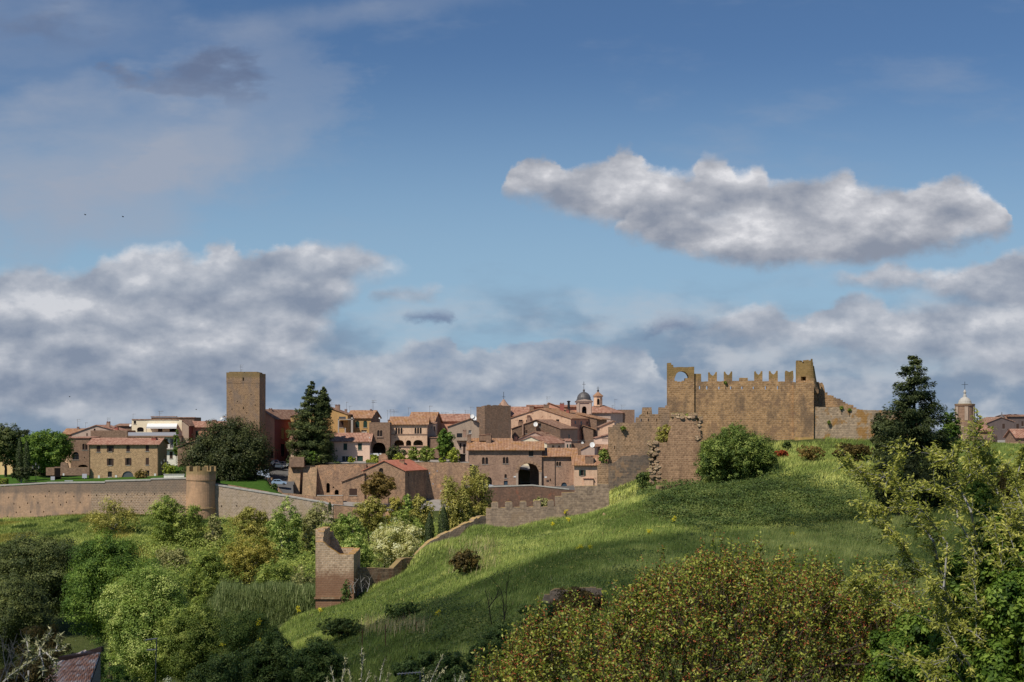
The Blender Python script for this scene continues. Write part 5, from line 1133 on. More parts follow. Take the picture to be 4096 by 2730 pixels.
mb = MB(); px_box(mb, 4, 1504, 1604, 984, 991, 357.9, .6); mb.build('porch_roof', RT['redx'], h)

def gate_parapet():
    t = thing('gate_parapet', 'brown stone road wall with pale coping rising to a blunt peak below the gatehouse', 'wall', tuple(P(2150, 1990, 352)))
    Y = 352; tp = [(420, 1076), (600, 1070), (985, 1056), (1020, 1055), (1370, 1094), (1640, 1100)]
    mb = MB(); px_slab(mb, 4, tp, Y, .6, drop=10); mb.build('wall', ST_para, t)
    mb = MB()
    for (xa, ya), (xb, yb) in zip(tp, tp[1:4] + tp[4:5]):
        a, b = P(zx(4, xa), zy(4, ya), Y), P(zx(4, xb), zy(4, yb), Y); up = Vector((0, 0, .3)); f = Vector((0, -.1, 0)); kk = Vector((0, .75, 0)); mb.slab(a + f + up, b + f + up, b + kk + up, a + kk + up, .297)
    mb.build('coping', M_cope, t)
gate_parapet()
def terrace_wall():
    t = thing('terrace_wall', 'tall rough brown retaining wall with battered buttresses and arched doorway under the garden terrace', 'wall', tuple(P(1400, 1985, 356)))
    Y = 359; mb = MB()
    px_slab(mb, 3, [(130, 872), (250, 866), (640, 850), (860, 846), (960, 846)], Y, 1.0, rg, 1.2, .05, drop=14, ops=[(487, 521, 1028, 1122, .9), (547, 562, 1062, 1076), (566, 606, 1092, 1140, .8)])
    px_slab(mb, 3, [(960, 846), (1280, 838), (1420, 832), (1700, 834), (1850, 838)], Y, 1.0, rg, 1.2, .04, drop=14, ops=[(x - 4, x + 4, y - 7, y + 7) for x, y in ((1468, 936), (1500, 1038), (1575, 1105), (1612, 1052), (1540, 915))])
    mb.build('wall', ST_terr, t)
    mb = MB(); px_box(mb, 3, 480, 612, 1020, 1145, 360.2, .2); mb.build('doorway', M_dark, t)  # near-black sheet painted as the shade inside the wall openings
    for x0, x1, f0, f1, yt, m in ((118, 245, -22, 2, 884, 0), (258, 400, -4, 8, 872, 0)):
        m2 = MB(); kf = 353.5 / F; kb = 359 / F
        X = lambda x, Yq: (zx(3, x) - 2048) * Yq / F
        zt = (HY - zy(3, yt)) * kb; zb = (HY - zy(3, 1150)) * kf - 3
        m2.prism([(X(x0 + 12, 359), 359.02, zt), (X(x0 - 4 + f0 * .3, 353.5), 353.4, zb), (X(x0 - 4, 359), 359.02, zb)], (X(x1, 359) - X(x0 + 12, 359), 0, 0)); m2.build('buttress', ST_terr, t)
    t2 = thing('terrace_pier', 'square stone pier topping the left corner of the terrace wall', 'pier', tuple(P(1190, 1860, 357)))
    m2 = MB(); px_box(m2, 3, 136, 276, 782, 876, 357.2, 4.0); m2.build('wall', ST_brown, t2)
    for i, (x, yt, w) in enumerate(((855, 848, .8),)):
        t3 = thing('stone_post', 'short stone post standing on the terrace wall left of the chapel gable', 'post', tuple(P(zx(3, x), zy(3, 890), 358.2))); m2 = MB(); px_box(m2, 3, 843, 868, 848, 892, 358.2, .7); m2.build('shaft', ST_brown, t3)
terrace_wall()
h, r = house('chapel', 'stone chapel house with steep gable, stepped left roof and bright red right roof slope', 3, 840, 1236, 1200, 906, 349, 11, ST_terr, ('gy', 1042, 814, 906, 908), [('w', 989, 1029, 886, 938, .9)], skew=-.0 + 5.5, rm='new', cat='chapel', side_ops=[(.14, .5, 930, 965)], ov=.35)
h2, r2 = house('chapel_wing', 'low stone side wing of the chapel with one square barred window', 3, 636, 850, 1210, 1010, 348.4, 8, ST_terr, ('gy', 849, 932, 1012, 934), [('wk', 706, 780, 1082, 1146)], rm='brn', ov=.25)
t = thing('bell_gable', 'small stone bell gable stub standing behind the chapel peak', 'bell gable', tuple(P(zx(3, 1028), zy(3, 830), 357.5)))
mb = MB(); px_slab(mb, 3, [(984, 800), (988, 766), (1010, 754), (1050, 754), (1066, 770), (1072, 800)], 357.5, .8, rg, .5, .08, drop=4); mb.build('wall', ST_terr, t)
chimney(r, 3, 1206, 806, 880, 354, 1.3, m=ST_terr)
t = thing('yard_retaining_wall', 'rough brown retaining wall under the chapel yard, mostly behind the poplars', 'wall', tuple(P(1500, 2060, 338.8)))
mb = MB(); ribbon(mb, [(1150, 2012, 2130, 338.6), (1300, 2020, 2130, 338.6), (1450, 2032, 2130, 338.6), (1860, 2082, 2140, 338.6)], .5, rg, 1.5, .04); mb.build('wall', ST_terr, t)
def ruin_walls():
    t = thing('ruin_gateway', 'low broken brown wall with a dark doorway beside the stone house in the park', 'ruin', tuple(P(zx(1, 560), zy(1, 1095), 350)))
    mb = MB(); px_slab(mb, 1, [(412, 968), (452, 964), (486, 966), (487, 962), (540, 958), (548, 922), (580, 918), (604, 935), (612, 968), (700, 968), (786, 962), (800, 962)], 349, .7, rg, .5, .06, drop=2, ops=[(487, 541, 962 + 8, 1100)]); mb.build('wall', ST_brown, t)
    mb = MB(); px_box(mb, 1, 480, 548, 955, 1100, 351.2, .2); mb.build('recess', M_dark, t)  # black sheet stands in for the shade inside the doorway
    for a, b, c, d, mt in ((454, 490, 1046, 1086, M_lav), (736, 778, 1022, 1060, M_lav), (562, 576, 1018, 1038, M_white)):
        mb = MB(); px_box(mb, 1, a, b, c, d, 348.5, .08); a_ = P(zx(1, (a + b) / 2), zy(1, d), 348.55)
        if mt is M_lav: mb.tube([a_, a_ - Vector((0, 0, 1.2))], .05, 5)
        mb.build('notice_board', mt, t)
ruin_walls()
def lamp(x, yt, yb, Y, label, heads=2, z=1):
    a, b = P(zx(z, x), zy(z, yb), Y), P(zx(z, x), zy(z, yt), Y); t = thing('street_lamp', label, 'street lamp', tuple(a), 'old iron street lamps'); hgt = b.z - a.z
    mb = MB(); mb.lathe(tuple(a), [(.16, -1), (.16, .5), (.08, .6), (.06, hgt * .82)], 8); mb.build('pole', M_iron, t)
    xs_ = [(-.75, .84), (.75, .84), (0, 1.0)] if heads == 3 else [(0, 1.0)]
    for dx, f in xs_:
        c = Vector((a.x + dx, a.y, a.z + hgt * f)); m2 = MB()
        if dx: m2.tube([(a.x, a.y, a.z + hgt * .72), (a.x + dx * .7, a.y, a.z + hgt * .70), (c.x, c.y, c.z - .5)], .04, 5)
        else: m2.tube([(a.x, a.y, a.z + hgt * .8), (c.x, c.y, c.z - .5)], .05, 5)
        m2.lathe((c.x, c.y, c.z - .5), [(.06, 0), (.12, .06), (.02, .062), (.02, .498), (.30, .5), (.2, .64), (.04, .8)], 8); hd = m2.build('lantern_frame', M_iron, t)
        m3 = MB(); m3.lathe((c.x, c.y, c.z - .44), [(.12, 0), (.24, .43)], 8); m3.build('lantern_glass', M_offw, hd)
lamp(322, 930, 1112, 344, 'iron lamp post with three lanterns in front of the round park tree', 3)
lamp(1474, 896, 1035, 346, 'iron lamp post with lanterns in front of the narrow white house', 3)
lamp(44, 955, 1010, 366, 'small single iron lamp in front of the yellow house', 1)
lamp(1310, 852, 930, 380, 'single pale street lamp before the oxblood house side', 1, 2)
t = thing('park_bench', 'pale stone bench in front of the broken park wall', 'bench', tuple(P(zx(1, 615), zy(1, 1104), 343)))
mb = MB(); px_box(mb, 1, 578, 652, 1082, 1089, 343, .6); mb.build('seat', M_lav, t)
for x in (588, 638): mb = MB(); px_box(mb, 1, x, x + 7, 1090, 1112, 343.1, .4); mb.build('leg', M_lav, t)
t = thing('planter_wall', 'long pale grey low wall beside the round bastion top', 'wall', tuple(P(zx(1, 1550), zy(1, 1066), 343)))
mb = MB(); px_box(mb, 1, 1468, 1650, 1032, 1075, 342, .6); mb.build('wall', PL_white, t)
mb = MB(); px_box(mb, 1, 1464, 1654, 1024, 1031, 341.9, .8); mb.build('coping', M_cope, t)
def scooter(x, Y, label, col):
    c = P(zx(1, x), zy(1, 1066), Y); t = thing('scooter', label, 'scooter', tuple(c), 'scooters parked by the bastion'); mt = plain('scooter_paint', col, .3, .5)
    for dx in (-.55, .55):
        mb = MB(); mb.lathe((0, 0, 0), [(.24, -.06), (.28, -.04), (.28, .04), (.24, .06)], 14); mb.v = [(c.x + dx + a, c.y + q, c.z + .28 + b) for a, b, q in mb.v]; mb.build('wheel', M_iron, t)
    mb = MB(); mb.prism([(c.x + u, c.y - .16, c.z + v) for u, v in ((-.8, .45), (-.75, .72), (-.1, .76), (.05, .36), (.35, .34), (.45, .95), (.56, .95), (.62, .3), (-.3, .22))], (0, .32, 0)); mb.build('body', mt, t)
    mb = MB(); mb.box(c.x - .72, c.x - .05, c.y - .14, c.y + .14, c.z + .765, c.z + .86); mb.build('seat', M_iron, t)
    mb = MB(); mb.tube([(c.x + .48, c.y - .3, c.z + 1.1), (c.x + .48, c.y + .3, c.z + 1.1)], .03, 5); mb.tube([(c.x + .5, c.y, c.z + .9), (c.x + .48, c.y, c.z + 1.1)], .03, 5); mb.prism([(c.x + .55, c.y - .2, c.z + .95), (c.x + .62, c.y - .2, c.z + .95), (c.x + .42, c.y - .16, c.z + 1.5), (c.x + .37, c.y - .16, c.z + 1.5)], (0, .36, 0), 0); mb.build('handlebar', M_metal, t)
scooter(1632, 343.5, 'white scooter at the left of the pair parked by the bastion', (.6, .6, .62)); scooter(1656, 343.0, 'blue scooter parked right beside the round bastion', (.08, .14, .35))

def car(z, x0, x1, yb, Y, label, col, flip=False, yaw=0.0, high=0.0, ground=None):
    """hatchback, length from photo x0..x1"""
    k = Y / F; a, b = (zx(z, x0) - 2048) * k, (zx(z, x1) - 2048) * k; cx = (a + b) / 2; zb = (HY - zy(z, yb)) * k
    Lw = 4.0; s = 1.0; t = thing('parked_car', label, 'car', (cx, Y, zb), 'cars parked on the town road'); mt = plain('car_paint', col, .25, .6, 0, .03)
    def tr(u, w, h):
        if flip: u = -u
        u *= s; c_, s_ = math.cos(yaw), math.sin(yaw)
        return (cx + u * c_ - w * s_, Y + u * s_ + w * c_, zb + h)
    def ex(mb, prof, w0, w1, m=0, wt=None):
        A = [tr(u, w0, h) for u, h in prof]; B = [tr(u, w1, h) for u, h in prof]; n = len(prof)
        mb.poly(A, m); mb.poly(B[::-1], m)
        for i in range(n): mb.poly([A[i], A[(i + 1) % n], B[(i + 1) % n], B[i]], m)
    H = 1.5 + high; mb = MB()
    ex(mb, [(-2.0, .32), (-2.02, .75), (-1.9, .95), (.85, .98), (1.75, .82), (2.0, .62), (2.0, .3)], -.82, .82)
    roofp = [(-1.85, .955), (-1.62, 1.2 + high), (-1.35, H - .04), (-.2, H), (.25, H - .08), (1.0, .975)]
    ex(mb, roofp, -.68, .68); mb.build('body', mt, t)
    for sgn in (-1, 1):
        for prof in ([(-1.5, 1.0), (-1.35, 1.32 + high * .8), (-.7, 1.38 + high * .9), (-.7, 1.0)], [(-.62, 1.0), (-.62, 1.38 + high * .9), (.15, 1.34 + high * .9), (.72, 1.0)]):
            m2 = MB(); ex(m2, prof, sgn * .683, sgn * .70); m2.build('side_window', M_glass, t)
    m2 = MB(); m2.poly([tr(u, w, h) for u, w, h in ((.93, -.58, 1.03), (.93, .58, 1.03), (.31, .54, H - .10), (.31, -.54, H - .10))]); m2.v = [(x, y, z_ + .02) for x, y, z_ in m2.v]; m2.build('windscreen', M_glass, t)
    m2 = MB(); m2.poly([tr(u, w, h) for u, w, h in ((-1.83, -.55, 1.03), (-1.83, .55, 1.03), (-1.62, .5, H - .2), (-1.62, -.5, H - .2))]); m2.build('rear_window', M_glass, t)
    for u in (-1.25, 1.25):
        for w in (-.80, .80):
            m2 = MB(); c = tr(u, w, .30); n = 16; i0 = 0
            for ww in (-.1, .1):
                for q in range(n): m2.v.append(tr(u + .31 * math.cos(2 * math.pi * q / n), w + ww, .31 + .31 * math.sin(2 * math.pi * q / n)))
            for q in range(n): m2.f.append((q, (q + 1) % n, n + (q + 1) % n, n + q)); m2.m.append(0)
            m2.f += [tuple(range(n)), tuple(range(n, 2 * n))]; m2.m += [0, 0]; wh = m2.build('wheel', M_iron, t)
            m3 = MB(); ww = math.copysign(.112, w); m3.poly([tr(u + .18 * math.cos(2 * math.pi * q / n), w + ww, .31 + .18 * math.sin(2 * math.pi * q / n)) for q in range(n)]); m3.build('hubcap', M_metal, wh)
    for w in (-.55, .55):
        m2 = MB(); m2.prism([tr(2.003, w - .18, .62), tr(2.003, w + .18, .62), tr(1.80, w + .18, .80), tr(1.80, w - .18, .80)], (0, 0, .012)); m2.build('headlight', M_white, t)
car(2, 1166, 1296, 1190, 347, 'pale blue hatchback parked on the lower road below the ramp', (.30, .40, .52))
car(2, 1152, 1236, 1008, 381, 'white high car parked at the left end of the upper row', (.70, .70, .70), yaw=R(-62), high=.2)
car(2, 1172, 1290, 1032, 376.5, 'dark blue grey car parked in front of the white car on the ramp', (.07, .09, .12), yaw=R(-25))
car(2, 1240, 1316, 1015, 380.5, 'silver car parked behind the dark blue grey car', (.42, .44, .48), yaw=R(-30))
car(4, 540, 622, 1078, 355, 'pale car half hidden behind the road parapet near the dark arched door', (.5, .52, .55))

# ---- far right, beyond the conifer
def domed_tower():
    t = thing('domed_church', 'round brick church tower with pale cupola and cross at the far right', 'church', tuple(P(zx(6, 1095), zy(6, 700), 335)))
    Y = 335.0; k = Y / F * .5103; c = P(zx(6, 1096), 0, Y).x; zz = lambda y: (HY - zy(6, y)) / F * Y; r0 = 70 * k
    mb = MB(); mb.lathe((c, Y, 0), [(r0 * 1.14, zz(900)), (r0 * 1.14, zz(602)), (r0, zz(596)), (r0, zz(482)), (r0 * 1.08, zz(479)), (r0 * 1.12, zz(466)), (r0 * 1.02, zz(463)), (r0 * .7, zz(462))], 28); mb.build('drum', ST_brown, t)
    mb = MB()
    for a in range(0, 360, 60):
        an = R(a + 20); p = Vector((c + (r0 + .06) * math.cos(an), Y + (r0 + .06) * math.sin(an), 0)); u = Vector((-math.sin(an), math.cos(an), 0)) * .42; n_ = Vector((math.cos(an), math.sin(an), 0))
        mb.prism([p - u + Vector((0, 0, zz(594))), p + u + Vector((0, 0, zz(594))), p + u + Vector((0, 0, zz(484))), p - u + Vector((0, 0, zz(484)))], n_ * .14)
    mb.build('pilaster', PL_grey, t)
    mb = MB(); mb.lathe((c, Y, 0), [(r0 * .74, zz(462)), (r0 * .66, zz(440)), (r0 * .48, zz(422)), (r0 * .2, zz(410)), (r0 * .16, zz(392)), (r0 * .10, zz(388)), (r0 * .16, zz(370)), (r0 * .1, zz(358)), (.03, zz(350))], 20); mb.build('cupola', M_cope, t)
    mb = MB(); mb.tube([(c, Y, zz(355)), (c, Y, zz(290))], .06, 5); mb.tube([(c - .8, Y, zz(312)), (c + .8, Y, zz(312))], .05, 5); mb.build('cross', M_iron, t)
    mb = MB(); mb.lathe((c + 120 * k, Y + 1, 0), [(118 * k, zz(682)), (118 * k, zz(676)), (30 * k, zz(606))], 12); mb.build('apse_roof', RT['redx'], t)
    mb = MB(); mb.lathe((c + 120 * k, Y + 1, 0), [(140 * k, zz(900)), (140 * k, zz(718)), (138 * k, zz(708)), (104 * k, zz(700)), (104 * k, zz(680))], 12); mb.build('apse', ST_brown, t)
domed_tower()
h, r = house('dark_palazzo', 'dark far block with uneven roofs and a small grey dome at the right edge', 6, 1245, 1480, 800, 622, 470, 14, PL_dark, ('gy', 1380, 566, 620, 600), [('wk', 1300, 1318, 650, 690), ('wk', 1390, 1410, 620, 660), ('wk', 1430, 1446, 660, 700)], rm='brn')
mb = MB(); c = P(zx(6, 1386), zy(6, 590), 476); kk = 476 / F * .5103; mb.lathe((c.x, 476, c.z), [(30 * kk, -2), (30 * kk, 2 * kk), (24 * kk, 22 * kk), (9 * kk, 36 * kk), (3 * kk, 40 * kk), (.1, 62 * kk)], 16); mb.build('dome', M_lead, h)
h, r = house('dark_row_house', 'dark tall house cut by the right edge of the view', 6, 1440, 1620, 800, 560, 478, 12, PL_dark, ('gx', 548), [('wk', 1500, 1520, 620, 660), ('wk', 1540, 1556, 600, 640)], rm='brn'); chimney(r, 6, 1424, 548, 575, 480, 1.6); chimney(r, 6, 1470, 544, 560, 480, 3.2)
h, r = house('pink_low_house', 'low brown house with tiled roof beyond the right foreground tree', 6, 1350, 1540, 900, 800, 345, 8, ST_brown, ('gx', 768), [], rm='red')
h, r = house('edge_roof_house', 'tiled house end at the right edge under the dark block', 6, 1500, 1660, 860, 722, 352, 8, ST_brown, ('gx', 660), [], rm='red')
h, r = house('garden_wall_house', 'long brown garden house wall low at the right edge', 6, 1320, 1700, 1000, 850, 300, 6, ST_brown, ('shed', 838), [], rm='red')
t = thing('ruin_fragment', 'leaning rubble ruin fragment beside the round church tower', 'ruin', tuple(P(zx(6, 1060), zy(6, 800), 230)))
mb = MB(); px_slab(mb, 6, [(1000, 640), (1014, 598), (1050, 600), (1060, 620), (1090, 625), (1100, 660), (1128, 690), (1132, 800)], 230, 1.2, rg, .5, .15, drop=8); mb.build('wall', ST_rubble, t)

# ---- small things in front
def posts():
    for i, (x0, y0, x1, y1, Y, lb) in enumerate(((494, 1292, 502, 1142, 108, 'rusty iron fence post leftmost in the grass of the lower slope'), (686, 1292, 686, 1102, 106, 'second rusty fence post from the left, upright in the grass'), (912, 1250, 936, 1080, 107, 'third rusty fence post, leaning right at the middle of the slope'), (1108, 1200, 1132, 1086, 108, 'rightmost rusty fence post, leaning right and half hidden by grass'))):
        p, q = P(zx(7, x0), zy(7, y0), Y), P(zx(7, x1), zy(7, y1), Y); o = MB(); o.prism([p + Vector((-.035, 0, -1.5)), p + Vector((.035, 0, -1.5)), q + Vector((.035, 0, 0)), q + Vector((-.035, 0, 0))], (0, .05, 0))
        tag(o.build('fence_post', M_rust, base=tuple(p)), lb, 'fence post', 'rusty fence posts on the slope')
posts()
def front_house():
    t = thing('tiled_outbuilding', 'old outbuilding with mossy pantile roof at the bottom left corner', 'building', tuple(P(300, 2760, 96)))
    Y = 96.0; a = P(zx(9, 470), zy(9, 1395), Y + 3.5); b = P(zx(9, 650), zy(9, 1335), Y + 5.5); c = P(zx(9, 760), zy(9, 1345), Y + 3.2)
    d = P(zx(9, 660), zy(9, 1640), Y - 5); e = P(zx(9, 270), zy(9, 1640), Y - 4.2); f = P(zx(9, 440), zy(9, 1425), Y + 2)
    m_t = tile('old_pantile', 'x', seen(158, 138, 124, .42), seen(190, 174, 160, .42), seen(104, 80, 64, .42), .30, seen(146, 108, 78, .42))
    u = (c - f); w = (e - f)
    n_, mrow = 34, 26; mb = MB()
    # rows of barrel tiles as real ridges
    q = [f, c, d, e]
    def S(s, v): return (q[0].lerp(q[1], s)).lerp(q[3].lerp(q[2], s), v)
    for i in range(n_):
        for j in range(mrow):
            s0, s1 = i / n_, (i + .92) / n_; v0, v1 = j / mrow, (j + 1.06) / mrow; lift = Vector((0, 0, .10)); base_ = Vector((0, 0, .02 + .03))
            A0, A1, Am = S(s0, v0), S(s1, v0), S((s0 + s1) / 2, v0) + lift; B0, B1, Bm = S(s0, v1), S(s1, v1), S((s0 + s1) / 2, v1) + lift + Vector((0, 0, .04))
            mb.poly([A0, Am, Bm, B0]); mb.poly([Am, A1, B1, Bm]); mb.poly([B0, Bm, B1])
    mb.poly([p - Vector((0, 0, .03)) for p in q]); mb.build('roof', m_t, t)
    mb = MB(); dn = Vector((0, 0, -6)); mb.poly([f, c, c + dn, f + dn]); mb.poly([c, d, d + dn, c + dn]); mb.poly([e, f, f + dn, e + dn]); mb.poly([d, e, e + dn, d + dn]); 
    mb.v = [(x, y, z - .2) for x, y, z in mb.v]; mb.build('wall', PL_grey, t)
    mb = MB(); g = Vector((0, 0, .35)); f2, a2, b2 = f + Vector((-.1, .3, .05)), P(zx(9, 480), zy(9, 1385), Y + 3), b
    mb.prism([f2, c + Vector((0, .2, 0)), c + Vector((0, .2, .4)), b2, a2, f2 + g], (0, .5, 0)); mb.build('gable_board', M_brown, t)
    mb = MB(); p0, p1 = P(zx(9, 385), zy(9, 1455), Y + 1.6), P(zx(9, 652), zy(9, 1332), Y + 4.5); n = 14
    for i in range(n): a_, b_ = p0.lerp(p1, i / n), p0.lerp(p1, (i + 1.05) / n); mb.tube([a_ + Vector((0, -.2, 0)), b_ + Vector((0, -.2, .03))], [.15, .12], 8)
    mb.build('ridge_tile', m_t, t)
front_house()
def front_antenna(label, pts_mast, bars, Y):
    a = P(*pts_mast[0], Y); t = thing('tv_antenna', label, 'antenna', tuple(a))
    mb = MB(); mb.tube([P(*p, Y) for p in pts_mast], .035, 6); mb.build('mast', M_metal, t)
    for (xa, ya), (xb, yb), Yb in bars:
        mb = MB(); p, q = P(xa, ya, Yb), P(xb, yb, Yb); mb.tube([p, q], .03, 5)
        for i in range(7): c = p.lerp(q, (i + .5) / 7); mb.tube([c - Vector((0, .35, 0)), c + Vector((0, .35, 0))], .015, 4)
        mb.build('boom', M_metal, t)
front_antenna('tall grey aerial mast with two booms in front of the round lower tree', [(zx(9, 1172), 2790), (zx(9, 1178), zy(9, 1400)), (zx(9, 1184), zy(9, 1236))], [((zx(9, 1096), zy(9, 1248)), (zx(9, 1190), zy(9, 1236)), 80), ((zx(9, 1110), zy(9, 1322)), (zx(9, 1180), zy(9, 1322)), 80)], 80)
front_antenna('grey aerial with long flat boom rising at the bottom centre', [(zx(7, 964), 2760), (zx(7, 968), zy(7, 1486))], [((zx(7, 780), zy(7, 1502)), (zx(7, 972), zy(7, 1488)), 60)], 60)
def bird(x, y, Y, label, seed):
    r_ = random.Random(seed); c = P(x, y, Y); mb = MB(); s = .22
    mb.tube([c - Vector((.5 * s, 0, 0)), c, c + Vector((.6 * s, 0, .05))], [.02, .09, .02], 6)
    for sg in (-1, 1): mb.prism([c + Vector((.2 * s, 0, .03)), c + Vector((-.2 * s, 0, .03)), c + Vector((-.6 * s, sg * .9 * s, .3 * s)), c + Vector((-.1 * s, sg * 1.0 * s, .35 * s))], (0, 0, .02))
    tag(mb.build('bird', M_dark, base=tuple(c)), label, 'bird', 'dark birds in the sky')
bird(341, 860, 190, 'upper left of the two high birds under the thin veil cloud', 1); bird(492, 868, 190, 'upper right of the two high birds under the thin veil cloud', 2)
bird(279, 1588, 250, 'dark bird flying above the round park tree', 3); bird(785, 1639, 260, 'dark bird flying left of the tall tower', 4)
# ------------------------------------------------------------------ vegetation
def lf(r, g, b, k=.62): return seen(r * 1.06, g * .985, b * .9, k)
LM = {
    'oak':  leafm('holm_oak_leaf', lf(28, 38, 20), lf(46, 57, 30), lf(74, 81, 48), .15),
    'deep': leafm('deep_green_leaf', lf(40, 64, 22), lf(66, 95, 36), lf(104, 130, 56), .28),
    'mid':  leafm('mid_green_leaf', lf(64, 84, 36), lf(96, 117, 52), lf(140, 156, 86), .30),
    'lime': leafm('lime_leaf', lf(70, 95, 42), lf(102, 128, 60), lf(160, 176, 114), .28),
    'pop':  leafm('poplar_leaf', lf(90, 96, 48), lf(122, 128, 68), lf(160, 162, 98), .32),
    'grey': leafm('grey_green_leaf', lf(80, 88, 56), lf(112, 120, 80), lf(158, 164, 122), .30),
    'yol':  leafm('yellow_olive_leaf', lf(92, 98, 44), lf(120, 122, 58), lf(150, 149, 82), .30),
    'pine': leafm('pine_needle', lf(36, 49, 24), lf(60, 73, 38), lf(96, 107, 62), .12),
    'fir':  leafm('fir_needle', lf(32, 46, 27), lf(54, 68, 40), lf(90, 102, 62), .10),
    'cyp':  leafm('cypress_leaf', lf(28, 40, 22), lf(46, 60, 33), lf(70, 84, 48), .10),
    'rust': leafm('rusty_olive_leaf', lf(78, 70, 36), lf(98, 88, 48), lf(124, 112, 66), .28),
    'white': leafm('white_blossom_leaf', lf(110, 124, 72), lf(160, 166, 120), lf(214, 212, 180), .30),
    'fig':  leafm('fig_leaf', lf(46, 65, 28), lf(76, 98, 44), lf(122, 140, 76), .26),
    'olive': leafm('olive_leaf', lf(64, 72, 52, .7), lf(92, 101, 76, .7), lf(140, 146, 122, .7), .15),
    'brt':  leafm('bright_garden_leaf', lf(78, 98, 36), lf(112, 130, 50), lf(152, 164, 78), .32),
    'dark': leafm('dark_bramble_leaf', lf(36, 53, 24, .54), lf(57, 78, 36, .54), lf(92, 110, 62, .54), .25),
    'brown': leafm('brown_thicket_leaf', lf(44, 42, 20), lf(68, 62, 30), lf(96, 86, 46), .25),
    'nettle': leafm('nettle_leaf', lf(38, 54, 24), lf(60, 80, 38), lf(94, 108, 60), .25),
    'reed': leafm('reed_leaf', lf(66, 84, 50), lf(92, 110, 72), lf(128, 142, 106), .28),
    'yel':  leafm('yellow_flower', lf(150, 140, 20), lf(190, 178, 30), lf(220, 206, 50), .30),
    'red':  leafm('red_leaf', lf(110, 44, 30), lf(134, 62, 42), lf(120, 90, 50), .25),
    'cherry': leafm('cherry_leaf', lf(56, 74, 18, .68), lf(89, 107, 31, .68), lf(146, 158, 78, .68), .38, .5, .35),
    'stalk': leafm('cherry_bract', lf(98, 44, 24, .66), lf(126, 66, 40, .66), lf(150, 98, 70, .66), .32),
    'petal': leafm('white_petal', lf(160, 150, 145, .8), lf(180, 170, 165, .8), lf(200, 192, 188, .8), .30),
    'hack': leafm('young_yellow_green_leaf', lf(78, 90, 34, .68), lf(112, 124, 54, .68), lf(166, 174, 100, .68), .36),
    'rich': leafm('rich_green_leaf', lf(36, 58, 18, .66), lf(62, 90, 28, .66), lf(106, 132, 56, .66), .32),
    'grass': leafm('grass_blade', lf(82, 103, 52, .58), lf(116, 137, 76, .58), lf(168, 180, 118, .58), .30),
    'dry':  leafm('dry_stem', lf(120, 112, 84), lf(150, 142, 112), lf(186, 178, 150), .2),
}
B_brown = plain('bark_brown', (.075, .055, .040), .95, .1, 0, .4, 2.0)
B_grey = plain('bark_grey', (.20, .185, .165), .9, .1, 0, .35, 2.0)
B_pale = plain('bark_pale', (.33, .31, .28), .9, .1, 0, .3, 2.0)
B_birch = plain('bark_smooth_grey', (.26, .25, .23), .9, .1, 0, .3, 3.0)
B_dark = plain('bark_dark', (.035, .028, .022), .95, .1, 0, .3, 2.0)

def unit(v): return v / np.maximum(1e-9, np.linalg.norm(v, axis=-1, keepdims=True))
def leaves(Cn, Nn, size, asp, rng, axis=None):
    """one rhombic leaf per centre; Nn leaf normal, axis: preferred long direction"""
    n = len(Cn); a = rng.normal(size=(n, 3)) if axis is None else axis + rng.normal(size=(n, 3)) * .35
    N_ = unit(Nn); t = unit(a - N_ * np.sum(a * N_, 1, keepdims=True)); b = np.cross(N_, t)
    s = (np.asarray(size) * .5)[:, None] if hasattr(size, '__len__') else size * .5
    V = np.stack([Cn - t * s, Cn + b * s * asp - t * s * .1, Cn + t * s, Cn - b * s * asp - t * s * .1], 1).reshape(-1, 3)
    return V, np.arange(4 * n).reshape(n, 4)
def lobes_in(rng, c, r, k, frac=.62, lr=.42):
    """lobe centres spread evenly over an ellipsoid"""
    i = np.arange(k) + .5; ph = np.arccos(1 - 2 * i / k); th = math.pi * (1 + 5 ** .5) * i
    d = np.stack([np.sin(ph) * np.cos(th), np.sin(ph) * np.sin(th), np.cos(ph)], 1)
    d = unit(d + rng.normal(0, .22, d.shape)); f = frac * rng.uniform(.75, 1.12, (k, 1))
    return c + d * r * f, np.outer(rng.uniform(.75, 1.2, k) * lr, r)
def crown_pts(rng, lc, lr, n, per, cr, squash=1.0):
    """leaf centres in clumps on the outsides of the lobes"""
    k = len(lc); m = k * per; li = np.repeat(np.arange(k), per)
    d = unit(rng.normal(size=(m, 3)) + np.array([0, 0, .25])); cc = lc[li] + d * lr[li] * rng.uniform(.70, 1.02, (m, 1))
    ct = rng.random(m); ci = rng.integers(0, m, n); sz = cr * rng.uniform(.5, 1.5, m)
    dd = unit(rng.normal(size=(n, 3)) + d[ci] * .9 + np.array([0, 0, .35])); off = dd * (sz[ci] * 1.25 * rng.uniform(.45, 1.05, n))[:, None]; off[:, 2] *= squash
    nm = dd * .9 + d[ci] * .35 + rng.normal(size=(n, 3)) * .38 + np.array([0, 0, .25])
    inn = rng.random(n) < .12; off[inn] -= d[ci[inn]] * lr[li[ci[inn]]] * rng.uniform(.2, .6, (inn.sum(), 1))
    fe = rng.random(n) < .06; off[fe] *= rng.uniform(1.15, 1.5, (fe.sum(), 1))
    return cc[ci] + off, nm, np.clip(ct[ci] * .75 + rng.random(n) * .35 - .05, 0, 1)
def limb(mb, a, b, r0, r1, rng, seg=6, n=4, wob=.06):
    a, b = Vector(a), Vector(b); L_ = (b - a).length; pts = []
    for i in range(n + 1):
        t = i / n; p = a.lerp(b, t)
        if 0 < i < n: p += Vector((rng.normal(0, wob), rng.normal(0, wob), rng.normal(0, wob * .5))) * L_
        pts.append(p)
    mb.tube(pts, [r0 + (r1 - r0) * i / n for i in range(n + 1)], seg); return pts
SEED = [100]
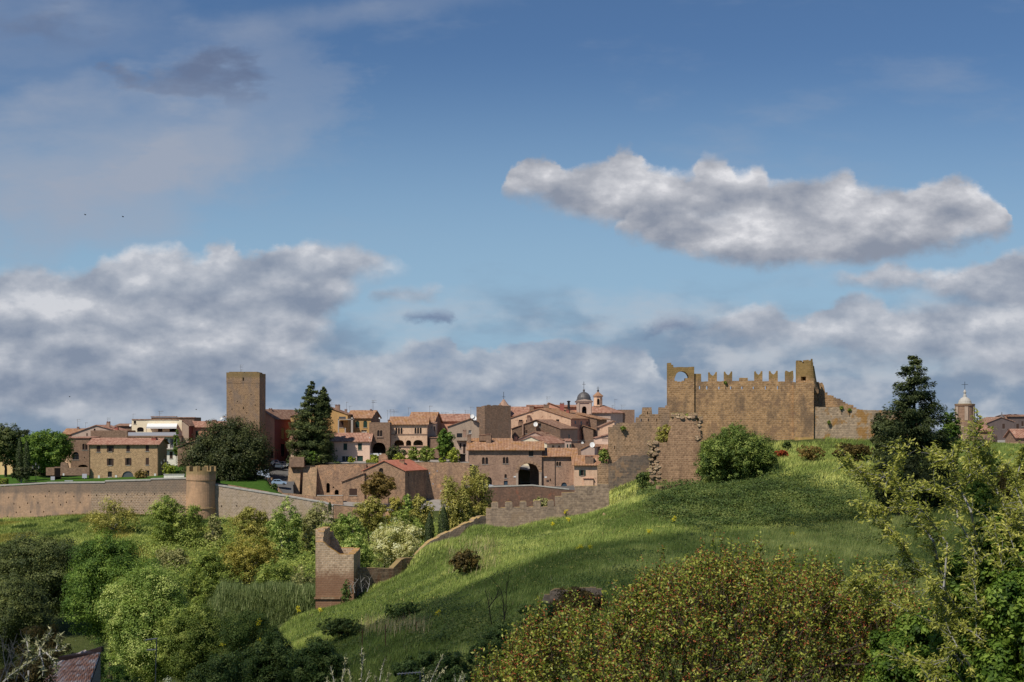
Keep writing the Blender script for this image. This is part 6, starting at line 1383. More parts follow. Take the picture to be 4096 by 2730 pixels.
def tree(name, label, x0, x1, y0, y1, Y, mat, cat='tree', yb=None, dens=5.0, leaf=None, k=12, per=22, cr=None, dep=.85, lr=.42, frac=.60, bark=None, tr=None, stems=1, asp=.62, group=None, squash=.8, base_z=None, limbs=True):
    if Y is None: Y = gY((x0 + x1) / 2, y1)
    SEED[0] += 1; rng = np.random.default_rng(SEED[0]); px = Y / F
    c = np.array(P((x0 + x1) / 2, (y0 + y1) / 2, Y)); r = np.array([(x1 - x0) / 2 * px, (x1 - x0) / 2 * px * dep, (y1 - y0) / 2 * px])
    leaf = leaf or max(px * 4 * 1.5, .12)
    if cat not in ('tree', 'vine', 'plant'):           # shrubs are leafy down to the ground
        g = (HY - yb) * px if yb else GZ(c[0], c[1]); lo_, hi_ = c[2] - r[2], c[2] + r[2]
        if 0 < lo_ - g < 12: c[2] = (hi_ + g - .2) / 2; r[2] = (hi_ - g + .2) / 2
    bz = base_z if base_z is not None else ((HY - yb) * px if yb else GZ(c[0], c[1])); bz = min(bz, c[2] - r[2] * .8)
    t = thing(name, label, cat, (c[0], c[1], bz), group)
    lc, lr_ = lobes_in(rng, c, r * .97, k, frac, lr)
    area = math.pi * (x1 - x0) * (y1 - y0) / 64.0; n = int(min(170000, max(900, area * dens * 1.7)))
    n = int(n * (px * 4 * 1.5 / leaf) ** 1.2) if leaf < px * 6 else n
    cr_ = cr or min(r[0], r[2]) * .15
    p, nm, ti = crown_pts(rng, lc, lr_, n, per, cr_, squash)
    V, Q = leaves(p, nm, leaf * rng.uniform(.55, 1.45, n), asp, rng)
    np_obj('crown', V, Q, LM[mat], t, tint=ti)
    mb = MB(); tr = tr or max(.05, min(.5, r[0] * .055)); b = Vector((c[0], c[1], bz - .5)); top = Vector(c) - Vector((0, 0, r[2] * .15))
    for s in range(stems):
        o = Vector((rng.normal(0, .12) * r[0], rng.normal(0, .12) * r[0], 0)) if stems > 1 else Vector((0, 0, 0))
        tp = top + Vector((rng.normal(0, .4) * r[0], rng.normal(0, .3) * r[0], r[2] * rng.uniform(.1, .6))) if stems > 1 else top
        limb(mb, b + o * .4, tp, tr * (1.15 if stems == 1 else .8), tr * .35, rng, 7, 5, .02)
    if limbs:
        for i in range(min(k, 9)): limb(mb, b.lerp(top, rng.uniform(.55, .95)), lc[i], tr * .45, tr * .10, rng, 5, 4, .06)
    mb.build('trunk', bark or B_brown, t); return t
def conifer(name, label, x, y0, yb, w, Y, mat, tiers=26, dens=1.0, seed=1, top2=None, leaf=.42, droop=.22, prof=None):
    rng = np.random.default_rng(seed); px = Y / F; b = np.array(P(x, yb, Y)); H = (yb - y0) * px; R_ = w * px / 2
    t = thing(name, label, 'tree', tuple(b)); Ps, Ns, Ts, Ax = [], [], [], []
    prof = prof or (lambda f: (1 - f) ** .85)
    def spire(ox, H, R_, tiers, z0):
        for i in range(tiers):
            f = (i + rng.uniform(-.3, .3)) / tiers; f = min(.985, max(0, f)); z = H * (z0 + (1 - z0) * f); rr = R_ * prof(f) + .25
            for j in range(max(4, int(10 * (1 - f) + 4))):
                a = rng.uniform(0, 2 * math.pi); L_ = rr * rng.uniform(.62, 1.12); n = int((26 + L_ * 34) * dens)
                s = rng.uniform(.12, 1, n) ** .75; dirv = np.array([math.cos(a), math.sin(a) * .8, 0]); side = np.array([-math.sin(a), math.cos(a), 0])
                w_ = .22 * L_ * (1 - s * .55) + .12
                p = b + np.array([ox, 0, z]) + np.outer(s * L_, dirv) + np.outer(rng.normal(0, 1, n) * w_ * .6, side)
                p[:, 2] += -droop * L_ * s + .16 * L_ * s ** 3 + rng.normal(0, .10 + .03 * L_, n)
                Ps.append(p); Ns.append(np.tile([0, 0, 1.0], (n, 1)) + rng.normal(0, .5, (n, 3)) + dirv * .4); Ax.append(np.tile(dirv + np.array([0, 0, -.25]), (n, 1)))
                Ts.append(np.full(n, rng.random() * .5) + rng.random(n) * .3 + .25 * s)
    spire(0, H, R_, tiers, .05)
    if top2: spire((top2[0] - x) * px, (yb - top2[1]) * px, R_ * top2[2], int(tiers * .5), top2[3])
    p, nm, ti, ax = map(np.concatenate, (Ps, Ns, Ts, Ax)); V, Q = leaves(p, nm, leaf * rng.uniform(.6, 1.25, len(p)), .42, rng, ax)
    np_obj('crown', V, Q, LM[mat], t, tint=ti)
    mb = MB(); mb.tube([tuple(b - np.array([0, 0, 1.5])), tuple(b + np.array([0, 0, H * .5])), tuple(b + np.array([0, 0, H * .98]))], [R_ * .06 + .1, R_ * .035 + .06, .03], 7)
    if top2: q = b + np.array([(top2[0] - x) * px, 0, (yb - top2[1]) * px]); mb.tube([tuple(b + np.array([0, 0, H * .4])), tuple(q)], [.14, .03], 6)
    mb.build('trunk', B_brown, t); return t
def column(name, label, x0, x1, y0, y1, Y, mat, n=5000, seed=1, tip=True, leaf=.2, group=None):
    rng = np.random.default_rng(seed); px = Y / F; b = np.array(P((x0 + x1) / 2, y1, Y)); H = (y1 - y0) * px; R_ = (x1 - x0) / 2 * px
    t = thing(name, label, 'tree', tuple(b), group); f = rng.random(n) ** .9; a = rng.uniform(0, 2 * math.pi, n)
    pr = np.minimum(1, (1 - f) * 2.6) ** .6 * (.80 + .2 * np.minimum(1, f * 6)) * (1 + .10 * np.sin(a * 3 + f * 14)); rr = R_ * pr * rng.uniform(.7, 1.04, n)
    p = b + np.stack([np.cos(a) * rr, np.sin(a) * rr, f * H], 1); nm = np.stack([np.cos(a), np.sin(a), np.full(n, .25)], 1) + rng.normal(0, .35, (n, 3))
    V, Q = leaves(p, nm, leaf * rng.uniform(.7, 1.4, n), .4, rng, np.tile([0, 0, 1.0], (n, 1))); np_obj('crown', V, Q, LM[mat], t, tint=rng.random(n) * .6 + .4 * (np.sin(a * 5 + f * 9) * .5 + .5))
    mb = MB(); mb.tube([tuple(b - np.array([0, 0, 1.0])), tuple(b + np.array([0, 0, H * .9]))], [R_ * .15 + .05, .02], 6); mb.build('trunk', B_brown, t); return t
def hedge(name, label, x0, x1, y0, y1, Y, D, mat, n=2500, seed=1, leaf=.2):
    rng = np.random.default_rng(seed); px = Y / F; a, b = np.array(P(x0, y1, Y)), np.array(P(x1, y0, Y)); d = b - a; d[1] = D
    q = rng.random((n, 3)); f = rng.integers(0, 4, n); q[f == 0, 1] = 0; q[f == 1, 2] = 1; q[f == 2, 0] = 1; q[f == 3, 0] = 0
    nm = np.zeros((n, 3)); nm[f == 0, 1] = -1; nm[f == 1, 2] = 1; nm[f == 2, 0] = 1; nm[f == 3, 0] = -1
    V, Q = leaves(a + q * d + rng.normal(0, .06, (n, 3)), nm + rng.normal(0, .45, (n, 3)), leaf * rng.uniform(.7, 1.3, n), .7, rng)
    t = thing(name, label, 'hedge', (a[0] + d[0] / 2, Y + D / 2, a[2])); np_obj('foliage', V, Q, LM[mat], t, tint=rng.random(n))
    mb = MB(); mb.box(a[0] + .1, a[0] + d[0] - .1, Y + .1, Y + D - .1, a[2] - .5, b[2] - .12); mb.build('core', B_dark, t); return t

# ---- park and town trees
tree('stone_pine', 'dark olive stone pine with a broad domed crown at the far left edge', -60, 112, 1692, 1860, 364, 'pine', yb=1930, k=20, dens=9, lr=.46, bark=B_dark, squash=.6)
tree('park_tree', 'dark crown mostly hidden between the stone pine and the round park tree', 50, 182, 1704, 1950, 372, 'oak', yb=1930, k=16, dens=8, lr=.46)
tree('park_tree', 'round bright green park tree in front of the brown stone house at left', 88, 297, 1704, 1888, 359, 'deep', yb=1936, k=24, dens=10, per=28, lr=.44)
tree('park_tree', 'low dark leaf mass added as the shade under the round park tree', 100, 210, 1830, 1945, 366, 'oak', yb=1936, k=14, dens=8, lr=.46)  # dark crown added to stand in for shade below the tree
column('park_cypress', 'narrow dark cypress nearest the stone pine in the park', 64, 94, 1752, 1925, 347, 'cyp', 3200, 3, leaf=.3); column('park_cypress', 'narrow dark cypress leaning against the round park tree', 92, 120, 1760, 1925, 346.5, 'cyp', 3200, 4, leaf=.3)
tree('olive_tree', 'low dark olive tree with a whitish trunk below the two park cypresses', 38, 132, 1866, 1920, 341, 'oak', yb=1938, k=9, dens=6, bark=B_pale)
hedge('clipped_hedge', 'clipped square hedge end on the park lawn at the left edge', -60, 22, 1916, 1947, 334, 2, 'brt', 1500, 5, .25)
tree('olive_tree', 'small round olive tree before the arched door of the tan stone house', 533, 590, 1880, 1925, 345, 'rust', yb=1930, k=8, dens=6, tr=.08)
tree('garden_shrub', 'yellow green shrub in front of the narrow white house', 640, 712, 1848, 1908, 347.5, 'brt', 'shrub', yb=1920, k=9, dens=6)
tree('holm_oak', 'huge dark rounded holm oak at the foot of the tall tower', 732, 1092, 1676, 2010, 357, 'oak', yb=1940, k=36, dens=10, per=30, frac=.66, lr=.40, dep=.6)
tree('climbing_vine', 'green vine climbing the corner of the narrow white house', 688, 722, 1700, 1850, 382, 'deep', 'vine', yb=1850, k=6, dens=3, dep=.3, lr=.3)
tree('clipped_bush', 'round clipped bush on the lawn beside the pale blue hatchback', 1079, 1115, 1931, 1968, 344, 'dark', 'bush', yb=1968, k=8, dens=10, frac=.4)
conifer('tall_fir', 'tall dark fir with two pointed tops in front of the long pink house', 1247, 1522, 1862, 182, 363.5, 'fir', 46, 1.5, 11, (1294, 1546, .34, .62), .42, prof=lambda f: min(1, (1 - f) * 1.65) ** .78)
tree('garden_tree', 'bright green young tree under the left side of the tall fir', 1208, 1290, 1796, 1866, 360.6, 'deep', yb=1862, k=9, dens=7)
tree('garden_shrub', 'dark low shrub on the terrace edge left of the tall fir', 1215, 1242, 1842, 1864, 361, 'dark', 'shrub', yb=1866, k=6, dens=6)
tree('garden_shrub', 'dark low shrub under the right side of the tall fir', 1330, 1366, 1846, 1864, 360.5, 'dark', 'shrub', yb=1866, k=6, dens=6)
tree('garden_shrub', 'yellow green shrub between the french doors of the long pink house', 1388, 1422, 1824, 1860, 363, 'brt', 'shrub', yb=1860, k=6, dens=5)
hedge('clipped_hedge', 'clipped low green hedge at the terrace edge before the dark round arch', 1465, 1513, 1841, 1858, 361, 2, 'brt', 900, 6, .25)
tree('garden_shrub', 'round bright green shrub behind the clipped terrace hedge', 1477, 1519, 1814, 1848, 364.5, 'brt', 'shrub', yb=1852, k=8, dens=7)
tree('olive_tree', 'grey green olive tree on the terrace below the loggia', 1530, 1632, 1786, 1850, 366, 'oak', yb=1855, k=10, dens=7)
tree('vine_pergola', 'bright green vine spread in front of the terrace olive', 1566, 1626, 1812, 1852, 362.5, 'brt', 'vine', yb=1855, k=8, dens=5)
tree('garden_tree', 'mid green garden tree with pale leaves under the loggia right arch', 1624, 1676, 1788, 1854, 364, 'mid', yb=1855, k=9, dens=6)
tree('garden_tree', 'greyish leafy tree between the loggia and the round dark tree', 1666, 1746, 1782, 1856, 364.5, 'mid', yb=1855, k=10, dens=6)
tree('laurel_tree', 'tall egg shaped dark green tree left of the square tower', 1738, 1822, 1706, 1850, 368, 'deep', yb=1858, k=14, dens=9, frac=.52)
tree('garden_shrub', 'rounded lime green shrub below the egg shaped tree', 1784, 1846, 1792, 1852, 362, 'brt', 'shrub', yb=1856, k=9, dens=7)
tree('garden_shrub', 'small lime shrub on the terrace left of the lime rounded one', 1752, 1784, 1830, 1856, 361.5, 'brt', 'shrub', yb=1856, k=5, dens=5)
tree('rusty_tree', 'round rusty olive tree in front of the chapel', 1436, 1598, 1886, 2000, 342, 'rust', yb=2010, k=15, dens=8)
tree('wall_shrub', 'grey green shrub beside the castle left wing and the corner house roof', 2392, 2440, 1788, 1850, 197, 'mid', 'shrub', yb=1860, k=8, dens=6)
tree('olive_tree', 'grey olive tree behind the square merlons of the ridge wall', 2130, 2198, 1984, 2040, 200, 'grey', k=8, dens=6)
# ---- valley trees between the walls and the ruined tower
VT = [
    ('valley_tree', 'thin yellow green tree standing before the plain city wall at left', 345, 565, 1998, 2170, 300, 'pop', dict(dens=2.2, stems=3, k=16, lr=.26, frac=.75, squash=1.3, bark=B_grey)),
    ('valley_tree', 'broad grey green tree reaching up the wall left of the round bastion', 578, 818, 1976, 2270, 285, 'mid', dict(dens=5, stems=3, k=20, lr=.32, frac=.7, bark=B_grey)),
    ('valley_tree', 'thin airy tree just right of the round bastion foot', 815, 900, 2030, 2240, 284, 'grey', dict(dens=3, stems=2, k=10, lr=.34, bark=B_grey)),
    ('valley_tree', 'olive green tree before the middle of the pale city wall', 936, 1085, 2018, 2200, 290, 'pop', dict(dens=4.5, stems=3, k=14, lr=.34, frac=.7, bark=B_grey)),
    ('valley_tree', 'tall light green aspen with pale stems left of the ruined tower top', 1066, 1212, 1992, 2320, 268, 'lime', dict(dens=4.5, stems=4, k=18, lr=.3, frac=.72, bark=B_pale)),
    ('valley_tree', 'grey leaved aspen directly behind the ruined tower', 1190, 1350, 2008, 2260, 274, 'grey', dict(dens=4.5, stems=4, k=16, lr=.32, frac=.7, bark=B_pale)),
    ('valley_tree', 'yellow ochre round tree in the middle of the valley', 878, 1122, 2136, 2345, 235, 'yol', dict(dens=4.5, stems=4, k=18, lr=.34, frac=.68, bark=B_pale)),
    ('valley_tree', 'mid green tree below the airy tree, left of the yellow ochre one', 760, 915, 2188, 2370, 232, 'mid', dict(dens=5, stems=2, k=14)),
    ('valley_tree', 'pale leaved tree under the end of the sloping city wall', 1330, 1460, 2030, 2200, 280, 'lime', dict(dens=5, stems=3, k=14, lr=.34, bark=B_grey)),
    ('valley_tree', 'green poplar in front of the chapel wing', 1410, 1550, 1984, 2140, 290, 'pop', dict(dens=6, stems=3, k=15, lr=.34, frac=.68)),
    ('valley_tree', 'brownish olive tree right of the green poplar', 1536, 1632, 1976, 2150, 287, 'yol', dict(dens=5, stems=3, k=12, lr=.36)),
    ('valley_tree', 'narrow lime poplar before the dark side of the chapel', 1602, 1668, 1952, 2140, 292, 'lime', dict(dens=5, k=12, lr=.36, dep=1)),
    ('valley_tree', 'yellow green poplar left of the two slim cypresses', 1640, 1742, 1962, 2190, 286, 'pop', dict(dens=5, stems=3, k=14, lr=.34, frac=.7)),
    ('valley_tree', 'tall yellow green poplar hiding the left end of the road parapet', 1752, 1888, 1902, 2200, 306, 'pop', dict(dens=5, stems=5, k=20, lr=.28, frac=.74, squash=1.6)),
    ('valley_tree', 'tallest pointed poplar against the gatehouse', 1838, 1974, 1872, 2150, 312, 'pop', dict(dens=4.5, stems=5, k=20, lr=.28, frac=.74, squash=1.6)),
    ('acacia', 'white blossoming acacia between the ruined tower and the slim cypresses', 1472, 1700, 2076, 2290, 214, 'white', dict(dens=6, stems=2, k=18, lr=.34, frac=.66)),
    ('valley_tree', 'green and white leaved tree right behind the ruined tower', 1350, 1506, 2130, 2290, 210, 'lime', dict(dens=5.5, stems=2, k=14)),
    ('valley_tree', 'dark green tree behind the white acacia', 1540, 1700, 2040, 2200, 245, 'mid', dict(dens=5, k=13)),
    ('valley_tree', 'mid green tree between the aspens and the green poplar', 1240, 1420, 2100, 2290, 240, 'mid', dict(dens=5, stems=2, k=14)),
    ('valley_shrub', 'pale shrub touching the left foot of the ruined tower', 1160, 1268, 2238, 2360, 205, 'grey', dict(dens=4.5, k=11)),
    ('valley_shrub', 'green undergrowth between the aspen and the reed bed', 1010, 1190, 2230, 2370, 222, 'mid', dict(dens=5, k=12)),
    ('valley_shrub', 'green undergrowth left of the reed bed', 700, 880, 2260, 2420, 205, 'mid', dict(dens=5, k=12)),
    ('valley_tree', 'grey green low tree under the broad tree at left', 600, 780, 2180, 2330, 245, 'grey', dict(dens=4.5, k=13)),
]
for nm_, lb, a, b, c, d, Y, m_, kw in VT: tree(nm_, lb, a, b, c, d, Y, m_, cat='shrub' if 'shrub' in nm_ else 'tree', **kw)
column('slim_cypress', 'left and shorter of the two slim cypresses by the ridge wall', 1700, 1737, 2050, 2215, 195, 'cyp', 5000, 7, leaf=.22); column('slim_cypress', 'right and taller of the two slim cypresses by the ridge wall', 1752, 1796, 2028, 2190, 195, 'cyp', 5000, 8, leaf=.22)
column('wall_cypress', 'tiny dark cypress at the low end of the sloping city wall', 1312, 1327, 2010, 2044, 329, 'cyp', 700, 9, leaf=.3)
# ---- large trees on the left
tree('umbrella_pine', 'broad dark umbrella pine filling the left side below the city wall', -140, 425, 2132, 2500, 196, 'pine', k=44, dens=9, per=26, lr=.32, frac=.70, squash=.7, bark=B_dark, dep=.7)
tree('umbrella_pine', 'nearer dark umbrella pine at the left edge', -160, 225, 2290, 2660, 168, 'pine', k=36, dens=9, per=24, lr=.34, frac=.68, squash=.7, bark=B_dark, dep=.7)
tree('lime_tree', 'large dark green lime tree with lumpy crown at lower left', 246, 642, 2136, 2600, 150, 'deep', k=40, dens=9, per=26, lr=.32, frac=.68)
tree('plane_tree', 'large pale green silvery leaved tree in front of the dark lime tree', 400, 812, 2222, 2780, 122, 'lime', k=48, dens=9, per=26, lr=.31, frac=.68)
tree('plane_tree', 'pale green side crown joined right of the silvery leaved tree', 620, 920, 2390, 2790, 118, 'mid', k=30, dens=9, per=26, lr=.36)
tree('fig_shrub', 'fresh green spreading shrub below the reed bed', 850, 1140, 2392, 2640, 114, 'fig', 'shrub', k=20, dens=8, lr=.3, frac=.68)
tree('bay_bush', 'dark green dense bush left of the bottom centre', 960, 1215, 2480, 2790, 96, 'dark', 'bush', k=20, dens=9, lr=.32)
tree('bay_bush', 'dark green bush between the fence posts and the bottom edge', 1150, 1400, 2530, 2800, 92, 'dark', 'bush', k=20, dens=9, lr=.32)
tree('bay_bush', 'dark bush under the silvery tree at the bottom edge', 720, 1010, 2590, 2850, 88, 'dark', 'bush', k=20, dens=9, lr=.32)
tree('hedge_bush', 'small green bush above the tiled outbuilding roof', 285, 440, 2480, 2640, 112, 'deep', 'bush', k=12, dens=8)
tree('hedge_bush', 'green bush overhanging the right edge of the tiled roof', 372, 560, 2590, 2800, 86, 'deep', 'bush', k=14, dens=9)
tree('thorn_thicket', 'brownish bare thicket in the bottom left corner', -90, 250, 2540, 2830, 74, 'brown', 'thicket', k=20, dens=5, lr=.28, stems=8)
tree('hedge_bush', 'dull green shrub behind the bottom left thicket', 60, 300, 2450, 2640, 104, 'brown', 'bush', k=14, dens=8)
tree('elder_shrub', 'white flowered shrub top at the bottom edge left of centre', 560, 760, 2690, 2830, 80, 'white', 'shrub', k=10, dens=6)
# ---- hill shrubs
tree('fig_tree', 'big round bright green fig bush before the castle curtain wall', 2752, 3118, 1700, 1955, 178, 'fig', 'bush', k=46, dens=9, per=30, lr=.30, frac=.68, limbs=False, cr=.5)
tree('wall_shrub', 'yellow green shrub growing on the broken shoulder of the pier', 2618, 2690, 1690, 1772, 184.5, 'pop', 'shrub', yb=1790, k=9, dens=5, tr=.05)
for x, y, w, lb in ((2752, 1660, 26, 'green tuft on the top of the ruined pier'), (2492, 1712, 22, 'green tuft at the upper left of the castle left wing'), (2788, 1680, 24, 'small tuft at the right shoulder of the ruined pier')):
    tree('wall_plant', lb, x - w / 2, x + w / 2, y - 8, y + 10, 183.5 if x > 2600 else 196.6, 'mid', 'plant', yb=y + 20, k=4, dens=8, tr=.03)
for x, y, w, Y, lb in ((2902, 1531, 12, 200.2, 'tiny tuft on the curtain wall top right of the second swallowtail merlon'), (3366, 1632, 16, 200.1, 'small green tuft on top of the low lichened wall, nearest the turret'), (3398, 1640, 16, 200.1, 'small green tuft on top of the low lichened wall, farther from the turret'), (3316, 1690, 12, 199.9, 'green tuft rooted in the face of the low lichened wall')):
    tree('wall_plant', lb, x - w / 2, x + w / 2, y - 7, y + 8, Y, 'mid', 'plant', yb=y + 12, k=4, dens=8, tr=.03)
tree('slope_bush', 'brownish round bush alone on the grassy slope', 1790, 1935, 2192, 2300, None, 'brown', 'bush', k=12, dens=6)
tree('green_weed', 'dark green weed clump by the left foot of the ruined pier', 2540, 2605, 1880, 1950, None, 'nettle', 'plant', k=8, dens=6)
tree('broom_shrub', 'yellow brown shrub on the right hand mound beside the fig bush', 3180, 3310, 1780, 1846, None, 'rust', 'shrub', k=9, dens=4)
tree('red_shrub', 'low dark red leaved plant right of the fig bush', 3086, 3162, 1797, 1834, None, 'red', 'shrub', k=6, dens=5)
tree('green_weed', 'green weed clump above the red leaved plant', 3125, 3165, 1762, 1800, None, 'nettle', 'plant', k=6, dens=5)
tree('hedge_bush', 'dark olive hedge bush left of the dark conifer', 3320, 3500, 1768, 1850, None, 'brown', 'bush', k=14, dens=7)
tree('hedge_tree', 'grey green loose tree on the left side of the dark conifer', 3470, 3600, 1610, 1900, 158, 'oak', k=16, dens=6, lr=.32)
conifer('dark_conifer', 'big dark spreading conifer right of the castle low wall', 3657, 1413, 2060, 370, 150, 'fir', 44, 1.7, 21, None, .32, droop=.16, prof=lambda f: min(1, (1 - f) * 1.7) ** .8 * (.80 + .2 * math.sin(f * 9) ** 2))
tree('hedge_tree', 'dark green tree on the right side of the dark conifer', 3745, 3850, 1640, 1880, 156, 'deep', k=14, dens=7)
tree('hedge_tree', 'dark bush at the foot of the dark conifer', 3480, 3720, 1830, 2030, 146, 'oak', k=16, dens=7)
tree('hedge_tree', 'dark green tree behind the right foreground tree', 3830, 4010, 1760, 2110, 140, 'deep', k=14, dens=7)
tree('hedge_tree', 'olive hedge tree at the right edge below the brown garden wall', 3960, 4160, 1850, 2050, 130, 'brown', k=14, dens=6)
tree('dark_thicket', 'dark brown thicket covering the broken bank wall', 2150, 2480, 2352, 2560, 96, 'brown', 'thicket', k=24, dens=8, stems=4, lr=.3)
tree('dark_thicket', 'dark thicket right of the broken bank wall, behind the cherry tree', 2420, 2760, 2340, 2560, 90, 'dark', 'thicket', k=20, dens=6, stems=4, lr=.3)
tree('dark_thicket', 'green bramble heap left below the broken bank wall', 2060, 2240, 2400, 2580, 91, 'dark', 'thicket', k=14, dens=7)
tree('dark_thicket', 'dark bramble heap at the foot of the bare dead shrub', 1880, 2120, 2500, 2760, 84, 'dark', 'thicket', k=18, dens=8)
tree('dark_thicket', 'dark low bramble bank along the bottom edge left of the cherry', 1560, 1930, 2610, 2830, 80, 'dark', 'thicket', k=20, dens=8)
tree('dark_thicket', 'dark hedge behind the cherry tree top at right', 2800, 3500, 2330, 2520, 92, 'dark', 'thicket', k=26, dens=5, dep=.3)
tree('bramble', 'dark bramble clump in the middle of the grassy slope', 1530, 1700, 2410, 2490, None, 'dark', 'bramble', k=12, dens=5)
tree('bramble', 'green bramble clump by the fence posts', 1260, 1480, 2470, 2560, None, 'nettle', 'bramble', k=14, dens=6)
tree('bramble', 'bushy plant leaning on the low ridge wall beside the ruined tower', 1358, 1412, 2308, 2380, 159, 'dark', 'bramble', k=8, dens=6)
def bare_shrub(name, label, segs, Y, r, twigs, seed, mat=B_grey, z=7):
    rng = np.random.default_rng(seed); b = P(zx(z, segs[0][0][0]), zy(z, segs[0][0][1]), Y); t = thing(name, label, 'dead shrub', tuple(b)); mb = MB()
    for sg in segs:
        pts = [P(zx(z, x), zy(z, y), Y + rng.normal(0, .2)) for x, y in sg]; mb.tube(pts, list(np.linspace(r, r * .3, len(pts))), 5)
        for _ in range(twigs):
            i = rng.integers(0, len(pts) - 1); p = pts[i].lerp(pts[i + 1], rng.random()); q = p + Vector((rng.normal(0, .45), rng.normal(0, .4), rng.uniform(.2, .9))); mb.tube([p, p.lerp(q, .5) + Vector((rng.normal(0, .06), 0, .05)), q], [r * .35, r * .25, r * .12], 4)
    mb.build('branches', mat, t)
bare_shrub('dead_shrub', 'bare dead shrub with forked dark branches on the lower slope', [[(180, 1180), (290, 1100), (262, 900), (262, 800), (230, 700), (130, 590)], [(170, 1120), (140, 960), (122, 820), (95, 730)], [(240, 1100), (285, 900), (290, 700), (320, 540)], [(125, 880), (190, 790), (230, 700)]], 98, .045, 9, 3, B_dark, 11)
bare_shrub('dead_shrub', 'pale leafless stems before the low ridge wall', [[(440, 850), (430, 790), (470, 735)], [(500, 840), (490, 760), (520, 725)], [(540, 840), (560, 770), (555, 730)], [(415, 850), (400, 800), (430, 760)]], 157, .05, 5, 4, B_pale)
bare_shrub('dead_shrub', 'tangle of bare grey twigs at the bottom left edge', [[(0, 1560), (60, 1400), (130, 1200)], [(60, 1560), (30, 1380), (10, 1230)], [(120, 1560), (170, 1380), (200, 1240)], [(200, 1560), (90, 1420), (60, 1280)], [(40, 1540), (110, 1330), (90, 1300)]], 70, .035, 9, 5, B_grey, 9)

# ---- ground cover
def tri_blades(X, Yw, Z, h, w, lean, rng, tint, name, mat, label, sd=.22):
    n = len(X); a = rng.uniform(0, math.pi, n); dx, dy = np.cos(a) * w / 2, np.sin(a) * w / 2
    lx = lean + rng.normal(0, sd, n); ly = rng.normal(0, sd, n)
    V = np.stack([np.stack([X - dx, Yw - dy, Z - .05], 1), np.stack([X + dx, Yw + dy, Z - .05], 1), np.stack([X + lx * h, Yw + ly * h, Z + h], 1)], 1).reshape(-1, 3)
    o = np_obj(name, V, np.arange(3 * n).reshape(n, 3), mat, tint=tint); kind(o, 'stuff', label); o['category'] = 'grass'; return o
def vnoise(x, y, s, seed):
    """smooth value noise for patchiness"""
    r = np.random.default_rng(seed); T = r.random((64, 64)); u, v = x / s, y / s; i, j = np.floor(u).astype(int), np.floor(v).astype(int); fu, fv = u - i, v - j; fu = fu * fu * (3 - 2 * fu); fv = fv * fv * (3 - 2 * fv)
    g = lambda a, b: T[a % 64, b % 64]
    return (g(i, j) * (1 - fu) + g(i + 1, j) * fu) * (1 - fv) + (g(i, j + 1) * (1 - fu) + g(i + 1, j + 1) * fu) * fv
def in_poly(x, y, poly):
    c = np.zeros(len(x), bool); n = len(poly)
    for i in range(n):
        (x1, y1), (x2, y2) = poly[i], poly[(i + 1) % n]
        k = ((y1 > y) != (y2 > y)) & (x < (x2 - x1) * (y - y1) / (y2 - y1 + 1e-12) + x1); c ^= k
    return c
def scatter(n, x0, x1, Ya, Yb, rng, pw=1.0):
    px = rng.uniform(x0, x1, n); Yw = Ya + (Yb - Ya) * rng.random(n) ** pw; X = (px - 2048) / F * Yw; Z = gz(X, Yw); return px, HY - Z / Yw * F, X, Yw, Z
NETTLE = [(2545, 1935), (2760, 1925), (3100, 1925), (3330, 1960), (3480, 2010), (3520, 2060), (3300, 2100), (3080, 2112), (2800, 2108), (2650, 2090), (2590, 2030)]
def hill_grass():
    rng = np.random.default_rng(5); px, py, X, Yw, Z = scatter(960000, -60, 4560, 62, 202, rng, .85)
    lim = np.interp(Yw, [62, 76, 100, 125, 150, 157, 163, 170, 174, 180, 186, 192, 199], [900, 900, 960, 1020, 1120, 1230, 1405, 1655, 1850, 2150, 2300, 2390, 2470])
    keep = (px > lim) & ~((Yw > 197.5) & (px < 3300)) & (py < 2760)
    keep &= ~(in_poly(px, py, NETTLE) & (rng.random(len(px)) < .55))
    X, Yw, Z, py, px = X[keep], Yw[keep], Z[keep], py[keep], px[keep]
    pn = .55 * vnoise(X, Yw, 14, 1) + .3 * vnoise(X, Yw, 4, 2) + .15 * vnoise(X, Yw, 1.2, 3)
    tu = vnoise(X, Yw, 1.1, 21); h = (.17 + .30 * pn + .30 * tu ** 2.5) * rng.uniform(.6, 1.25, len(X)); tint = np.clip((pn - .5) * 1.6 + .38 + .3 * (tu - .5) + rng.normal(0, .12, len(X)), 0, 1)
    tri_blades(X, Yw, Z, h, .030 + .0004 * np.maximum(0, Yw - 70), .22, rng, tint, 'grass', LM['grass'], 'long meadow grass covering the castle hill')
    k = rng.random(len(X)) < .010; tri_blades(X[k], Yw[k], Z[k], h[k] * 1.1 + .25, np.full(k.sum(), .024), .2, rng, rng.random(k.sum()), 'dry_grass', LM['dry'], 'pale dry stems standing in the meadow grass')
hill_grass()
def dry_patch(poly, n, Ya, Yb, seed, label):
    rng = np.random.default_rng(seed); xs_ = [p[0] for p in poly]; px, py, X, Yw, Z = scatter(n * 6, min(xs_), max(xs_), Ya, Yb, rng)
    k = in_poly(px + rng.normal(0, 14, len(px)), py + rng.normal(0, 8, len(px)), poly); X, Yw, Z = X[k][:n], Yw[k][:n], Z[k][:n]
    tri_blades(X, Yw, Z, rng.uniform(.6, 1.5, len(X)), np.full(len(X), .035), .1, rng, rng.random(len(X)), 'dry_grass', LM['dry'], label, .14)
dry_patch([(1775, 2180), (1850, 2150), (1990, 2140), (2010, 2230), (1960, 2290), (1790, 2300)], 700, 130, 165, 91, 'pale dry stalks round the brownish slope bush')
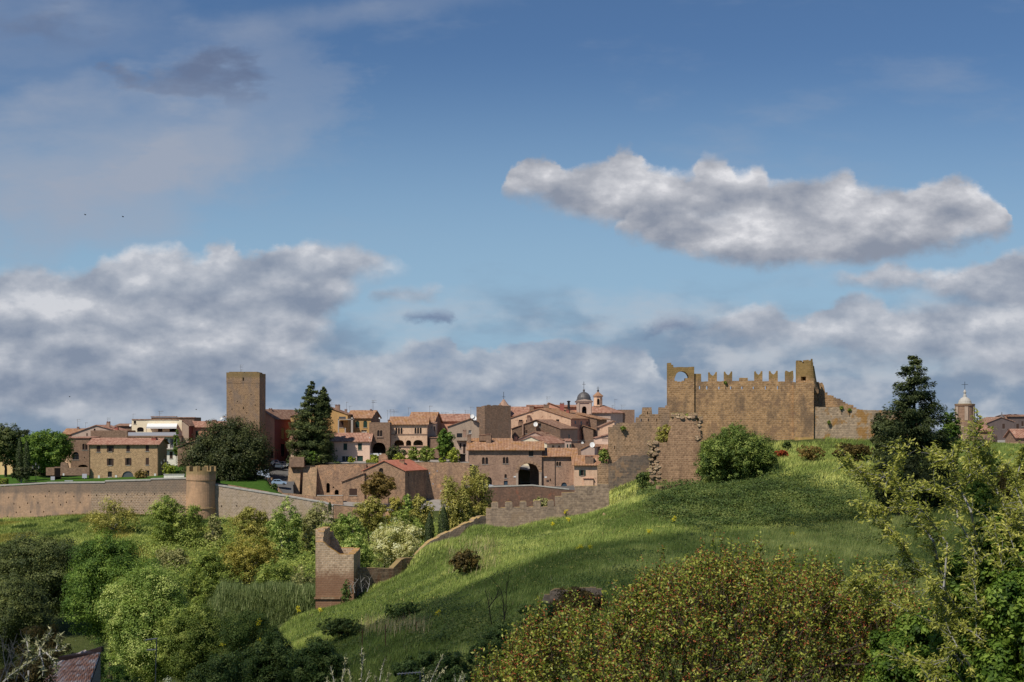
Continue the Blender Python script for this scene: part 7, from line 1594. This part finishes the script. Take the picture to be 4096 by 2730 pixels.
dry_patch([(1440, 2500), (1560, 2505), (1720, 2500), (1720, 2540), (1560, 2545), (1430, 2540)], 600, 95, 130, 92, 'pale dry stalks along the fence posts')
dry_patch([(3460, 2330), (3620, 2290), (3700, 2400), (3560, 2440)], 250, 80, 110, 93, 'grey dry stalks behind the cherry tree')
def wall_slope():
    rng = np.random.default_rng(6); px, py, X, Yw, Z = scatter(110000, -60, 1350, 262, 330, rng)
    pn = .5 * vnoise(X, Yw, 9, 4) + .5 * vnoise(X, Yw, 2.5, 5); h = (.3 + .9 * pn ** 2) * rng.uniform(.6, 1.3, len(X))
    o = tri_blades(X, Yw, Z, h, .16, .1, rng, np.clip(pn * .9 + rng.normal(0, .18, len(X)), 0, 1), 'grass', [LM['grass'], LM['pop'], LM['dark']], 'rough grass and weeds on the bank under the city wall')
    o.data.polygons.foreach_set('material_index', np.where(vnoise(X, Yw, 11, 6) > .6, 1, np.where(vnoise(X, Yw, 6, 7) > .66, 2, 0)).astype(np.int32))
wall_slope()
def cover(name, label, poly, n, Ya, Yb, hmin, hmax, mat, leaf, seed, cat='ground cover', thr=-1):
    rng = np.random.default_rng(seed); xs_ = [p[0] for p in poly]; px, py, X, Yw, Z = scatter(n * 4, min(xs_), max(xs_), Ya, Yb, rng)
    k = in_poly(px + (vnoise(X, Yw, 5, seed + 5) - .5) * 150 + rng.normal(0, 35, len(px)), py + (vnoise(X, Yw, 4, seed + 6) - .5) * 60 + rng.normal(0, 12, len(px)), poly) & (vnoise(X, Yw, 3.1, seed + 9) * .6 + vnoise(X, Yw, 9, seed + 8) * .4 > thr) & (rng.random(len(px)) < .45 + vnoise(X, Yw, 1.6, seed + 7)); X, Yw, Z = X[k][:n], Yw[k][:n], Z[k][:n]; m = len(X)
    hh = hmin + (hmax - hmin) * (vnoise(X, Yw, 2.2, seed) * .6 + vnoise(X, Yw, .8, seed + 1) * .4)
    p = np.stack([X, Yw, Z + hh * rng.random(m) ** .35], 1); V, Q = leaves(p, np.tile([0, -.3, 1.0], (m, 1)) + rng.normal(0, .5, (m, 3)), leaf * rng.uniform(.6, 1.3, m), .65, rng)
    o = np_obj(name, V, Q, LM[mat], tint=np.clip(vnoise(X, Yw, 3, seed + 2) * .7 + rng.normal(.15, .2, m), 0, 1)); kind(o, 'stuff', label); o['category'] = cat
cover('nettles', 'dark green nettle bed spreading below the fig bush', NETTLE, 46000, 138, 184, .1, 1.7, 'nettle', .24, 31)
cover('weeds', 'low green weeds along the shaded foot of the grass shelf', [(2150, 2290), (2600, 2280), (3600, 2290), (3650, 2360), (2700, 2380), (2200, 2370)], 9000, 95, 112, .1, .6, 'dark', .16, 35)
cover('weeds', 'green weeds in the hollow of the lower slope', [(1550, 2330), (1850, 2400), (2050, 2480), (1900, 2600), (1650, 2560), (1500, 2470)], 9000, 90, 130, .1, .7, 'nettle', .18, 38)
SLOPE = [(1200, 2480), (1420, 2420), (1670, 2270), (1800, 2170), (2100, 2110), (2500, 1990), (3500, 1760), (4000, 1760), (4000, 2330), (2400, 2360), (2100, 2600), (1400, 2720), (1150, 2640)]
cover('weeds', 'scattered darker weeds among the meadow grass', SLOPE, 26000, 80, 200, .1, .8, 'nettle', .17, 71, thr=.60)
cover('weeds', 'yellowish flowering weeds scattered in the meadow grass', SLOPE, 9000, 80, 200, .3, .7, 'pop', .13, 83, thr=.64)
cover('undergrowth', 'grey green undergrowth filling the valley between the separate trees', [(540, 2170), (1000, 2120), (1330, 2080), (1960, 2060), (1940, 2120), (1690, 2260), (1400, 2290), (1260, 2350), (850, 2340), (700, 2440), (560, 2340)], 60000, 196, 322, .5, 4.2, 'mid', .34, 44)
def reeds():
    rng = np.random.default_rng(9); n = 26000; px = rng.uniform(850, 1270, n) + rng.normal(0, 14, n); Yw = rng.uniform(176, 200, n); X = (px - 2048) / F * Yw
    ztop = (HY - (2334 + 5 * np.sin(px / 37.) + 4 * np.sin(px / 11.) + rng.normal(0, 8, n) + 60 * np.clip((900 - px) / 50, 0, 1) ** 2)) / F * Yw; z0 = np.minimum(gz(X, Yw), ztop - 5); h = ztop - z0
    z1 = ztop - rng.uniform(.4, 1.2, n); dz = rng.random(n) ** 1.5 * np.maximum(0, h - 1.2) * .8; z1 -= dz; ztop = ztop - dz; tri_blades(X, Yw, z1, ztop - z1, .10, .05, rng, np.clip(rng.normal(.45, .2, n), 0, 1), 'reeds', LM['reed'], 'grey green reed bed left of the ruined tower', .16)['category'] = 'reeds'
reeds()
def fennel(x, y, h, Y, label, seed):
    Y = gY(x, y + h) if x > 1200 else Y; rng = np.random.default_rng(seed); px = Y / F; b = P(x, y + h, Y); b.z = min(b.z, GZ(b.x, b.y)) ; t = thing('fennel', label, 'fennel', tuple(b), 'yellow flowering fennel plants on the hill'); top = P(x, y, Y)
    mb = MB(); st = []
    for i in range(5):
        f = rng.uniform(.55, 1.0); q = b.lerp(top, f) + Vector((rng.normal(0, .10), rng.normal(0, .10), 0)); m_ = b.lerp(top, f * .6); mb.tube([b if i == 0 else b.lerp(top, .3), m_, q], [.03, .02, .012], 4); st.append(q)
    mb.build('stem', M_fen, t); cs = []
    for q in st: cs.append(np.array(q) + rng.normal(0, 1, (26, 3)) * np.array([.09, .09, .07]))
    p = np.concatenate(cs); V, Q = leaves(p, np.tile([0, -.4, 1.0], (len(p), 1)) + rng.normal(0, .4, (len(p), 3)), .085, .9, rng); [np_obj('flower_head', V[104 * i:104 * i + 104], Q[:26], LM['yel'], t, tint=rng.random(26)) for i in range(len(cs))]
M_fen = plain('fennel_green', (.10, .15, .03), .8)
for i, (x, y, h, Y, lb) in enumerate((
    (2066, 2058, 36, 172, 'leftmost fennel before the ridge wall, under the first merlons'), (2160, 2050, 32, 175, 'fennel below the last merlon of the ridge wall'), (2219, 2035, 26, 180, 'fennel at the step of the ridge wall'),
    (2245, 2022, 18, 182, 'small upper fennel on the ridge right of the wall step'), (2262, 2040, 34, 178, 'tall fennel in the row of three right of the wall step'), (2278, 2072, 30, 170, 'lowest fennel of the cluster right of the wall step'),
    (2300, 2014, 30, 182, 'fennel alone on the ridge under the castle footing'), (2352, 1986, 26, 186, 'topmost fennel beside the castle buttress'), (2212, 2092, 18, 164, 'small fennel in open grass below the cluster'),
    (2696, 2068, 34, 150, 'fennel at the lower edge of the nettle bed'), (2596, 2122, 24, 143, 'fennel on the grass shelf left of the nettle bed'), (3170, 2132, 20, 135, 'fennel on the pale grass band toward the right'),
    (2366, 2180, 26, 130, 'fennel in the middle of the broad slope'), (2318, 2184, 24, 129, 'fennel left beside the one in the middle slope'), (1508, 2324, 20, 157, 'fennel in front of the low ridge wall'), (1194, 2416, 28, 150, 'fennel at the foot of the reed bed'), (1280, 2436, 22, 146, 'fennel on the grass edge under the ruined tower'),
    (1040, 2470, 30, 110, 'fennel on the fresh green shrub'), (885, 2572, 26, 100, 'fennel among the dark bushes at lower left'), (3752, 2090, 26, 132, 'orange yellow fennel behind the right foreground branches'), (1752, 2445, 30, 118, 'pale fennel right of the dark bramble clump'))): fennel(x, y, h, Y, lb, 50 + i)
t = thing('stone_heap', 'small pale stones lying in the grass right of the fennels', 'stones', tuple(P(2424, 2075, 168)))
mb = MB(); mb.tube([P(2418, 2080, 166), P(2424, 2060, 166), P(2430, 2066, 166)], [.5, .42, .2], 7); mb.build('boulder', ST_pier, t)

# ---- foreground: cherry tree
def twig_leaves(rng, a, b, n, spread, size, hang=.5):
    s = rng.random(n); p = a + np.outer(s, b - a) + rng.normal(0, 1, (n, 3)) * spread; nm = rng.normal(0, .6, (n, 3)) + np.array([0, -.35, .8]); ax = unit((b - a)[None])[0] * .5 + np.array([0, 0, -hang]) + rng.normal(0, .5, (n, 3))
    return p, nm, ax
def cherry():
    rng = np.random.default_rng(77); Yc = 38.0; px = Yc / F
    cx = np.array([1900, 1955, 2000, 2060, 2130, 2200, 2300, 2400, 2470, 2540, 2640, 2720, 2850, 2950, 3050, 3150, 3230, 3330, 3420, 3520, 3640, 3760, 3900]); cy = np.array([2720, 2620, 2640, 2560, 2490, 2480, 2450, 2440, 2400, 2370, 2290, 2230, 2225, 2200, 2225, 2230, 2240, 2255, 2275, 2310, 2340, 2420, 2560])
    wx = (cx - 2048) * px; wz = (HY - cy) * px - .32
    t = thing('cherry_tree', 'spreading cherry tree with red brown bracts filling the lower right foreground', 'tree', (5.2, Yc + .5, GZ(5.2, 38.5)))
    P_, N_, A_, K_, T_, S_ = [], [], [], [], [], []; mb = MB(); c0 = np.array([5.2, Yc + .5, -8.6]); b0 = Vector((5.2, Yc + .5, GZ(5.2, 38.5) - .4))
    mb.tube([b0, Vector((5.1, Yc + .4, -9.6)), Vector(c0)], [.26, .22, .17], 9); mains = []
    for i in range(26):
        x = np.interp(rng.random(), [0, 1], [wx[0] + .6, wx[-1] - .5]); y = Yc + rng.uniform(-4, 5); z = np.interp(x, wx, wz) - .075 * (y - Yc - .5) ** 2 - .3
        mains.append(limb(mb, Vector(c0) + Vector((0, 0, rng.uniform(-.5, .3))), Vector((x, y, max(z, -8.4))), .06, .012, rng, 6, 5, .05))
    lump = lambda x, y: float(vnoise(np.array([x + 50.]), np.array([y + 50.]), .95, 17)[0])
    for i in range(8600):
        x = rng.uniform(wx[0], wx[-1]); y = Yc + .5 + rng.normal(0, 2.3); zt = np.interp(x, wx, wz) - .075 * (y - Yc - .5) ** 2 - .75 * (lump(x, y) - .35)
        if lump(x + 40, y + 9) > .68 and rng.random() < .9: continue
        d = min(rng.exponential(.8), 4.2) if rng.random() < .5 else rng.uniform(0, 5.6); z = zt - d
        tall = i % 26 == 0; d = .12 if tall else d; z = zt - d if tall else z; Ln = rng.uniform(.7, 1.6) if tall else rng.uniform(.3, .7)
        dv = np.array([rng.normal(0, .35) + (x - 5.2) * .05, rng.normal(0, .35) + (y - Yc) * .08, 1.0 if tall else .7]); dv /= np.linalg.norm(dv); a = np.array([x, y, z - Ln * .35])
        if z < -9.3: continue
        if tall: dv = unit(np.array([[rng.normal(0, .16), rng.normal(0, .16), 1.0]]))[0]
        b = a + dv * Ln
        mb.tube([tuple(a - dv * .25), tuple((a + b) / 2 + rng.normal(0, .02, 3)), tuple(b)], [.011, .008, .003], 4)
        n = int(Ln * (50 if not tall else 75)); p, nm, ax = twig_leaves(rng, a, b, n, .055, .08)
        kd = rng.random(n); k_ = np.where(kd < .63, 0, np.where(kd < .99, 1, 2)); s = np.where(k_ == 0, rng.uniform(.075, .135, n), np.where(k_ == 1, rng.uniform(.04, .075, n), .045))
        P_.append(p); N_.append(nm); A_.append(ax); K_.append(k_); T_.append(rng.random(n)); S_.append(s)
    p, nm, ax, k_, ti, s = map(np.concatenate, (P_, N_, A_, K_, T_, S_)); V, Q = leaves(p, nm, s, .5, rng, ax)
    np_obj('crown', V, Q, [LM['cherry'], LM['stalk'], LM['petal']], t, tint=ti, mi=k_); mb.build('trunk', B_brown, t)
cherry()
# ---- foreground: pale barked tree on the right
def right_tree():
    rng = np.random.default_rng(88); Y0 = 30.0
    br = [(6, [(1000, 2400), (930, 1900), (850, 1540), (780, 1440), (700, 1350), (650, 1260), (600, 1150), (570, 1080), (565, 960), (600, 880), (625, 790)], .075, 30.0), (6, [(570, 1080), (500, 1045), (400, 1020), (300, 1000), (220, 960), (185, 905)], .028, 29.6), (6, [(600, 1150), (430, 1115), (330, 1060), (270, 1000)], .022, 30.3),
          (6, [(930, 1900), (960, 1560), (895, 1475), (820, 1370), (750, 1290), (600, 1262), (480, 1310), (350, 1310), (260, 1220)], .045, 29.3), (6, [(1250, 2400), (1220, 1700), (1145, 1310), (1100, 1210), (1040, 1100), (1015, 980), (1012, 910), (930, 890), (882, 850)], .07, 30.8), (6, [(1040, 1100), (1130, 1030), (1200, 900), (1180, 780), (1230, 590)], .03, 31.0),
          (6, [(1220, 1700), (1045, 1370), (1025, 1250), (980, 1180), (880, 1130), (760, 1110), (690, 1130)], .04, 30.2), (6, [(1700, 2400), (1620, 1800), (1430, 1330), (1350, 1150), (1300, 1000), (1290, 860), (1280, 760)], .075, 31.4), (6, [(1430, 1330), (1500, 1050), (1540, 900), (1560, 820)], .04, 31.8), (6, [(1350, 1150), (1250, 1000), (1150, 860), (1090, 740)], .03, 31.2), (6, [(1620, 1800), (1560, 1300), (1480, 1080), (1420, 930)], .04, 30.6),
          (10, [(1050, 1200), (860, 920), (700, 780), (600, 680), (545, 580), (505, 520), (430, 480)], .03, 29.4), (10, [(900, 1200), (590, 1060), (450, 990), (300, 930), (190, 860)], .03, 29.0), (10, [(1100, 1560), (940, 1310), (870, 1170), (830, 1010), (760, 860)], .03, 28.6), (10, [(940, 1310), (860, 1410), (780, 1440), (640, 1420), (520, 1400)], .022, 28.4), (10, [(1400, 1560), (1200, 1330), (1050, 1210), (820, 1100)], .03, 28.8), (10, [(1500, 1200), (1280, 850), (1230, 560), (1180, 420)], .03, 29.8), (10, [(1300, 1500), (1080, 980), (1060, 820), (1090, 700)], .03, 29.0),
          (10, [(1500, 900), (1350, 620), (1300, 480), (1330, 300)], .03, 30.4), (10, [(700, 780), (620, 800), (520, 790), (430, 720)], .016, 29.6), (10, [(1500, 1500), (1350, 1200), (1250, 1100), (1150, 1060)], .03, 28.7), (10, [(860, 1410), (780, 1500), (760, 1580)], .018, 28.3), (10, [(450, 990), (350, 880), (300, 860)], .014, 29.1)]
    g = GZ(13, 31); t = thing('young_leaved_tree', 'pale barked tree with fresh yellow green leaves at the right foreground', 'tree', (13.0, 31.0, g)); mb = MB(); P_, N_, A_, T_ = [], [], [], []
    roots = []
    for z, pts, r, Y in br:
        n = len(pts); W = [P(zx(z, x), zy(z, y), Y + .5 * math.sin(i * 1.7 + r * 100)) for i, (x, y) in enumerate(pts)]; mb.tube(W, list(np.linspace(r * .45, .005, n)), 7)
        if zy(z, pts[0][1]) > 2560: roots.append((W[0], r))
        for i in range(n - 1):
            a, b = np.array(W[i]), np.array(W[i + 1]); Ls = np.linalg.norm(b - a); vis = zy(z, pts[i + 1][1]) < 2760
            if not vis: continue
            thin = (i + 1) / (n - 1)
            for _ in range(int(Ls * (8 + 13 * thin))):
                s = a + (b - a) * rng.random(); dv = unit((b - a)[None])[0] * .5 + np.array([rng.normal(-.3, .55), rng.normal(0, .55), rng.normal(.1, .5)]); L_ = rng.uniform(.15, .55); e = s + unit(dv[None])[0] * L_
                if rng.random() < .75: mb.tube([tuple(s), tuple((s + e) / 2 + rng.normal(0, .02, 3)), tuple(e)], [.007, .005, .002], 4)
                k = int(L_ * 46) + 4; p, nm, ax = twig_leaves(rng, s, e, k, .045, .08, .25); ax += np.array([-.45, 0, -.15]); P_.append(p); N_.append(nm); A_.append(ax); T_.append(np.clip(rng.random(k) * .6 + rng.random() * .4, 0, 1))
    for w, r in roots: mb.tube([Vector((13 + (w.x - 13) * .25, 31 + (w.y - 31) * .3, g - .4)), Vector(w).lerp(Vector((13, 31, g)), .45), w], [r * .9, r * .7, r * .55], 7)
    p, nm, ax, ti = map(np.concatenate, (P_, N_, A_, T_)); V, Q = leaves(p, nm, rng.uniform(.07, .14, len(p)), .32, rng, ax); np_obj('crown', V, Q, LM['hack'], t, tint=ti); mb.build('trunk', B_birch, t)
right_tree()
tree('green_bush', 'dense rich green bush behind the pale barked tree', 3690, 4300, 2060, 2900, 31.2, 'rich', 'bush', k=70, dens=14, leaf=.12, per=50, lr=.28, frac=.70, cr=.15, asp=.5)
tree('green_bush', 'fresh green leafy mass at the right edge before the pale barked tree', 3880, 4330, 2180, 2700, 28.6, 'rich', 'bush', k=40, dens=12, leaf=.11, per=50, lr=.26, frac=.72, cr=.14, asp=.5)
tree('green_bush', 'green bush at the bottom right between cherry and pale barked tree', 3450, 3880, 2400, 2860, 34.5, 'rich', 'bush', k=36, dens=10, leaf=.10, per=40, lr=.28, frac=.7, cr=.15, asp=.5)
tree('green_bush', 'yellowish bush top at the right edge', 3880, 4300, 1800, 2400, 35, 'hack', 'bush', k=40, dens=9, leaf=.10, per=40, lr=.26, frac=.72, cr=.15, asp=.4)
# ---- foreground: silvery olive shoots
def olive(label, shoots, Y, seed, fan=.28, leaf=.075, name='olive_shoots', z=7, rad=.012):
    rng = np.random.default_rng(seed); b = P(zx(z, shoots[0][0][0]), zy(z, shoots[0][0][1]), Y); t = thing(name, label, 'olive', (b.x, Y, GZ(b.x, Y))); mb = MB(); P_, N_, A_ = [], [], []
    mb.tube([Vector((b.x, Y, GZ(b.x, Y) - .3)), Vector((b.x, Y, b.z))], [.07, .03], 7)
    for s in shoots:
        W = [P(zx(z, x), zy(z, y), Y + rng.normal(0, .12)) for x, y in s]; mb.tube([Vector((b.x, Y, b.z - .5))] * 0 + W, list(np.linspace(rad, .003, len(W))), 5)
        for i in range(len(W) - 1):
            a, c = np.array(W[i]), np.array(W[i + 1]); L_ = np.linalg.norm(c - a); k = int(L_ / .011); s_ = rng.random(k); d = unit((c - a)[None])[0]
            sd = rng.normal(0, 1, (k, 3)); ax = d * .75 + unit(sd) * .7; P_.append(a + np.outer(s_, c - a) + unit(ax) * leaf * .5); N_.append(rng.normal(0, 1, (k, 3)) + np.array([0, -.6, .5])); A_.append(ax * 3)
    p, nm, ax = map(np.concatenate, (P_, N_, A_)); V, Q = leaves(p, nm, leaf * rng.uniform(.6, 1.2, len(p)), fan, rng, ax); np_obj('crown', V, Q, LM['olive'], t, tint=rng.random(len(p))); mb.build('stem', B_pale, t)
olive('silvery olive shoots rising at the bottom edge left of the flat aerial', [[(330, 1720), (335, 1560), (360, 1450), (368, 1345)], [(300, 1700), (270, 1540), (245, 1440)], [(450, 1720), (490, 1560), (500, 1440), (515, 1340)], [(400, 1700), (410, 1560), (395, 1460)], [(470, 1700), (540, 1540), (560, 1480)], [(640, 1720), (640, 1560), (660, 1450), (685, 1370)], [(680, 1700), (700, 1560), (715, 1500)], [(500, 1440), (494, 1340), (496, 1290)], [(250, 1700), (220, 1580), (215, 1540)], [(620, 1700), (610, 1560), (600, 1520)]], 24, 61)
olive('silvery olive shoots at the bottom edge right of the flat aerial', [[(1040, 1720), (1050, 1560), (1100, 1450), (1150, 1345)], [(1020, 1700), (1000, 1540), (985, 1450)], [(1060, 1700), (1090, 1560), (1170, 1450)], [(1030, 1720), (1030, 1560), (1040, 1490)], [(1270, 1720), (1280, 1560), (1300, 1500)], [(1290, 1700), (1310, 1560), (1325, 1510)], [(1250, 1700), (1250, 1560), (1240, 1510)]], 24, 62)
olive('silvery olive branch slanting up in the bottom left corner', [[(-60, 1650), (60, 1530), (200, 1430), (290, 1370), (330, 1270), (350, 1220)], [(200, 1430), (215, 1330), (205, 1270), (190, 1230)], [(290, 1370), (380, 1330), (450, 1330), (500, 1290)], [(300, 1365), (300, 1280), (270, 1230)], [(340, 1260), (370, 1200), (390, 1170)], [(215, 1480), (215, 1540), (200, 1600)], [(310, 1370), (330, 1450), (320, 1520)], [(350, 1345), (420, 1420), (430, 1480)], [(420, 1330), (440, 1260), (450, 1215)]], 14, 63, .2, .075, 'olive_branch', 9, .010)
